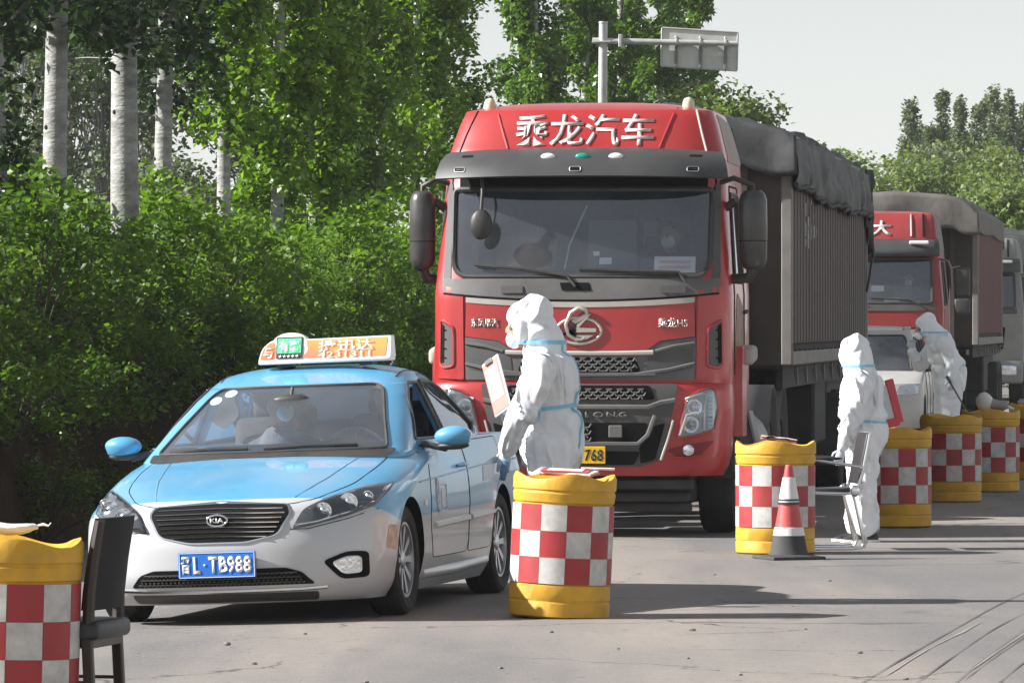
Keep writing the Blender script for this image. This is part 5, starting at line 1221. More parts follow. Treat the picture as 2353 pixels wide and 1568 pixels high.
    NP = empty('number_plate', (0, y0, .60)); NP.parent = BP
    b = MB(); b.box((0, .004, 0), (.44, .008, .14), None, .004); b.build('plate_blank', M_plate_y, NP)
    lettering('768', .150, .095, (.125, 0, 0), M_ink, NP, bold=.015, depth=.003); lettering('L', .045, .095, (-.16, 0, 0), M_ink, NP, bold=.015, depth=.003)
    # under-bumper bars
    for z, wd, yy in ((.36, 1.85, .10), (.255, 1.75, .22), (.17, 1.78, .30)):
        b = MB(); b.box((0, yy, z), (wd, .10, .075), None, .02, 2); b.build('underrun_bar', M_chassis, T)
    b = MB(); b.box((0, 1.05, .40), (1.75, .9, .42), None, .03); b.build('sun_block_tray', M_chassis, T)  # dark box added behind the bars to keep light from under the cab
    for y_, l_ in ((2.95, 1.9), (.72, .36)): b = MB(); b.box((-1.17, y_, .50), (.05, l_, .85), None, .01); b.build('sun_block_skirt', M_chassis, T)  # added on the unseen left side to stop sun reaching the ground below
    # ---- roof: panel seams, lettering, side panels, lamps
    seam('roof_seam', [(-.90, 3.40), (-.98, 3.20), (-1.03, 3.05)], raw, 'front', .008, M_seam, T, .0); seam('roof_seam', [(.90, 3.40), (.955, 3.20), (1.0, 3.05)], raw, 'front', .011, M_dusty, T, .002)
    for sx in (-1, 1): seam('roof_crease', [(sx * .74, 3.42), (sx * .68, 3.25), (sx * .62, 3.08)], raw, 'front', .010, M_tred, T, .002)
    lettering('乘龙汽车', 1.14, .265, (.0, 0, 3.235), pm('chalky_white_letters', (.66, .52, .49), .8, var=.25, vs=12), T, bold=.014, depth=.004, bvh=raw, off=.006)
    for sx, sd_ in ((1, 'right'), (-1, 'left')):
        patch('roof_side_panel', rpoly([(.78, 2.98), (2.15, 2.98), (2.05, 3.34), (1.0, 3.38)], .05), raw, sd_, M_beige, T, .006, .01, .1)
        b = MB(); b.lathe([(.05, -.03), (.05, .02), (.048, .055), (.035, .085), (.004, .098)], 18, tuple(cast(raw, 'top', sx * .82, .78)[0] - Vector((0, 0, .015))), 'z'); b.build('roof_lamp', M_amber, T, 50)
    # ---- sun visor with slots and small lamps
    V = empty('sun_visor'); V.parent = T
    rings = []
    n = 41
    prof = [(3.065, .26, 1.10), (3.04, .10, 1.13), (2.98, -.02, 1.165), (2.90, -.10, 1.185), (2.835, -.135, 1.195)]
    for z, y, w_ in prof: rings.append([(w_ * q, y + .30 * abs(q) ** 3.2, z + (.015 * (1 - q * q) if z < 2.9 else .02 * (1 - q * q))) for q in np.linspace(-1, 1, n)])
    b = MB(); b.loft(rings, close=False, caps=False); vo = b.build('visor_shell', M_visor, V, 50)
    so_ = vo.modifiers.new('s', 'SOLIDIFY'); so_.thickness = .022; apply_mods(vo); vo.data.materials.clear(); vo.data.materials.append(M_visor); vo.data.shade_smooth(); vo.data.set_sharp_from_angle(angle=R(50)); vb = bvh_of(vo.data)
    for x in (-.98, -.02, .92): 
        SL = patch('visor_slot', rpoly([(x - .045, 2.885), (x + .045, 2.885), (x + .045, 2.922), (x - .045, 2.922)], .018), vb, 'front', M_dark, V, .004, .004, .05)
        seam('slot_rim', rpoly([(x - .045, 2.885), (x + .045, 2.885), (x + .045, 2.922), (x - .045, 2.922)], .018), vb, 'front', .005, M_steel, SL, .003, .03, True)
    for x in (-.93, .93): patch('visor_slot', rpoly([(x - .05, 3.005), (x + .05, 3.005), (x + .05, 3.025), (x - .05, 3.025)], .01), vb, 'front', M_dark, V, .004, .004, .05)
    for x, m in ((-.25, M_white_pl), (.03, pm('green_lens', (.01, .24, .16), .25)), (.30, M_white_pl)):
        p = cast(vb, 'front', x, 3.005)[0]; b = MB(); b.ellipsoid((p.x, p.y - .004, p.z), (.06, .020, .030), 16, 10); b.build('marker_lamp', m, V, 60)
    for sx in (-1, 1): b = MB(); b.tube([(sx * 1.02, .32, 2.98), (sx * 1.04, .12, 2.90)], .014, 6); b.build('visor_bracket', M_blackpl, V, 60)
    # ---- wipers, stickers, cabin
    seam('wiper', [(-.86, 2.135), (-.45, 2.10), (-.10, 2.045), (-.03, 1.96)], raw, 'front', .012, M_blackpl, T, .035); seam('wiper', [(.0, 2.10), (.4, 2.085), (.80, 2.075), (.86, 1.99)], raw, 'front', .012, M_blackpl, T, .035)
    DK = MB(); DK.loft([[(-1.05, y, z), (0, y - .03, z + .04), (1.05, y, z), (1.05, y, 1.5), (-1.05, y, 1.5)] for y, z in ((.42, 2.04), (.65, 2.08), (.85, 2.06), (.95, 1.95))]); DK.build('dashboard', M_tgrey_d, T, 50)
    b = MB(); b.box((0, 1.2, 1.28), (2.2, 1.9, .06)); b.box((0, 2.15, 2.3), (2.15, .05, 2.0)); b.build('cab_floor', M_seat, T)
    M_cur = pm('grey_cab_lining', (.30, .30, .30), .9, var=.12, vs=3)
    b = MB(); b.box((.10, 1.75, 2.22), (.42, .06, .62), None, .03, 2); b.box((.52, 1.80, 2.22), (.34, .06, .60), None, .03, 2); b.build('rear_curtain', M_cur, T)
    for sx in (-.62, .62):
        s_ = empty('cab_seat', (sx, 1.35, 1.55)); s_.parent = T
        b = MB(); b.box((0, 0, .05), (.52, .50, .16), None, .05, 3); b.box((0, .27, .45), (.50, .14, .78), (R(-8), 0, 0), .06, 3); b.build('seat_cushion', M_seat if sx > 0 else pm('tan_seat', (.20, .12, .07), .9, var=.2), s_, 50)
        b = MB(); b.box((0, .33, .92), (.28, .10, .18), None, .04, 3); b.build('headrest', M_seat, s_, 50)
    st = empty('steering_wheel', (.62, .98, 2.05), 0, 0, R(-48)); st.parent = T
    b = MB(); b.tube([(.23 * math.cos(a), .23 * math.sin(a), 0) for a in [2 * math.pi * k / 32 for k in range(32)]], .017, 8, close=True); b.build('wheel_ring', M_blackpl, st, 60)
    b = MB(); b.ellipsoid((0, 0, 0), (.09, .08, .03), 12, 8); [b.tube([(0, 0, 0), (.22 * math.cos(a), .22 * math.sin(a), 0)], .014, 6) for a in (0, math.pi, -math.pi / 2)]; b.build('wheel_hub', M_blackpl, st, 60)
    PN = patch('windscreen_notice', [(.60, 2.07), (.93, 2.07), (.93, 2.20), (.60, 2.20)], raw, 'front', M_paper, T, -.010, 0, .1); 
    M_pink = pm('faded_red_print', (.72, .50, .46), .8)
    for k in range(2): patch('printed_line', [(.64, 2.10 + .045 * k), (.89, 2.10 + .045 * k), (.89, 2.125 + .045 * k), (.64, 2.125 + .045 * k)], raw, 'front', M_pink, PN, -.0085, 0, .1)
    for x, z, w_, h_ in ((.205, 2.165, .10, .055), (.13, 2.225, .05, .035)): patch('windscreen_sticker', [(x - w_ / 2, z - h_ / 2), (x + w_ / 2, z - h_ / 2), (x + w_ / 2, z + h_ / 2), (x - w_ / 2, z + h_ / 2)], raw, 'front', M_paper, T, -.010, 0, .1)
    b = MB(); b.box((.12, .55, 2.14), (.05, .04, .12), None, .01); b.build('dashboard_bottle', pm('blue_bottle', (.10, .16, .24), .3), T)
    b = MB(); b.tube([(-.16, .38, 2.10), (-.12, .40, 2.30), (.02, .44, 2.62)], .008, 6); b.build('pillar_cable', M_white_pl, T, 60)
    # front mirror hanging before the glass
    FM = empty('front_mirror'); FM.parent = T
    b = MB(); b.ellipsoid((-.80, .02, 2.46), (.090, .045, .125), 20, 14); b.build('mirror_shell', M_blackpl, FM, 60)
    b = MB(); b.tube([(-.80, .02, 2.56), (-.79, .03, 2.72), (-.80, .10, 2.84)], .014, 8); b.build('mirror_stem', M_blackpl, FM, 60)
    # wing mirrors
    for sx in (-1, 1):
        Mr = empty('wing_mirror'); Mr.parent = T; wx = sx * (1.33 if sx < 0 else 1.375); wx2 = wx
        b = MB(); hw = .105 if sx < 0 else .115; rr = []
        for z, k in ((2.10, .55), (2.13, .85), (2.18, 1.0), (2.45, 1.03), (2.66, 1.0), (2.71, .86), (2.74, .6)):
            rr.append([(wx + hw * k * math.cos(a), .42 + .10 * k * (math.sin(a) if math.sin(a) < 0 else .35 * math.sin(a)), z) for a in [2 * math.pi * i / 24 for i in range(24)]])
        b.loft(rr); b.build('mirror_shell', pm('mirror_black', (.028, .028, .030), .28, var=.1, dust=.15) if sx < 0 else bpy.data.materials['mirror_black'], Mr, 50)
        b = MB(); b.box((wx, .46, 2.43), (hw * 1.75, .01, .50), None, .004); b.build('mirror_glass', M_chrome, Mr)
        seam_b = MB(); seam_b.tube([(wx + hw * 1.0 * math.cos(a), .42 + .101 * math.sin(a), 2.33) for a in np.linspace(-math.pi + .2, -.2, 14)], .004, 5); seam_b.build('shell_joint', M_seam, Mr, 60)
        b = MB(); b.tube([(sx * 1.10, .45, 2.80), (sx * 1.22, .42, 2.84), (wx, .42, 2.78), (wx, .42, 2.70)], .022, 8); b.tube([(sx * 1.12, .50, 2.58), (sx * 1.24, .45, 2.66)], .035, 8); b.build('upper_arm', M_blackpl, Mr, 60)
        b = MB(); b.tube([(sx * 1.17, .50, 2.02), (wx - sx * .03, .44, 2.03), (wx, .42, 2.12)], [.04, .045, .05], 8); b.build('lower_arm', M_blackpl, Mr, 60)
    # doors with handles, mud-splashed side, steps
    for side, sx in (('right', 1), ('left', -1)):
        dp = rpoly([(.52, 1.25), (1.56, 1.25), (1.56, 2.78), (.74, 2.78), (.55, 2.05)], .05); seam('door_gap', dp, raw, side, .008, M_seam, T, .0, .08, True)
        patch('mud_splash', rpoly([(.62, 1.30), (1.5, 1.28), (1.45, 1.80), (.80, 1.92)], .1), raw, side, pm('mud_splash', (.30, .20, .15), .9, var=.5, vs=5, dust=.5, dcol=(.45, .36, .30), ds=4) if sx == 1 else bpy.data.materials['mud_splash'], T, .004, .003, .1)
        b = MB(); b.tube([(sx * 1.235, 1.36, 1.75), (sx * 1.26, 1.40, 1.76), (sx * 1.235, 1.52, 1.76)], .016, 8); b.build('door_handle', M_blackpl, T, 60)
        # wheel-arch extension behind the bumper, red flank and pale top
        b = MB(); b.loft([[(sx * 1.16, .60, z), (sx * 1.275, .62, z), (sx * 1.285, .95, z), (sx * 1.16, 1.0, z)] for z in (.74, .9, 1.1, 1.30)] + [[(sx * 1.16, .70, 1.48), (sx * 1.27, .72, 1.47), (sx * 1.28, 1.0, 1.46), (sx * 1.16, 1.05, 1.47)]]); b.build('arch_extension', M_tred, T, 40)
        b = MB(); b.box((sx * 1.27, 1.12, 1.40), (.16, .42, .14), (R(4), 0, 0), .04, 3); b.build('arch_lamp', M_dusty, T, 50)
        for z in (.42, .74): b = MB(); b.box((sx * 1.13, .85, z), (.20, .40, .05), None, .01); b.build('step', M_chassis, T)
    # ---- wheels and chassis
    add_wheel(T, -1.03, 1.45, .468 - .055, .54, .30, -1, 10, .31, M_steel); add_wheel(T, 1.03, 1.45, .468, .54, .30, 1, 10, .31, M_steel)
    for y in (4.55, 5.9):
        for sx in (-1, 1):
            dz = -.06 if sx < 0 else 0
            add_wheel(T, sx * 1.09, y, .468 + dz, .54, .28, sx, 10, .31, M_steel); add_wheel(T, sx * .76, y, .468 + dz, .54, .28, sx, 10, .31, M_steel)
    for sx in (-.42, .42): b = MB(); b.box((sx, 3.7, .85), (.09, 6.4, .26)); b.build('chassis_rail', M_chassis, T)
    b = MB(); b.box((0, 1.2, .75), (.9, 1.2, .5), None, .05); b.build('engine', M_chassis, T); b = MB(); b.tube([(-.9, 1.45, .5), (.9, 1.45, .5)], .07, 8); b.build('front_axle', M_chassis, T, 60)
    b = MB(); b.tube([(.98, 2.35, .62), (.98, 3.6, .62)], .30, 20); b.build('fuel_tank', pm('dull_alloy_tank', (.22, .22, .22), .5, .6, dust=.4), T, 40)
    b = MB(); b.box((-.98, 2.9, .62), (.5, 1.0, .5), None, .04); b.build('battery_box', M_chassis, T)
    b = MB(); 
    for k in range(3): b.tube([(1.16 - .0 * k, 2.2 + .14 * k, .30), (1.27, 2.2 + .14 * k, .62), (1.20, 2.2 + .14 * k, .92)], .022, 6)
    b.build('tank_straps', M_steel, T, 60)
    # mudguards over the drive wheels: arched sheets
    for sx in (-1, 1):
        for y in (4.55, 5.9):
            pr = [(y + .60 * math.cos(a), .50 + .62 * math.sin(a)) for a in [math.pi * k / 14 for k in range(15)]]
            b = MB(); b.loft([[(sx * .60, *p), (sx * 1.25, *p)] for p in pr], close=False, caps=False); o = b.build('mudguard', M_tgrey, T, 60); o.modifiers.new('s', 'SOLIDIFY').thickness = .02; apply_mods(o); o.data.materials.clear(); o.data.materials.append(M_tgrey)
    b = MB()
    for k in range(4): b.tube([(.45 + .16 * k, 2.4, 1.5), (.5 + .16 * k, 2.7, 1.15), (.55 + .16 * k, 3.0, 1.2), (.5 + .16 * k, 3.3, 1.6)], .018, 6)
    b.build('air_hoses', M_blackpl, T, 60)
    b = MB(); b.box((0, 2.42, 1.7), (1.9, .18, 1.3), None, .03); b.build('air_filter_stack', M_chassis, T)
    bpy.context.view_layer.update()
    sitter('person', 'truck driver in dark blue behind the windscreen of the first truck', T.matrix_world.copy(), (.62, 1.42, 1.62), M_navy, None, True, R(-10), 0, [(-.16, -.40, .42), (.16, -.40, .42)])
    return T
M_lamp_in2 = pm('lamp_housing_light', (.34, .36, .38), .35, .3, var=.2, vs=12)
TRUCK1 = truck_one()
# ------------------------------------------------------------------ trailers
M_panel_back = pm('shade_darkened_panel', (0.022, 0.018, 0.017), 0.8, var=0.2)  # darkened so the shade between the ribs sits in the colour
def trailer(name, label, px, Y, yaw, L, zt, ribs, rmat, zb=1.30, big_text=None, wheels=(8.3, 9.6, 10.9), front=None, wx=1.27):
    """origin under the front middle; px is the right front corner in the picture"""
    c = Vector((at(px, Y), Y, 0)) - Vector((math.cos(yaw), -math.sin(yaw), 0)) * wx
    T = empty(name, c, -yaw); tag(T, label, 'trailer')
    for sx in (-1, 1):
        b = MB(); b.box((sx * (wx - .06), L / 2, (zb + zt) / 2 + .05), (.04, L - .1, zt - zb - .1)); sp = b.build('side_panel', M_panel_back, T)
        if sx > 0:
            rb = MB(); rb.box((0, 0, 0), (.085, L / ribs * .50, zt - zb - .18), None, .012, 1); rme = rb.mesh('rib'); rme.materials.append(rmat)
            for k in range(ribs):
                o = bpy.data.objects.new('rib', rme); C.objects.link(o); o.parent = sp; o.location = (wx - .026, L * (k + .7) / (ribs + .4), (zb + zt) / 2 + .09)
        b = MB(); b.box((sx * (wx - .03), L / 2, zb + .06), (.14, L, .12), None, .01); b.build('lower_rail', M_rail, T)
        b = MB(); b.box((sx * (wx - .03), L / 2, zt + .02), (.10, L, .08), None, .01); b.build('upper_rail', M_rail, T)
        for y in (.04, L - .04):
            b = MB(); b.box((sx * (wx - .02), y, (zb + zt) / 2), (.10, .10, zt - zb), None, .012); b.build('corner_post', M_rail, T)
        b = MB(); b.box((sx * (wx - .10), L / 2, zb - .10), (.06, L * .96, .20)); b.build('frame_skirt', M_chassis, T)
        b = MB(); b.box((sx * (wx - .16), L * .80, zb - .32), (.05, L * .36, .30)); b.build('wheel_fender', M_chassis, T)
        for k in range(9):
            b = MB(); b.tube([(sx * (wx + .01), .8 + k * L / 9.5, zb - .02), (sx * (wx + .015), .8 + k * L / 9.5 + .08, zb - .16), (sx * (wx - .01), .8 + k * L / 9.5 + .15, zb - .05)], .012, 5); b.build('lashing_hook', M_steel, T, 60)
    b = MB(); b.box((0, .03, (zb + zt) / 2), (wx * 2 - .1, .06, zt - zb)); fw_ = b.build('front_wall', front or M_front_wall, T)
    for sx in (-1, 1):
        b = MB(); b.box((sx * .92, 5.9, .82), (.5, 1.7, .62), None, .03); b.build('tool_box', M_chassis, T)
        b = MB(); b.box((sx * .98, 7.55, .62), (.62, .02, .72)); b.build('mud_flap', M_blackpl, T)
    for x in (-.85, -.28, .30, .88): b = MB(); b.box((x, -.03, (zb + zt) / 2), (.09, .07, zt - zb - .05), None, .01); b.build('wall_stiffener', front or M_front_wall, fw_)
    b = MB(); b.box((-wx + .1, 5.6, .68), (.05, 3.4, .75), None, .01); b.build('sun_block_guard', M_chassis, T)  # added on the hidden left side, blocks sun from under the trailer
    b = MB(); b.box((0, L - .03, (zb + zt) / 2), (wx * 2 - .1, .06, zt - zb)); b.build('tail_gate', rmat, T)
    b = MB(); b.box((0, L / 2, zb), (wx * 2 - .2, L - .1, .06)); b.build('floor', M_chassis, T)
    for sx in (-.45, .45): b = MB(); b.box((sx, L / 2, zb - .25), (.10, L * .95, .40)); b.build('main_beam', M_chassis, T)
    for y in wheels:
        for sx in (-1, 1):
            dz = -.07 if sx < 0 else 0
            add_wheel(T, sx * 1.10, y, .50 + dz, .50, .28, sx, 10, .30, M_steel); add_wheel(T, sx * .77, y, .50 + dz, .50, .28, sx, 10, .30, M_steel)
    for sx in (-1, 1): b = MB(); b.box((sx * .9, 3.1, .75), (.12, .12, 1.0)); b.box((sx * .9, 3.1, .22), (.25, .25, .06)); b.build('landing_leg', M_chassis, T)
    return T
def tarp(name, label, TR, L, wx, zt, drop, mat, top, seed, wr=.05, front_drop=.2, tail_drop=.5, crown=.10, y0=-.10, smoothflat=False):
    T = empty(name); T.matrix_world = TR.matrix_world.copy(); tag(T, label, 'tarpaulin')
    W = wx + .03; nL = int(L / .11); cols = []
    def sect(t):
        d = drop(t); e = W + .01
        base = [(-e, zt - d), (-e - .005, zt - d * .66), (-e, zt - d * .33), (-e + .0, zt + .02), (-e + .08, zt + .06), (-W * .8, top * .75 + zt), (-W * .5, zt + top), (0, zt + top + crown), (W * .5, zt + top), (W * .8, zt + top * .75), (e - .08, zt + .06), (e, zt + .02), (e + .005, zt - d * .33), (e + .01, zt - d * .66), (e, zt - d)]
        out = []
        for (a, c), (p, q) in zip(base, base[1:]):
            for k in range(3): out.append((a + (p - a) * k / 3, c + (q - c) * k / 3))
        out.append(base[-1]); return out
    rings = []
    for i in range(nL + 1):
        t = i / nL; y = y0 + (L - y0 + .10) * t; r = []
        for j, (x, z) in enumerate(sect(t)):
            n1 = noise.noise((x * .9 + seed, y * .8, z * .9)); n2 = noise.noise((x * 2.5, y * 2.1 + seed, z * 1.2)); ridge = 1 - 2 * abs(noise.noise((x * 1.6 + z * 1.1, y * 1.9 + .8 * z, seed + 2.0)))
            sharp = max(0.0, 1 - 5 * abs(noise.noise((x * .9 + z * 1.7 + seed, y * .75 + z * 1.2, seed + 4.0)))) ** 1.3 + .6 * max(0.0, 1 - 6 * abs(noise.noise((x * 2.2 - z * 1.5, y * 1.3 - z * .9, seed + 14.0))))
            a = wr * (n1 * .9 + n2 * .5 + ridge * .3 + sharp * .75 - .45)
            sgn = 1 if x > 0 else -1
            r.append((x + sgn * abs(a) * .55 * min(1, abs(x) / W) ** 4, y + n2 * wr * .6, z + a * (1.1 if abs(x) < W * .95 else .4)))
        rings.append(r)
    b = MB(); b.loft(rings, close=False, caps=False); o = b.build('cover', mat, T, 180)
    s_ = o.modifiers.new('s', 'SOLIDIFY'); s_.thickness = .008; apply_mods(o); o.data.materials.clear(); o.data.materials.append(mat)
    # flap over the front and tail
    for (yy, d, nm, sg) in ((y0 - .02, front_drop, 'front_flap', -1), (L + .11, tail_drop, 'tail_flap', 1)):
        top_edge = rings[0 if sg < 0 else -1]; idx = [j for j in range(len(top_edge)) if top_edge[j][2] > zt - .01]
        rr = []
        for k in range(8):
            f_ = k / 7; row = []
            for j in idx:
                x, y, z = top_edge[j]; zz = z - f_ * (d + (z - zt) * .8) * (1 + .35 * noise.noise((x * 2.1, seed, 5)))
                row.append((x * (1 + .01 * f_), y + sg * (.02 + .05 * abs(noise.noise((x * 2.6, zz * 2.4, seed + 9)))) * min(1, f_ * 3), zz))
            rr.append(row)
        b = MB(); b.loft(rr, close=False, caps=False); o = b.build(nm, mat, T, 180); s_ = o.modifiers.new('s', 'SOLIDIFY'); s_.thickness = .008; apply_mods(o); o.data.materials.clear(); o.data.materials.append(mat)
    return T, rings
TR1 = trailer('semi_trailer', 'long ribbed maroon-grey cargo trailer behind the first red truck', 1812, 48.0, R(6.7), 12.0, 3.22, 30, M_rib)
bpy.context.view_layer.update()
TP1, rg = tarp('tarpaulin', 'crumpled dark grey tarpaulin thrown over the first trailer', TR1, 12.0, 1.27, 3.22, lambda t: .36 + .10 * math.sin(t * 3.0) + .06 * noise.noise((t * 9, 1, 0)) + (.25 * max(0, t - .9) * 10 * .4), M_tarp, .17, 3.0, .11, .28, .75, .05)
# torn dark tail hanging off the rear corner, rope, rough hem, painted marks on the side
b = MB(); rr = []
for k in range(9):
    f_ = k / 8; rr.append([(1.30 + .05 * q + .05 * noise.noise((q * 6, f_ * 5, 2)), 11.55 + .62 * q, 3.30 - f_ * (.55 + .45 * q + .25 * noise.noise((q * 7, 3, 1))) + .03 * noise.noise((q * 5, f_ * 4, 1))) for q in np.linspace(0, 1, 9)])
b.loft(rr, close=False, caps=False); o = b.build('torn_tail', pm('black_torn_sheet', (.018, .018, .018), .8, var=.3), TP1, 180); o.modifiers.new('s', 'SOLIDIFY').thickness = .008; apply_mods(o)
b = MB(); b.tube([(1.36, 12.1, 2.45), (1.33, 11.9, 2.2), (1.30, 11.8, 2.0)], .014, 6); b.build('rope', M_blackpl, TP1, 60)
hem = [Vector(r[-1]) + Vector((.012, 0, 0)) for r in rg[::2]]; b = MB(); b.tube(hem, [.018 + .016 * abs(noise.noise((i * .7, 0, 0))) for i in range(len(hem))], 6); b.build('hem', pm('frayed_hem', (.045, .045, .043), .9, var=.5, vs=20), TP1, 60)
M_chalk = pm('flaking_white_paint', (.55, .55, .54), .8, var=.3, vs=10)
b = MB()
g = np.random.default_rng(8)
for k in range(26):
    y = g.choice([2.15, 2.5, 2.9, 3.25, 3.6]) + g.uniform(-.07, .07); z = g.uniform(2.35, 2.80); b.box((1.277, y, z), (.004, .05, g.uniform(.03, .13)))
o = b.build('painted_mark', M_chalk, TR1, 0); o['kind'] = 'stuff'
b = MB()
for (y, z, h) in [(7.6, 2.35, .5), (7.62, 1.95, .25), (5.2, 2.2, .08), (7.65, 1.6, .4)]: b.box((1.277, y, z), (.004, .05, h))
o = b.build('rust_streak', M_ink, TR1, 0); o['kind'] = 'stuff'
for y in np.linspace(.6, 11.4, 18): b = MB(); b.box((1.29, y, 1.40), (.02, .22, .06)); b.build('rail_slot', M_dark, TR1)
# ------------------------------------------------------------------ second and third truck: flat-fronted older cabs
def truck_two(label, px_right, Y, yaw, paint, glass, seed, letters=True, driver=True):
    wx = 1.22; c = Vector((at(px_right, Y), Y, 0)) - Vector((math.cos(yaw), -math.sin(yaw), 0)) * wx
    T = empty('truck', c, -yaw); tag(T, label, 'truck'); bpy.context.view_layer.update()
    CZ = [.9, 1.9, 2.05, 2.78, 2.95, 3.28, 3.36]; CW = [1.20, 1.21, 1.20, 1.13, 1.11, 1.06, 1.02]; CY = [.02, .0, .03, .18, .20, .34, .42]
    def f(z):
        i = lambda a: float(np.interp(z, CZ, a)); return plan_half(i(CW), i(CY), .22, 4.0, 2.1, .08, 26)
    me = shell('cab_shell', [.9, 1.3, 1.6, 1.9, 2.05, 2.3, 2.55, 2.78, 2.95, 3.1, 3.28, 3.36], f, None, None, roof=.05); raw = bvh_of(me)
    ws = rpoly([(-1.04, 1.98), (1.04, 1.98), (1.02, 2.66), (-1.02, 2.66)], .06); sw = rpoly([(.45, 1.95), (1.3, 1.95), (1.3, 2.62), (.58, 2.62)], .05)
    bm = bmesh.new(); bm.from_mesh(me); cut_opening(bm, ws, 'front'); cut_opening(bm, sw, 'right'); cut_opening(bm, sw, 'left'); bm.to_mesh(me); bm.free()
    cab = link('cab_shell', me, [paint], T, 180); sol = cab.modifiers.new('s', 'SOLIDIFY'); sol.thickness = .04; sol.offset = -1; apply_mods(cab); cab.data.materials.clear(); cab.data.materials.append(paint); cab.data.shade_smooth(); cab.data.set_sharp_from_angle(angle=R(45))
    patch('windscreen', ws, raw, 'front', glass, T, -.006, 0, .12, 180); seam('windscreen_seal', ws, raw, 'front', .022, M_blackpl, T, .003, .1, True)
    for s in ('right', 'left'): patch('door_window', sw, raw, s, M_glass_dark, T, -.006, 0, .15, 180); seam('window_seal', sw, raw, s, .02, M_blackpl, T, .002, .1, True)
    # visor
    rings = [[(w_ * q, y + .16 * abs(q) ** 4, z) for q in np.linspace(-1, 1, 25)] for z, y, w_ in ((2.96, .16, 1.12), (2.90, .02, 1.14), (2.80, -.05, 1.15), (2.70, -.08, 1.15))]
    b = MB(); b.loft(rings, close=False, caps=False); o = b.build('sun_visor', M_visor, T, 50); o.modifiers.new('s', 'SOLIDIFY').thickness = .02; apply_mods(o); o.data.materials.clear(); o.data.materials.append(M_visor)
    for x in (-.8, .84): b = MB(); b.box((x, .01, 2.905), (.30, .04, .055), None, .012); b.build('visor_lamp', M_white_pl, T)
    for x, m in ((.70, M_dusty), (.88, M_seam), (-.70, M_dusty), (-.88, M_seam)): seam('roof_rib', [(x, 3.34), (x * 1.02, 3.0)], raw, 'front', .020, m if not letters else (pm('pale_red', (.55, .16, .15), .5) if m is M_dusty else m), T, .004)
    for s in ('right',): patch('roof_side_panel', rpoly([(.40, 2.80), (2.0, 2.80), (1.95, 3.30), (.62, 3.30)], .05), raw, s, M_rail, T, .006, .01, .2)
    if letters: lettering('大', .32, .24, (.25, 0, 3.13), pm('white_roof_letter', (.72, .62, .58), .7, var=.1), T, bold=.03, depth=.006, bvh=raw, off=.008)
    # front trim
    patch('cowl_panel', rpoly([(-1.08, 1.86), (1.08, 1.86), (1.08, 1.965), (-1.08, 1.965)], .02), raw, 'front', M_tgrey_d, T, .012, .02, .15)
    patch('grille', rpoly([(-.80, 1.15), (.80, 1.15), (.85, 1.60), (-.85, 1.60)], .05), raw, 'front', M_dark, T, .012, .02, .15)
    for k in range(5): seam('grille_slat', [(-.8, 1.22 + k * .085), (.8, 1.22 + k * .085)], raw, 'front', .018, M_tgrey, T, .016, .2)
    b = MB(); b.box((0, .12, .70), (2.4, .34, .46), None, .06, 3); b.build('bumper', paint, T, 50)
    for sx in (-1, 1): b = MB(); b.box((sx * .90, -.055, .74), (.36, .03, .20), None, .03, 2); b.build('headlamp', M_lamp_clear, T)
    seam('wiper', [(-.75, 2.07), (-.2, 2.04), (.0, 1.96)], raw, 'front', .012, M_blackpl, T, .03); seam('wiper', [(.1, 2.06), (.7, 2.03), (.85, 1.95)], raw, 'front', .012, M_blackpl, T, .03)
    for x, z, w_, h_ in ((.20, 2.20, .20, .09), (-.20, 2.02, .30, .09), (.42, 2.02, .24, .08), (-.40, 2.12, .10, .06)): patch('windscreen_sticker', [(x - w_ / 2, z - h_ / 2), (x + w_ / 2, z - h_ / 2), (x + w_ / 2, z + h_ / 2), (x - w_ / 2, z + h_ / 2)], raw, 'front', M_paper, T, -.010, 0, .2)
    b = MB(); b.loft([[(-1.0, y, z), (1.0, y, z), (1.0, y, 1.4), (-1.0, y, 1.4)] for y, z in ((.28, 1.97), (.6, 2.0), (.8, 1.9))]); b.build('dashboard', M_tgrey_d, T, 50)
    b = MB(); b.box((0, 1.1, 1.2), (2.2, 1.8, .06)); b.box((0, 2.0, 2.2), (2.1, .05, 2.0)); b.build('cab_floor', M_seat, T)
    for sx in (-.6, .6): b = MB(); b.box((sx, 1.55, 1.95), (.5, .14, .9), (R(-8), 0, 0), .06, 3); b.box((sx, 1.3, 1.55), (.5, .5, .16), None, .05, 2); b.build('cab_seat', M_seat if sx > 0 else pm('brown_seat', (.20, .11, .07), .9), T, 50)
    for sx in (-1, 1):
        Mr = empty('wing_mirror'); Mr.parent = T
        b = MB(); b.box((sx * 1.50, .18, 2.30), (.22, .10, .44), None, .035, 3); b.box((sx * 1.49, .18, 1.93), (.24, .10, .24), None, .035, 3); b.build('mirror_shell', M_blackpl, Mr, 50)
        b = MB(); b.tube([(sx * 1.12, .35, 2.66), (sx * 1.28, .20, 2.62), (sx * 1.33, .18, 2.50), (sx * 1.36, .18, 1.95)], .018, 8); b.tube([(sx * 1.33, .18, 2.52), (sx * 1.46, .18, 2.54)], .014, 6); b.build('mirror_arm', M_rail, Mr, 60)
        b = MB(); b.box((sx * 1.50, .24, 2.30), (.19, .012, .40)); b.build('mirror_glass', M_chrome, Mr)
        patch('door_panel', rpoly([(.42, 1.10), (1.42, 1.10), (1.42, 1.90), (.46, 1.90)], .05), raw, 'right' if sx > 0 else 'left', paint, T, .006, .012, .15)
    add_wheel(T, -1.03, 1.4, .43, .50, .30, -1, 8, .30, M_steel); add_wheel(T, 1.03, 1.4, .50, .50, .30, 1, 8, .30, M_steel)
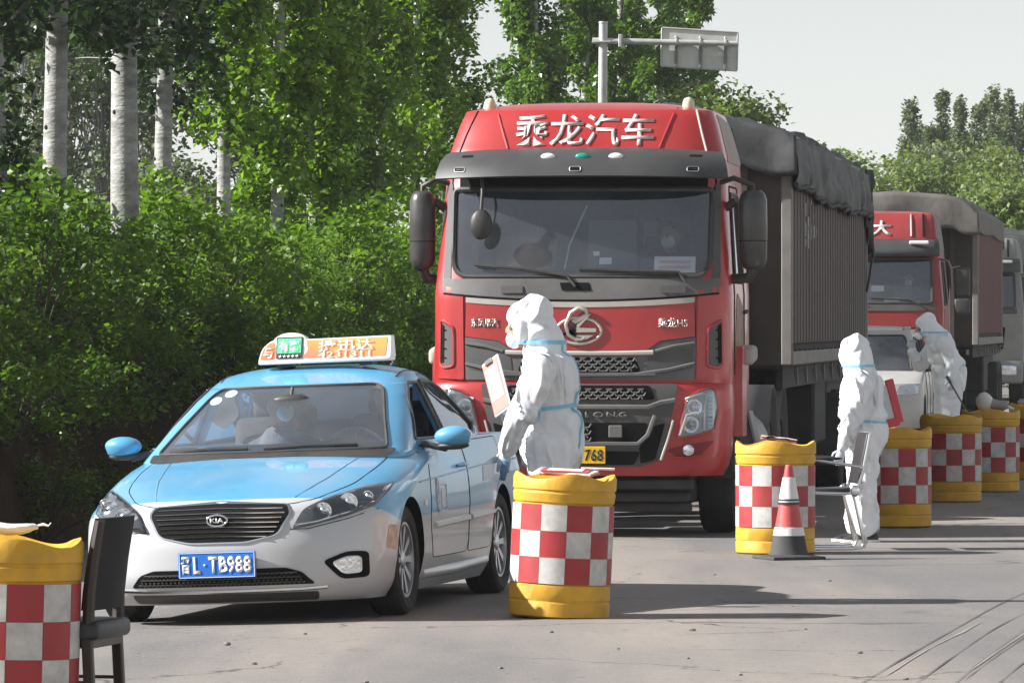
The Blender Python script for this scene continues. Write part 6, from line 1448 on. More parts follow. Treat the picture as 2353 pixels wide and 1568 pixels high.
    for y in (4.2, 5.5):
        for sx in (-1, 1): add_wheel(T, sx * 1.06, y, .50 - (.07 if sx < 0 else 0), .50, .30, sx, 8, .30, M_steel)
    for sx in (-.42, .42): b = MB(); b.box((sx, 3.4, .85), (.09, 6.0, .26)); b.build('chassis_rail', M_chassis, T)
    b = MB(); b.tube([(1.02, 2.2, .72), (1.02, 3.3, .72)], .32, 20); b.build('fuel_tank', M_steel, T, 40)
    b = MB(); b.box((.75, 2.35, 1.55), (.62, .30, .90), None, .04); b.build('side_box', paint, T)
    bpy.context.view_layer.update()
    if driver: sitter('person', 'second truck driver wearing a pale mask behind the windscreen', T.matrix_world.copy(), (.62, 1.25, 1.58), M_navy, None, True, 0, 0, [(-.16, -.40, .42), (.16, -.40, .42)])
    return T
TRUCK2 = truck_two('red truck with flat front, second in the queue behind the white car', 2168, 86, R(7.0), M_tred2, M_glass_truck, 1)
TR2 = trailer('semi_trailer', 'ribbed maroon cargo box behind the second red truck', 2243, 89.6, R(7.2), 10.0, 3.42, 30, M_rib2, 1.32)
bpy.context.view_layer.update()
tarp('tarpaulin', 'neat brown-grey tarpaulin with a front lip over the second truck load', TR2, 10.0, 1.27, 3.42, lambda t: .30 + .02 * math.sin(t * 9), M_tarp2, .30, 7.0, .03, .32, .4, .04, y0=-.35)
M_tpale = pm('pale_grey_cab_paint', (.16, .17, .17), .5, var=.1, vs=2, coat=.2, dust=.35)
TRUCK3 = truck_two('pale grey truck third in the queue, cut by the right picture edge', 2352, 112, R(7.2), M_tpale, M_glass_dark, 2, False, False)
TR3 = trailer('semi_trailer', 'dark cargo box of the third truck at the right edge', 2392, 116, R(7.2), 10.0, 3.3, 24, M_rib, 1.32)
bpy.context.view_layer.update()
tarp('tarpaulin', 'dark netted tarpaulin over the third truck at the right edge', TR3, 10.0, 1.27, 3.3, lambda t: .8 + .2 * math.sin(t * 9), M_tarp, .25, 11.0, .10, .5, .4, .08)
# ------------------------------------------------------------------ white car between the trucks
def white_car():
    yaw = R(7); wx = .87; Y = 75.5; c = Vector((at(2118, Y), Y, 0)) - Vector((math.cos(yaw), -math.sin(yaw), 0)) * wx
    T = empty('sport_utility_car', c, -yaw); tag(T, 'dusty white car between the two red trucks, half hidden by a standing figure', 'car'); bpy.context.view_layer.update()
    M_wp = pm('dusty_white_paint', (.40, .40, .39), .35, var=.06, vs=2, coat=.4, dust=.55, dcol=(.40, .36, .30), ds=2)
    wz = [.25, .4, .7, .95, 1.02]; ww = [.82, .865, .87, .85, .83]; cz = [.25, .4, .7, .85, .95, 1.02]; cy = [.10, .0, .03, .12, .55, 1.0]
    def f(z): return plan_half(float(np.interp(z, wz, ww)), float(np.interp(z, cz, cy)), .45, 2.6, 4.3, .3, 24, 8, 8)
    me = shell('body', [.25, .32, .4, .5, .6, .7, .78, .85, .88, .91, .94, .97, 1.0, 1.02], f, None, None); raw = bvh_of(me); body = link('body', me, [M_wp, M_dark], T, 180)
    cut = MB()
    for sx in (-1, 1):
        for wy in (.82, 3.4): cut.lathe([(.37, sx * .6), (.37, sx * 1.1)], 28, (0, wy, .34), 'x')
    cu = cut.build('cutter', [M_dark], T, 0); bpy.context.view_layer.update(); md = body.modifiers.new('b', 'BOOLEAN'); md.object = cu; md.operation = 'DIFFERENCE'; md.solver = 'EXACT'; md.material_mode = 'TRANSFER'; apply_mods(body); bpy.data.objects.remove(cu); body.data.shade_smooth(); body.data.set_sharp_from_angle(angle=R(40))
    gz = [.96, 1.2, 1.5, 1.57]; gy = [.95, 1.25, 1.62, 1.76]; gw = [.80, .74, .65, .62]; gr = [4.1, 4.05, 3.95, 3.85]
    def fg(z): return plan_half(float(np.interp(z, gz, gw)), float(np.interp(z, gz, gy)), .35, 3.0, float(np.interp(z, gz, gr)), .25, 24, 8, 8)
    me = shell('roof', [.96, 1.05, 1.15, 1.25, 1.35, 1.45, 1.5, 1.54, 1.57], fg, None, None, roof=.06); graw = bvh_of(me)
    ws = rpoly([(-.68, 1.01), (.68, 1.01), (.55, 1.50), (-.55, 1.50)], .05); w1 = rpoly([(1.55, 1.02), (2.25, 1.02), (2.22, 1.47), (1.85, 1.47)], .03); w2 = rpoly([(2.36, 1.02), (3.0, 1.02), (3.0, 1.47), (2.33, 1.47)], .03); w3 = rpoly([(3.1, 1.05), (3.7, 1.08), (3.6, 1.45), (3.1, 1.47)], .03)
    bm = bmesh.new(); bm.from_mesh(me); cut_opening(bm, ws, 'front')
    for s in ('right', 'left'):
        for p in (w1, w2, w3): cut_opening(bm, p, s)
    bm.to_mesh(me); bm.free(); g_ = link('roof', me, [M_wp], T, 180); so_ = g_.modifiers.new('s', 'SOLIDIFY'); so_.thickness = .03; so_.offset = -1; apply_mods(g_); g_.data.materials.clear(); g_.data.materials.append(M_wp); g_.data.shade_smooth(); g_.data.set_sharp_from_angle(angle=R(45))
    patch('windscreen', ws, graw, 'front', M_glass_taxi, T, -.005, 0, .1, 180); seam('windscreen_seal', ws, graw, 'front', .014, M_blackpl, T, .002, .1, True)
    for s, sx in (('right', 1), ('left', -1)):
        for p in (w1, w2, w3): patch('side_window', p, graw, s, M_glass_dark, T, -.005, 0, .1, 180); seam('window_seal', p, graw, s, .014, M_blackpl, T, .002, .1, True)
        for pl in (rpoly([(1.40, .42), (2.28, .42), (2.30, 1.0), (1.42, 1.0)], .05), rpoly([(2.32, .42), (3.0, .42), (3.1, 1.0), (2.33, 1.0)], .05)):
            D = patch('door', pl, raw, s, M_wp, T, .003, .01, .1); seam('door_gap', pl, raw, s, .006, M_seam, D, .001, .1, True)
        b = MB(); b.box((sx * 1.0, 1.42, 1.08), (.24, .12, .15), None, .04, 3); b.tube([(sx * .84, 1.45, 1.02), (sx * .95, 1.43, 1.05)], .025, 6); b.build('wing_mirror', M_blackpl, T, 50)
        hp = rpoly([(sx * .50, .70), (sx * .80, .72), (sx * .82, .86), (sx * .55, .82)], .03); patch('headlamp', hp, raw, 'front', M_lamp_clear, T, .006, .02, .05)
        seam('roof_rail', [(sx * .52, 1.9), (sx * .52, 3.6)], graw, 'top', .016, M_steel, T, .01)
        for wy in (.82, 3.4): add_wheel(T, sx * .75, wy, .33, .33, .21, sx, 8, .22)
    gl = rpoly([(-.46, .62), (.46, .62), (.48, .80), (-.48, .80)], .03); Gr = patch('grille', gl, raw, 'front', M_dark, T, .006, .01, .08)
    for k in range(4): seam('grille_slat', [(-.44, .645 + k * .045), (.44, .645 + k * .045)], raw, 'front', .008, M_chrome, Gr, .008, .1)
    patch('lower_intake', rpoly([(-.5, .36), (.5, .36), (.5, .50), (-.5, .50)], .03), raw, 'front', M_blackpl, T, .006, .01, .08)
    b = MB(); b.box((0, -.02, .55), (.44, .012, .14), None, .003); b.build('number_plate', pm('car_plate', (.03, .16, .55), .4), T)
    b = MB(); b.box((0, 2.2, .55), (1.4, 2.6, .06)); b.box((0, 1.35, .88), (1.4, .4, .25), None, .05); b.build('cabin_floor', M_seat, T)
    for sx in (-.36, .36): b = MB(); b.box((sx, 2.25, .80), (.48, .5, .16), None, .05); b.box((sx, 2.48, 1.1), (.46, .13, .6), (R(-10), 0, 0), .05, 2); b.box((sx, 2.54, 1.43), (.26, .09, .16), None, .03, 2); b.build('front_seat', M_seat, T, 50)
    return T
white_car()
# ================================================================== road sign on an arm, seen from behind
def road_sign():
    Y = 104; z0 = .6; k = Y / 150; s = FPX / Y
    T = empty('road_sign', (at(1382, Y), Y, z0), R(-4)); tag(T, 'grey cantilever road sign seen from the back above the first truck', 'road sign')
    M_gal = pm('galvanised_steel', (.42, .42, .41), .6, .3, var=.15, vs=5); M_al = pm('aluminium_sheet_back', (.50, .50, .47), .55, .2, var=.08, vs=3)
    top = hz(55, Y) - z0; arm = hz(97, Y) - z0
    b = MB(); b.tube([(0, 0, 0), (0, 0, top * .5), (.03, 0, top)], [.15 * k, .135 * k, .115 * k], 16); b.build('post', M_gal, T, 60)
    b = MB(); b.lathe([(.12 * k, 0), (.13 * k, .02), (.12 * k, .04)], 16, (.03, 0, top)); b.build('post_cap', M_gal, T, 60)
    b = MB(); b.box((.0, 0, arm), (.5 * k, .36 * k, .035), None, .008); b.build('flange', M_gal, T)
    tilt = -.022
    def ax(x): return (x, 0, arm + .02 + tilt * x)
    b = MB(); b.tube([ax(-.25 * k), ax(1.3 * k), ax(3.58 * k)], [.085 * k, .08 * k, .065 * k], 14); b.build('arm', M_gal, T, 60)
    b = MB(); b.box((.50 * k, 0, arm + .02), (.06, .34 * k, .34 * k), None, .01); b.build('arm_flange', M_gal, T)
    px2x = lambda p: (p - 1382) / s
    x0, x1 = px2x(1518), px2x(1692); zt, zb = hz(64, Y) - z0, hz(152, Y) - z0
    poly = [(x0, zb), (x1, zb + tilt * 3 * (x1 - x0)), (x1 + .02, zt + tilt * 3 * (x1 - x0)), (x0 + .02, zt)]
    b = MB(); b.prism(poly, .10, .125); b.build('sign_board', M_al, T)
    for (a, c) in zip(poly, poly[1:] + poly[:1]): b = MB(); b.tube([(a[0], .095, a[1]), (c[0], .095, c[1])], .018, 6); b.build('board_edge', M_gal, T, 60)
    for f in (.20, .52, .85):
        x = x0 + (x1 - x0) * f; dz = tilt * 3 * (x - x0)
        b = MB(); b.box((x, .075, (zt + zb) / 2 + dz - .07), (.055, .05, (zt - zb) * .78), (0, -tilt, 0), .008); b.build('stiffener', pm('dark_stiffener', (.16, .16, .15), .7) if f == .20 else bpy.data.materials['dark_stiffener'], T)
        b = MB(); b.lathe([(.10 * k, -.02), (.105 * k, 0), (.10 * k, .02)], 14, (x, 0, arm + .02 + tilt * x), 'x', cap=False); b.box((x, .05, arm + .11 + tilt * x), (.05, .05, .07), None, .01); b.build('clamp', M_gal, T, 40)
    b = MB(); b.box(((x0 + x1) / 2, .098, (zb + zt) / 2 - .08 + tilt * 3 * (x1 - x0) / 2), (x1 - x0 - .06, .012, .05), (0, -tilt * 3, 0)); b.build('board_joint', M_al, T)
    return T
road_sign()
# ================================================================== crash barrels
M_yel = pm('yellow_barrel_plastic', (0.70, 0.37, 0.010), 0.55, var=0.12, vs=3, bump=0.15, bs=25, dust=0.55, dcol=(0.22, 0.15, 0.05), ds=8.0)
M_red = pm('red_reflective_film', (0.34, 0.012, 0.016), 0.5, var=0.14, vs=9, dust=0.30, dcol=(0.24, 0.10, 0.09), ds=14)
M_wht = pm('white_reflective_film', (0.64, 0.63, 0.60), 0.5, var=0.10, vs=9, dust=0.85, dcol=(0.30, 0.28, 0.26), ds=13)
BR, BH = 0.285, 0.80
sq_meshes = {}
def square_mesh(row, wd=0.985):
    if row in sq_meshes: return sq_meshes[row]
    z0 = 0.195 + row * 0.148; z1 = z0 + 0.1465; b = MB(); n = 5; r0, r1 = BR - 0.004, BR + 0.0025
    V = []
    for k in range(n + 1):
        a = (-15 + 30 * k / n) * wd; ca, sa = math.cos(R(a)), math.sin(R(a))
        V += [(r1 * ca, r1 * sa, z0), (r1 * ca, r1 * sa, z1), (r0 * ca, r0 * sa, z0), (r0 * ca, r0 * sa, z1)]
    F = []
    for k in range(n):
        i = 4 * k; j = i + 4
        F += [(i, j, j + 1, i + 1), (i + 1, j + 1, j + 3, i + 3), (i + 2, j + 2, j, i)]
    F += [(0, 1, 3, 2), (4 * n + 2, 4 * n + 3, 4 * n + 1, 4 * n)]
    b.add(V, F); pair = []
    for m in (M_red, M_wht):
        me = b.mesh('reflective_square'); me.materials.append(m); me.shade_smooth(); me.set_sharp_from_angle(angle=R(40)); pair.append(me)
    sq_meshes[row] = pair; return pair
def barrel_proto():
    t = empty('crash_barrel')
    b = MB(); r = BR
    prof = [(r * .93, 0), (r * 1.0, .012), (r * 1.005, .085), (r * .985, .092), (r * .985, .099), (r * 1.005, .106), (r * 1.0, .185), (r * .972, .192),
            (r * .972, .645), (r * 1.0, .652), (r * 1.02, .70), (r * 1.0, .708), (r * 1.0, .716), (r * 1.025, .722), (r * 1.025, .775), (r * .985, .797), (r * .90, .790), (r * .80, .765), (r * .45, .755), (r * .40, .775), (r * .33, .782), (.01, .784)]
    def mod(j, rr, z, a):
        if z > .76 and rr > r * .6: z += .018 * math.cos(4 * a + 0.6) * (1 if rr > r * .85 else .6)
        return rr * (1 + .006 * math.sin(3 * a + z * 5)), z
    b.lathe(prof, 56, mod=mod); b.build('drum', M_yel, t, 40)
    for row in range(3):
        pair = square_mesh(row)
        for k in range(12):
            o = bpy.data.objects.new('reflective_square', pair[(k + row) % 2]); C.objects.link(o); o.parent = t; o.rotation_euler = (0, 0, R(30 * k))
    return t
BARRELS = []
bp0 = None
for i, (px, Y, rz, tilt, label) in enumerate([
    (1283, 31.75, R(4), R(3.0), 'yellow crash barrel with red and white squares beside the taxi, papers on top'),
    (10, 22.2, R(8), R(1.5), 'yellow checkered crash barrel cut by the left picture edge, white roll on top'),
    (1781, 40.55, R(-8), 0, 'yellow checkered crash barrel standing behind the traffic cone'),
    (2059, 45.8, R(0), R(-1), 'yellow checkered crash barrel just right of the figure at the chair'),
    (2184, 52.4, R(17), 0, 'yellow checkered crash barrel second beyond the chair, below the bowing figure'),
    (2275, 55.6, R(-4), 0, 'yellow checkered crash barrel third beyond the chair, white bag on top'),
    (2380, 60.0, R(9), 0, 'yellow checkered crash barrel cut by the right picture edge')]):
    if bp0 is None: o = bp0 = barrel_proto()
    else: o = copy_tree(bp0)
    o.location = (at(px, Y), Y, 0.0); o.rotation_euler = (0, tilt, rz + R(-90) + R(15)); tag(o, label, 'barrel', 'crash barrels along the checkpoint lane'); BARRELS.append(o)
for o, tl in ((BARRELS[0], R(2.6)), (BARRELS[1], R(1.5))):
    o.rotation_mode = 'QUATERNION'; o.rotation_quaternion = Matrix.Rotation(tl, 4, 'Y').to_quaternion() @ Matrix.Rotation(R(-71), 4, 'Z').to_quaternion()
# ------------------------------------------------------------------ traffic cone
def cone(px, Y):
    t = empty('traffic_cone', (at(px, Y), Y, 0)); tag(t, 'red and white traffic cone with a black base in front of a barrel', 'cone')
    M_orr = pm('cone_red', (0.50, 0.045, 0.045), 0.5, var=0.1, vs=10, dust=0.15); M_cw = pm('cone_white_band', (0.70, 0.70, 0.69), 0.45, var=0.06, vs=12, dust=0.2); M_cb = pm('cone_black_rubber', (0.03, 0.03, 0.03), 0.8, var=0.2, vs=15, dust=0.3, dcol=(.15, .14, .13))
    def r(z): return 0.026 + (0.655 - z) / 0.63 * 0.105
    def ring(name, z0, z1, m, grow=0.0):
        b = MB(); b.lathe([(r(z0) + grow, z0), (r(z1) + grow, z1)] if not grow else [(r(z0), z0), (r(z0) + grow, z0 + .002), (r(z1) + grow, z1 - .002), (r(z1), z1)], 28, cap=False); return b.build(name, m, t, 30)
    b = MB(); b.lathe([(.20, 0), (.20, .022), (.175, .030), (.145, .034), (r(.034), .06), (r(.165) + .003, .165)], 28); b.build('rubber_base', M_cb, t, 40)
    b = MB(); b.box((0, 0, .012), (.40, .40, .024), (0, 0, R(20)), .008, 2); b.build('base_plate', M_cb, t)
    ring('cone_body', .16, .655, M_orr); b = MB(); b.lathe([(r(.655), .655), (r(.655) - .006, .664), (.012, .664)], 28); b.build('cone_tip', M_orr, t, 40)
    ring('white_band', .165, .225, M_cw, .005); ring('white_sleeve', .40, .575, M_cw, .005)
    for z in (.385, .41): 
        b = MB(); b.lathe([(r(z) + .003, z), (r(z) + .009, z + .002), (r(z) + .009, z + .012), (r(z) + .003, z + .014)], 28, cap=False); b.build('clip_ring', M_blackpl, t, 40)
    return t
cone(1812, 39.55)
# ------------------------------------------------------------------ things lying on barrels
M_redbook = pm('red_folder', (0.50, 0.05, 0.06), 0.5, var=0.08)
p1 = Vector((at(1290, 31.75), 31.75, 0.0))
F = empty('folder', p1 + Vector((.045, -.06, .808)), R(-14)); F.rotation_euler = (R(3), R(2.5), R(-14)); tag(F, 'red and white folder lying on the barrel beside the taxi', 'folder')
b = MB(); b.box((0, 0, 0), (.30, .22, .010), None, .003); b.build('cover', M_redbook, F)
b = MB(); b.box((.0, .0, .010), (.285, .21, .010)); b.build('pages', M_paper, F)
b = MB(); b.box((-.02, -.01, .0195), (.27, .20, .003), (0, 0, .10)); b.build('top_sheet', M_redbook, F); b = MB(); b.box((-.02, -.012, .0235), (.20, .13, .002), (0, 0, .10)); b.build('label_sheet', M_paper, F)
P = empty('pen', p1 + Vector((.20, -.02, .838)), R(4)); tag(P, 'white pen resting across the folder on the barrel', 'pen')
b = MB(); b.tube([(-.09, 0, 0), (.07, 0, -.004)], .007, 8); b.build('pen_barrel', M_white_pl, P, 60); b = MB(); b.tube([(.07, 0, -.004), (.10, 0, -.0055)], [.008, .006], 8); b.build('pen_cap', M_white_pl, P, 60)
p2 = Vector((at(1781, 40.55), 40.55, 0))
B_ = empty('paper_bundle', p2 + Vector((.02, -.03, .800)), R(-8)); B_.rotation_euler = (0, R(7), R(-8)); tag(B_, 'crumpled pinkish paper bundle on the barrel behind the cone', 'papers')
b = MB()
for i in range(4):
    n_ = 8; V = [((u / n_ - .5) * .26, (v / 3 - .5) * .15, .008 * i + .014 * noise.noise((u * .6, v * .7, i * 3)) + .012) for u in range(n_ + 1) for v in range(4)]
    b.add(V, [(u * 4 + v, u * 4 + v + 1, (u + 1) * 4 + v + 1, (u + 1) * 4 + v) for u in range(n_) for v in range(3)], i % 2)
b.build('sheets', [pm('pink_paper', (.70, .45, .42), .8, var=.1), M_paper], B_, 60)
# white plastic roll on the near left barrel
p0 = Vector((at(10, 22.2), 22.2, 0))
Rl = empty('plastic_roll', p0 + Vector((-.03, -.02, .845)), R(6)); tag(Rl, 'white plastic bag rolled up on the barrel at the left edge', 'plastic bag')
b = MB(); pts = [(-.40 + .05 * i, .01 * math.sin(i), .004 * math.cos(i * 1.7)) for i in range(11)]; pts += [(.125, 0, .004), (.15, 0, .012), (.165, 0, .010)]
v0 = len(b.v); b.tube(pts, [.040] * 11 + [.034, .020, .012], 20, flat=.62)
b.v = [tuple(Vector(v) + Vector((0, 1, 1)) * 0.010 * noise.noise((v[0] * 9, v[1] * 30, v[2] * 30))) for v in b.v]
b.build('bag_roll', pm('white_film', (.70, .70, .69), .35, var=.06, vs=10, bump=.5, bs=15), Rl, 60)
b = MB(); b.tube([(.16, 0, .010), (.185, .005, .016), (.205, -.006, .010), (.215, 0, .022)], [.010, .016, .009, .003], 8, flat=.4); b.build('bag_knot', M_white_pl, Rl, 60)
# tied bag on the far barrel
p5 = Vector((at(2275, 55.6), 55.6, 0))
Bg = empty('tied_bag', p5 + Vector((-.06, 0, .80)), R(-5)); tag(Bg, 'pale round bag with grey neck lying on the third barrel beyond the chair', 'plastic bag')
b = MB(); b.ellipsoid((0, 0, .085), (.085, .08, .095), 20, 14); b.v = [tuple(Vector(v) * (1 + .06 * noise.noise(Vector(v) * 22))) for v in b.v]; b.build('bag_body', pm('cream_bag', (.66, .65, .60), .6, var=.1, bump=.4, bs=12), Bg, 60)
b = MB(); b.tube([(.06, 0, .07), (.14, 0, .055), (.20, 0, .045), (.23, 0, .035)], [.05, .045, .05, .02], 14); b.v = [tuple(Vector(v) * (1 + .08 * noise.noise(Vector(v) * 25))) for v in b.v]; b.build('bag_neck', pm('grey_bag', (.30, .30, .28), .7, var=.2, bump=.4, bs=12), Bg, 60)
b = MB(); b.tube([(.22, 0, .04), (.29, -.01, .012)], [.018, .012], 8); b.build('bag_tail', M_white_pl, Bg, 60)
p6 = Vector((at(2380, 60), 60, 0)); 
Cp = empty('folded_cloth', p6 + Vector((-.12, -.05, .80)), R(4)); tag(Cp, 'small pale folded cloth on the barrel at the right edge', 'cloth')
b = MB(); b.box((0, 0, .02), (.16, .12, .04), None, .015, 3); b.build('cloth_fold', pm('pale_cloth', (.45, .43, .40), .9, var=.15, bump=.4), Cp, 60)
b = MB(); b.box((.01, 0, .048), (.14, .10, .016), None, .006, 2); b.build('upper_fold', pm('tan_cloth', (.40, .36, .31), .9, var=.15), Cp, 60)
# ------------------------------------------------------------------ chrome chair
def chrome_chair(px, py):
    p = gp(px, py); t = empty('folding_chair', p, R(6)); tag(t, 'chrome tube chair with black seat and back beside the second figure', 'chair')
    M_ct = pm('bright_tube', (.72, .73, .74), .2, 1.0, var=.05); M_vin = pm('black_vinyl', (.025, .025, .027), .45, var=.15)
    # faces left (-x); back at +x
    for sy in (-.22, .22):
        b = MB(); b.tube([(-.22, sy, .016), (.06, sy, .016), (.13, sy, .022), (.145, sy, .06), (.07, sy, .40), (.06, sy, .47)], .0125, 10); b.build('rear_leg', M_ct, t, 60)
        b = MB(); b.tube([(.145, sy * .93, .02), (.17, sy * .93, .06), (.06, sy * .93, .42)], .010, 8); b.build('brace', M_ct, t, 60)
        b = MB(); b.tube([(-.28, sy, .425), (.02, sy, .415), (.09, sy, .43), (.135, sy, .56), (.19, sy, .85)], .0125, 10); b.build('side_tube', M_ct, t, 60)
        b = MB(); b.tube([(-.245, sy, .43), (-.262, sy, .56), (-.285, sy, .655), (-.26, sy, .675), (-.12, sy, .650), (.15, sy, .605)], .012, 10); b.build('arm_tube', M_ct, t, 60)
        b = MB(); b.ellipsoid((-.13, sy, .672), (.12, .022, .014), 14, 8); b.build('arm_pad', M_vin, t, 60)
        b = MB(); b.ellipsoid((.075, sy * 1.06, .435), (.035, .012, .045), 12, 8); b.build('hinge', M_ct, t, 60)
    for x, z in ((-.22, .016), (-.28, .425), (.19, .85)):
        b = MB(); b.tube([(x, -.22, z), (x, .22, z)], .0125, 10); b.build('cross_tube', M_ct, t, 60)
    b = MB(); b.box((-.10, 0, .435), (.36, .40, .035), (0, R(-2), 0), .014, 3); b.build('seat', M_vin, t, 50)
    b = MB(); b.box((.150, 0, .67), (.035, .42, .38), (0, R(11), 0), .014, 3); b.build('backrest', M_vin, t, 50)
    return t
chrome_chair(1928, 1261)
# ------------------------------------------------------------------ dark wooden chair at the left
def wood_chair():
    Y = 22.4; t = empty('wooden_chair', (at(215, Y), Y, 0), R(-14)); tag(t, 'dark wooden chair with padded back beside the barrel at the left edge', 'chair')
    M_w = pm('dark_brown_wood', (.035, .024, .018), .45, var=.3, vs=5, stretch=(4, 4, .6)); M_v = pm('black_leatherette', (.028, .028, .030), .5, var=.15, bump=.15); M_pad = pm('grey_leatherette', (.022, .022, .023), .8, var=.1, spec=.2)
    # faces left (-x). back posts at +x, leaning back
    for sy in (-.19, .19):
        b = MB(); b.box((.045, sy, .235), (.042, .036, .47), (0, R(-3), 0), .006); b.build('rear_leg', M_w, t)
        pts = [(.04, sy, .45), (.045, sy, .58), (.062, sy, .72), (.090, sy, .875)]
        b = MB(); b.tube(pts, [.026, .024, .023, .021], 8); b.build('back_post', M_w, t, 40)
        b = MB(); b.box((-.33, sy, .215), (.040, .036, .43), None, .006); b.build('front_leg', M_w, t)
        for z in (.18, .235):
            b = MB(); b.tube([(-.33, sy, z), (.045, sy, z)], .007, 6); b.build('side_rung', M_w, t, 60)
    b = MB(); rings = []
    for z, x in ((.52, .052), (.60, .060), (.70, .075), (.80, .092), (.885, .110)):
        rings.append([(x - .022 + .02 * (abs(y) / .19) ** 2 * -1, y, z) for y in np.linspace(-.19, .19, 9)] + [(x + .022 + .02 * (abs(y) / .19) ** 2 * -1, y, z) for y in np.linspace(.19, -.19, 9)])
    b.loft(rings); b.build('backrest', M_pad, t, 60)
    b = MB(); b.box((-.14, 0, .44), (.46, .44, .075), None, .025, 3); b.build('seat', M_v, t, 50)
    b = MB(); b.box((-.14, 0, .39), (.40, .38, .04), None, .005); b.build('seat_rail', M_w, t)
    for z in (.16,): 
        b = MB(); b.tube([(-.33, -.19, z), (-.33, .19, z)], .009, 6); b.build('front_rung', M_w, t, 60)
    b = MB(); b.tube([(.045, -.19, .14), (.045, .19, .14)], .012, 8); b.build('rear_rung', M_w, t, 60)
    return t
wood_chair()
# ================================================================== people in white protective suits
def suit_material():
    m = pm('white_suit_fabric', (0.74, 0.755, 0.775), 0.62, var=0.03, vs=6, spec=0.3); t = m.node_tree; N = t.nodes; L = t.links
    tc = N.new('ShaderNodeTexCoord'); mp = N.new('ShaderNodeMapping'); mp.inputs['Scale'].default_value = (1, 1, .55); mp.inputs['Rotation'].default_value = (.3, .4, 0); L.new(tc.outputs['Object'], mp.inputs[0])
    n = N.new('ShaderNodeTexNoise'); n.noise_type = 'RIDGED_MULTIFRACTAL'; n.inputs['Scale'].default_value = 7.0; n.inputs['Detail'].default_value = 3; n.inputs['Distortion'].default_value = .6; L.new(mp.outputs[0], n.inputs['Vector'])
    bp = N.new('ShaderNodeBump'); bp.inputs['Strength'].default_value = 0.9; bp.inputs['Distance'].default_value = 0.08; L.new(n.outputs[0], bp.inputs['Height']); L.new(bp.outputs[0], N['Principled BSDF'].inputs['Normal'])
    return m
M_suit = suit_material()
M_tape = pm('pale_blue_tape', (0.22, 0.50, 0.68), 0.55, var=0.08)
M_glove = pm('pale_glove', (0.52, 0.55, 0.60), 0.45, var=0.08)
M_goggle = pm('goggle_lens', (0.10, 0.12, 0.13), 0.15, var=0.1)
def glove(parent, wrist, d, spread, mat=None, curl=0.5, s=1.0):
    """a hand: palm, four fingers of unequal length with bent knuckles and a thumb from the side of the palm. d = pointing, spread = thumb side"""
    d = Vector(d).normalized(); sp = (Vector(spread) - d * Vector(spread).dot(d)).normalized(); n = d.cross(sp)
    w_ = Vector(wrist); b = MB()
    rot = Matrix((sp, d, n)).transposed()
    b.ellipsoid(w_ + d * .045 * s, (.042 * s, .056 * s, .020 * s), 14, 8, rot)
    for k, (o, L) in enumerate(((.030, .070), (.010, .080), (-.011, .075), (-.030, .058))):
        p0 = w_ + d * .075 * s + sp * o * s; p1 = p0 + (d * math.cos(curl * .5) + n * math.sin(curl * .5)) * L * .45 * s; p2 = p1 + (d * math.cos(curl * 1.2) + n * math.sin(curl * 1.2)) * L * .32 * s; p3 = p2 + (d * math.cos(curl * 1.9) + n * math.sin(curl * 1.9)) * L * .25 * s
        b.tube([p0 - d * .02, p0, p1, p2, p3], [.0095 * s, .0098 * s, .0092 * s, .0085 * s, .006 * s], 8)
    p0 = w_ + d * .025 * s + sp * .034 * s; p1 = p0 + (d * .6 + sp * .7).normalized() * .035 * s; p2 = p1 + (d * .9 + sp * .2 + n * .3).normalized() * .03 * s
    b.tube([p0 - d * .01, p0, p1, p2], [.012 * s, .012 * s, .0105 * s, .007 * s], 8)
    return b.build('glove', mat or M_glove, parent, 60)
def tape_ring(parent, body, z, tilt=(0, 0), c=(0, 0), r=.8, wd=.014, name='tape', span=None, zf=None):
    bv = bvh_of(body.data); pts = []
    A = np.linspace(0, 2 * math.pi, 73)[:-1] if span is None else np.linspace(span[0], span[1], 40)
    for a in A:
        d = Vector((math.cos(a), math.sin(a), 0)); zz = z + tilt[0] * math.cos(a) + tilt[1] * math.sin(a)
        o = Vector((c[0], c[1], zz))
        # outermost skin within the torso's reach
        h = bv.ray_cast(o + d * r, -d)
        if h[0] is not None: pts.append(h[0] + d * .003)
    if len(pts) < 4: return
    V = []; b = MB()
    for p in pts:
        dd = Vector((p.x - c[0], p.y - c[1], 0)).normalized(); V += [p + Vector((0, 0, wd)) + dd * .004, p + Vector((0, 0, -wd)) + dd * .004, p + Vector((0, 0, -wd)) - dd * .01, p + Vector((0, 0, wd)) - dd * .01]
    n = len(pts); F = []
    for i in range(n if span is None else n - 1):
        j = (i + 1) % n
        for k in range(4): k2 = (k + 1) % 4; F.append((4 * i + k, 4 * i + k2, 4 * j + k2, 4 * j + k))
    b.add(V, F); return b.build(name, M_tape, parent, 60)
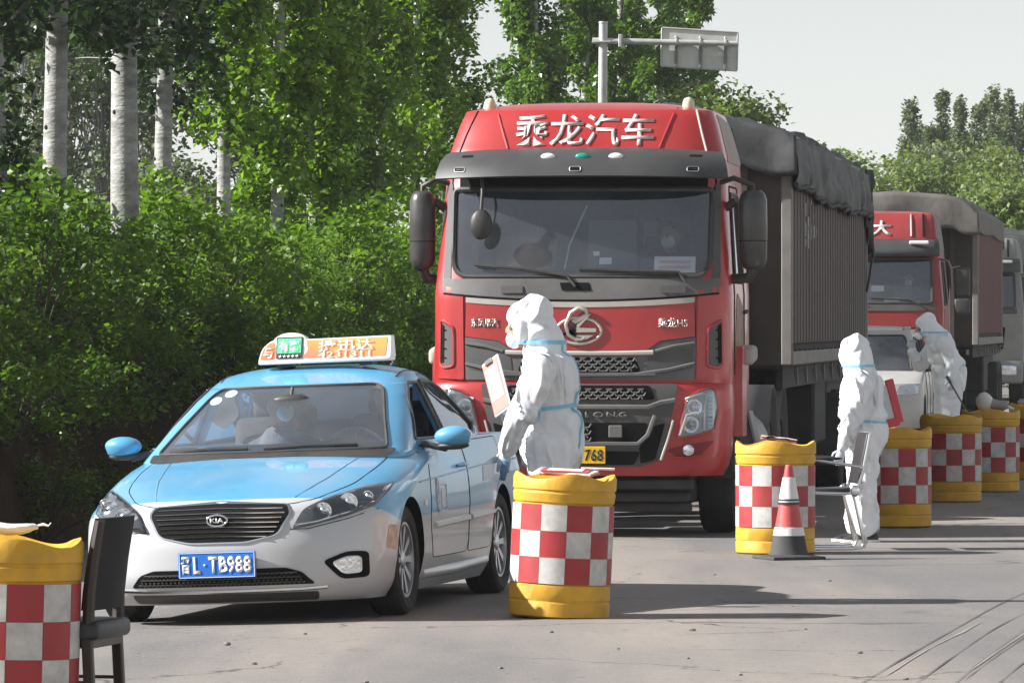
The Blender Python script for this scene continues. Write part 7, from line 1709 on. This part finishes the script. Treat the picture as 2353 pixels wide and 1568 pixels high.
def suit(label, loc, rz, s, J, seed, wr=.015, vox=.0105, bulk=1.0):
    T = empty('person', loc, rz); T.scale = (s, s, s); tag(T, label, 'person', 'figures in white protective suits')
    b = MB()
    def cap(p, q, r0, r1): capsule(b, p, q, r0 * bulk, r1 * bulk, 16)
    pel, ch, nk, hd = (Vector(J[k]) for k in ('pelvis', 'chest', 'neck', 'head'))
    cap(pel, ch, .172, .165); cap(pel + Vector((0, 0, -.06)), pel + Vector((.02, 0, .1)), .180, .165)
    b.ellipsoid(ch + Vector((.03, 0, .02)), (.155, .20, .19), 18, 12); cap(ch + Vector((0, 0, .10)), nk, .13, .085)
    b.ellipsoid(pel + Vector((.01, 0, -.04)), (.165, .19, .20), 18, 12)
    for sd_ in ('l', 'r'):
        sh, el, wrp = (Vector(J[k + sd_]) for k in ('sh', 'el', 'wr')); hp, kn, an = (Vector(J[k + sd_]) for k in ('hp', 'kn', 'an'))
        cap(ch + Vector((0, 0, .07)), sh, .13, .098); cap(sh, el, .084, .072); cap(el, wrp, .074, .050)
        cap(hp, kn, .135, .105); cap(kn, an, .108, .092); b.ellipsoid(an + Vector((0, 0, .015)), (.10, .095, .06), 14, 8)
        # gathered folds at elbow and knee
        b.ellipsoid(el + Vector((.02, 0, 0)), (.080, .078, .070), 12, 8); b.ellipsoid(kn, (.112, .11, .09), 12, 8)
    # hood: skull, brim and cape over the neck
    f = Vector(J['face']).normalized(); up = Vector((0, 0, 1))
    b.ellipsoid(hd + Vector((0, 0, .015)), (.118, .108, .142), 20, 14); b.ellipsoid(hd - f * .035 + Vector((0, 0, .06)), (.10, .095, .105), 16, 10)
    cap(hd - f * .03 + Vector((0, 0, -.02)), nk - f * .03, .115, .115); cap(nk, ch + Vector((0, 0, .12)), .115, .13)
    b.ellipsoid(hd + f * .060 + Vector((0, 0, .070)), (.078, .088, .078), 16, 10)
    for q_ in (-1, 1): b.ellipsoid(hd + f * .045 + f.cross(up).normalized() * q_ * .068 + Vector((0, 0, -.01)), (.055, .05, .10), 12, 8)
    body = fuse('suit', b, M_suit, T, vox, 3, wr, 8.5, seed, lambda p: 1.0 if p.z < nk.z - .05 else .5, (J.get('belt', 1.12), pel.x, pel.y, .26))
    # face: skin, goggles, mask
    b = MB(); fc = hd + f * .036 + Vector((0, 0, -.02)); head_mesh(b, fc, .096, math.atan2(f.x, -f.y)); b.build('face', M_skin, T, 60)
    b = MB(); b.ellipsoid(hd + f * .100 + Vector((0, 0, -.066)), (.050, .048, .054), 16, 10); b.build('face_mask', M_mask, T, 60)
    b = MB(); side = f.cross(up).normalized(); rot = Matrix((side, f, f.cross(side) * -1)).transposed(); b.ellipsoid(hd + f * .098 + Vector((0, 0, .006)), (.066, .034, .030), 16, 10, rot); b.build('goggles', M_goggle, T, 60)
    # tape
    tape_ring(T, body, nk.z + .045, c=(nk.x, nk.y), r=.30, wd=.011)
    bz = J.get('belt', 1.12); tape_ring(T, body, bz, J.get('belt_tilt', (.0, 0)), c=(pel.x, pel.y), r=J.get('belt_r', .55), wd=.011, span=J.get('belt_span'))
    for sd_ in ('l', 'r'):
        wrp, el = Vector(J['wr' + sd_]), Vector(J['el' + sd_]); d = Vector(J.get('hd' + sd_, wrp - el)); glove(T, wrp + d.normalized() * .03, d, J.get('th' + sd_, (-1, 0, 0)), curl=J.get('curl', .5))
        an = Vector(J['an' + sd_]); b = MB(); tf = Vector(J.get('toe', (-1, 0, 0))).normalized(); q = Vector((tf.y, -tf.x, 0))
        ringz = []
        for t_, w_, h_ in ((-.10, .034, .065), (-.08, .048, .090), (-.02, .052, .100), (.07, .054, .080), (.15, .054, .060), (.20, .042, .042), (.225, .018, .022)):
            ringz.append([(an.x + tf.x * t_ + q.x * w_ * math.cos(a), an.y + tf.y * t_ + q.y * w_ * math.cos(a), max(.0, .022 + (h_ - .022) * math.sin(a)) if math.sin(a) > 0 else .0) for a in [2 * math.pi * k / 14 for k in range(14)]])
        b.loft(ringz); b.build('shoe', J.get('shoe', M_suit), T, 50)
        if 'shoe' in J:
            b = MB(); b.prism([(an.x + tf.x * t_ + q.x * w_, an.y + tf.y * t_ + q.y * w_) for t_, w_ in ((-.11, .034), (-.085, .052), (.06, .058), (.15, .058), (.21, .040), (.235, 0), (.21, -.040), (.15, -.058), (.06, -.058), (-.085, -.052), (-.11, -.034))], -.004, .022, 'z'); b.build('sole', M_white_pl, T, 40)
    return T, body
# --- the figure at the taxi window
J1 = dict(pelvis=(.01, 0, .96), chest=(-.01, 0, 1.30), neck=(-.045, 0, 1.50), head=(-.115, 0, 1.655), face=(-1, -.05, -.30),
          shl=(-.015, -.205, 1.385), ell=(-.135, -.255, 1.13), wrl=(-.225, -.215, .925), shr=(-.02, .20, 1.385), elr=(-.16, .25, 1.12), wrr=(-.225, .10, 1.085),
          hpl=(.01, -.10, .90), knl=(-.02, -.115, .50), anl=(.02, -.12, .085), hpr=(.01, .10, .90), knr=(.0, .115, .50), anr=(.06, .13, .085), belt=1.155, belt_tilt=(.02, 0), belt_r=.24, belt_span=(-1.95, 1.6),
          hdl=(-.18, .02, -.9), thl=(-1, 0, 0), hdr=(-.75, -.1, .35), thr=(0, -1, .2), curl=.75)
y1 = 33.3
PERSON1, body1 = suit('figure in white protective suit at the taxi window, head bowed over a clipboard', (at(1262, y1), y1, 0), R(-8), 1.0, J1, 1)
# blue seam tape down the back and trailing belt end
bv = bvh_of(body1.data); pts = []
for z in np.linspace(1.53, .92, 30):
    h = bv.ray_cast(Vector((.6, -.055 + .03 * (1.5 - z), z)), Vector((-1, 0, 0)))
    if h[0] is not None: pts.append(h[0] + Vector((.003, 0, 0)))
b = MB(); b.tube(pts, .007, 6); b.build('seam_tape', M_tape, PERSON1, 60)
h = bv.ray_cast(Vector((-.02, -.8, 1.13)), Vector((0, 1, 0)))
if h[0] is not None: b = MB(); b.tube([h[0] + Vector((0, -.006, .02)), h[0] + Vector((.005, -.012, -.02)), h[0] + Vector((.0, -.010, -.055))], .012, 6, flat=.4); b.build('tape_end', M_tape, PERSON1, 60)
CB = empty('clipboard', (at(1143, y1), y1 + .05, 0), 0); tag(CB, 'tilted clipboard with red and white sheet held up beside the taxi', 'clipboard')
CB.location = (at(1141, y1), y1 + .02, hz(886, y1)); CB.rotation_euler = (R(8), R(-17), R(-66))
b = MB(); b.box((0, 0, 0), (.235, .012, .33), None, .004); b.build('board', M_white_pl, CB)
b = MB(); b.box((0, -.008, .0), (.215, .003, .30)); b.build('red_sheet', pm('pale_red_sheet', (.58, .26, .22), .7, var=.1), CB)
b = MB(); b.box((0, -.0105, .02), (.17, .002, .19)); b.build('white_sheet', M_paper, CB)
b = MB(); b.box((0, -.014, .15), (.10, .015, .03), None, .005); b.build('clip', M_steel, CB)
# small dark reader in the lowered hand
RDR = empty('handheld_reader', PERSON1.location + Vector((-.265, -.20, .80)), R(-8), R(12)); tag(RDR, 'small blue handheld reader in the lowered glove of the figure at the taxi', 'reader')
b = MB(); b.box((0, 0, -.01), (.035, .05, .12), None, .008, 2); b.build('case', pm('blue_case', (.06, .16, .30), .4), RDR); b = MB(); b.box((-.0185, 0, .005), (.002, .04, .07)); b.build('screen', M_goggle, RDR)
# --- the figure behind the chrome chair
J2 = dict(pelvis=(.02, 0, .98), chest=(.0, 0, 1.32), neck=(-.03, 0, 1.50), head=(-.06, .02, 1.655), face=(-.72, .70, -.12),
          shl=(-.0, -.21, 1.39), ell=(-.08, -.275, 1.10), wrl=(-.16, -.255, .84), shr=(.02, .21, 1.39), elr=(.10, .26, 1.12), wrr=(-.02, .25, .98),
          hpl=(.02, -.095, .92), knl=(.02, -.11, .50), anl=(.05, -.105, .14), hpr=(.02, .095, .92), knr=(.0, .10, .50), anr=(-.03, .10, .14), belt=1.06, belt_tilt=(-.015, 0), belt_r=.23, belt_span=(-2.2, 1.5),
          hdl=(-.25, 0, -.9), thl=(-1, 0, 0), toe=(-1, -.12, 0), curl=.5, shoe=pm('black_sneaker', (.02, .02, .022), .5, var=.2))
p = gp(1978, 1243)
PERSON2, body2 = suit('shorter figure in white protective suit behind the chrome chair, facing away', (p.x, p.y, 0), R(-4), .865, J2, 2, .017, .0115, 1.12)
FD = empty('red_board', (at(2028, p.y + .1), p.y + .12, hz(935, p.y)), R(0)); FD.rotation_euler = (0, R(-15), R(16)); tag(FD, 'red-edged board tucked under the arm of the figure behind the chair', 'board')
for (c_, sz) in (((.10, 0, .02), (.065, .04, .34)), ((-.05, 0, -.135), (.30, .045, .065))): b = MB(); b.box(c_, sz, None, .006); b.build('red_edge', M_redbook, FD)
b = MB(); b.box((-.04, .0, .02), (.22, .02, .27), None, .004); b.build('sheet', pm('grey_sheet', (.50, .52, .53), .7), FD)
# --- the bowing figure with a wand by the white car
J3 = dict(pelvis=(.05, 0, .96), chest=(-.06, 0, 1.29), neck=(-.16, 0, 1.46), head=(-.25, 0, 1.575), face=(-1, -.15, -.45),
          shl=(-.06, -.215, 1.36), ell=(.02, -.30, 1.12), wrl=(-.02, -.34, .95), shr=(-.08, .21, 1.36), elr=(-.26, .26, 1.10), wrr=(-.40, .12, 1.27),
          hpl=(.05, -.10, .90), knl=(.02, -.12, .50), anl=(.07, -.13, .09), hpr=(.05, .10, .90), knr=(.0, .11, .50), anr=(.02, .12, .09), belt=1.10, belt_r=.25, belt_span=(-2.2, 1.5),
          hdl=(-.1, -.2, -.8), thl=(-1, 0, 0), hdr=(.1, -.1, 1), thr=(-1, 0, 0), curl=.9)
y3 = 71.0
PERSON3, body3 = suit('bowing figure in white protective suit with a black wand beside the white car', (at(2172, y3), y3, 0), R(10), 1.03, J3, 3, .009, .013, 1.12)
WN = empty('spray_wand', (at(2178, y3), y3 - .42, 0), 0); tag(WN, 'thin black wand held low by the bowing figure', 'wand')
w0 = Vector((0, 0, hz(880, y3))); w1 = Vector((.245, -.05, hz(958, y3))); b = MB(); b.tube([w0 + (w0 - w1) * .15, w0, w1], [.014, .012, .009], 8); b.build('wand_tube', M_blackpl, WN, 60); b = MB(); b.tube([w0 + (w0 - w1) * .22, w0 + (w0 - w1) * .02], .019, 8); b.build('wand_grip', M_blackpl, WN, 60)
# ================================================================== air
hm = bpy.data.materials.new('haze'); hm.use_nodes = True; t = hm.node_tree; t.nodes.clear()
o_ = t.nodes.new('ShaderNodeOutputMaterial'); pv = t.nodes.new('ShaderNodeVolumePrincipled')
pv.inputs['Color'].default_value = (0.93, 0.95, 0.97, 1); pv.inputs['Density'].default_value = 0.00022; pv.inputs['Anisotropy'].default_value = 0.2
t.links.new(pv.outputs[0], o_.inputs['Volume'])
b = MB(); b.box((30, 300, 8), (900, 760, 20))
o = b.build('haze', hm, smooth=0); o['kind'] = 'stuff'; o['label'] = 'thin pale summer haze over the road'; o['category'] = 'haze'
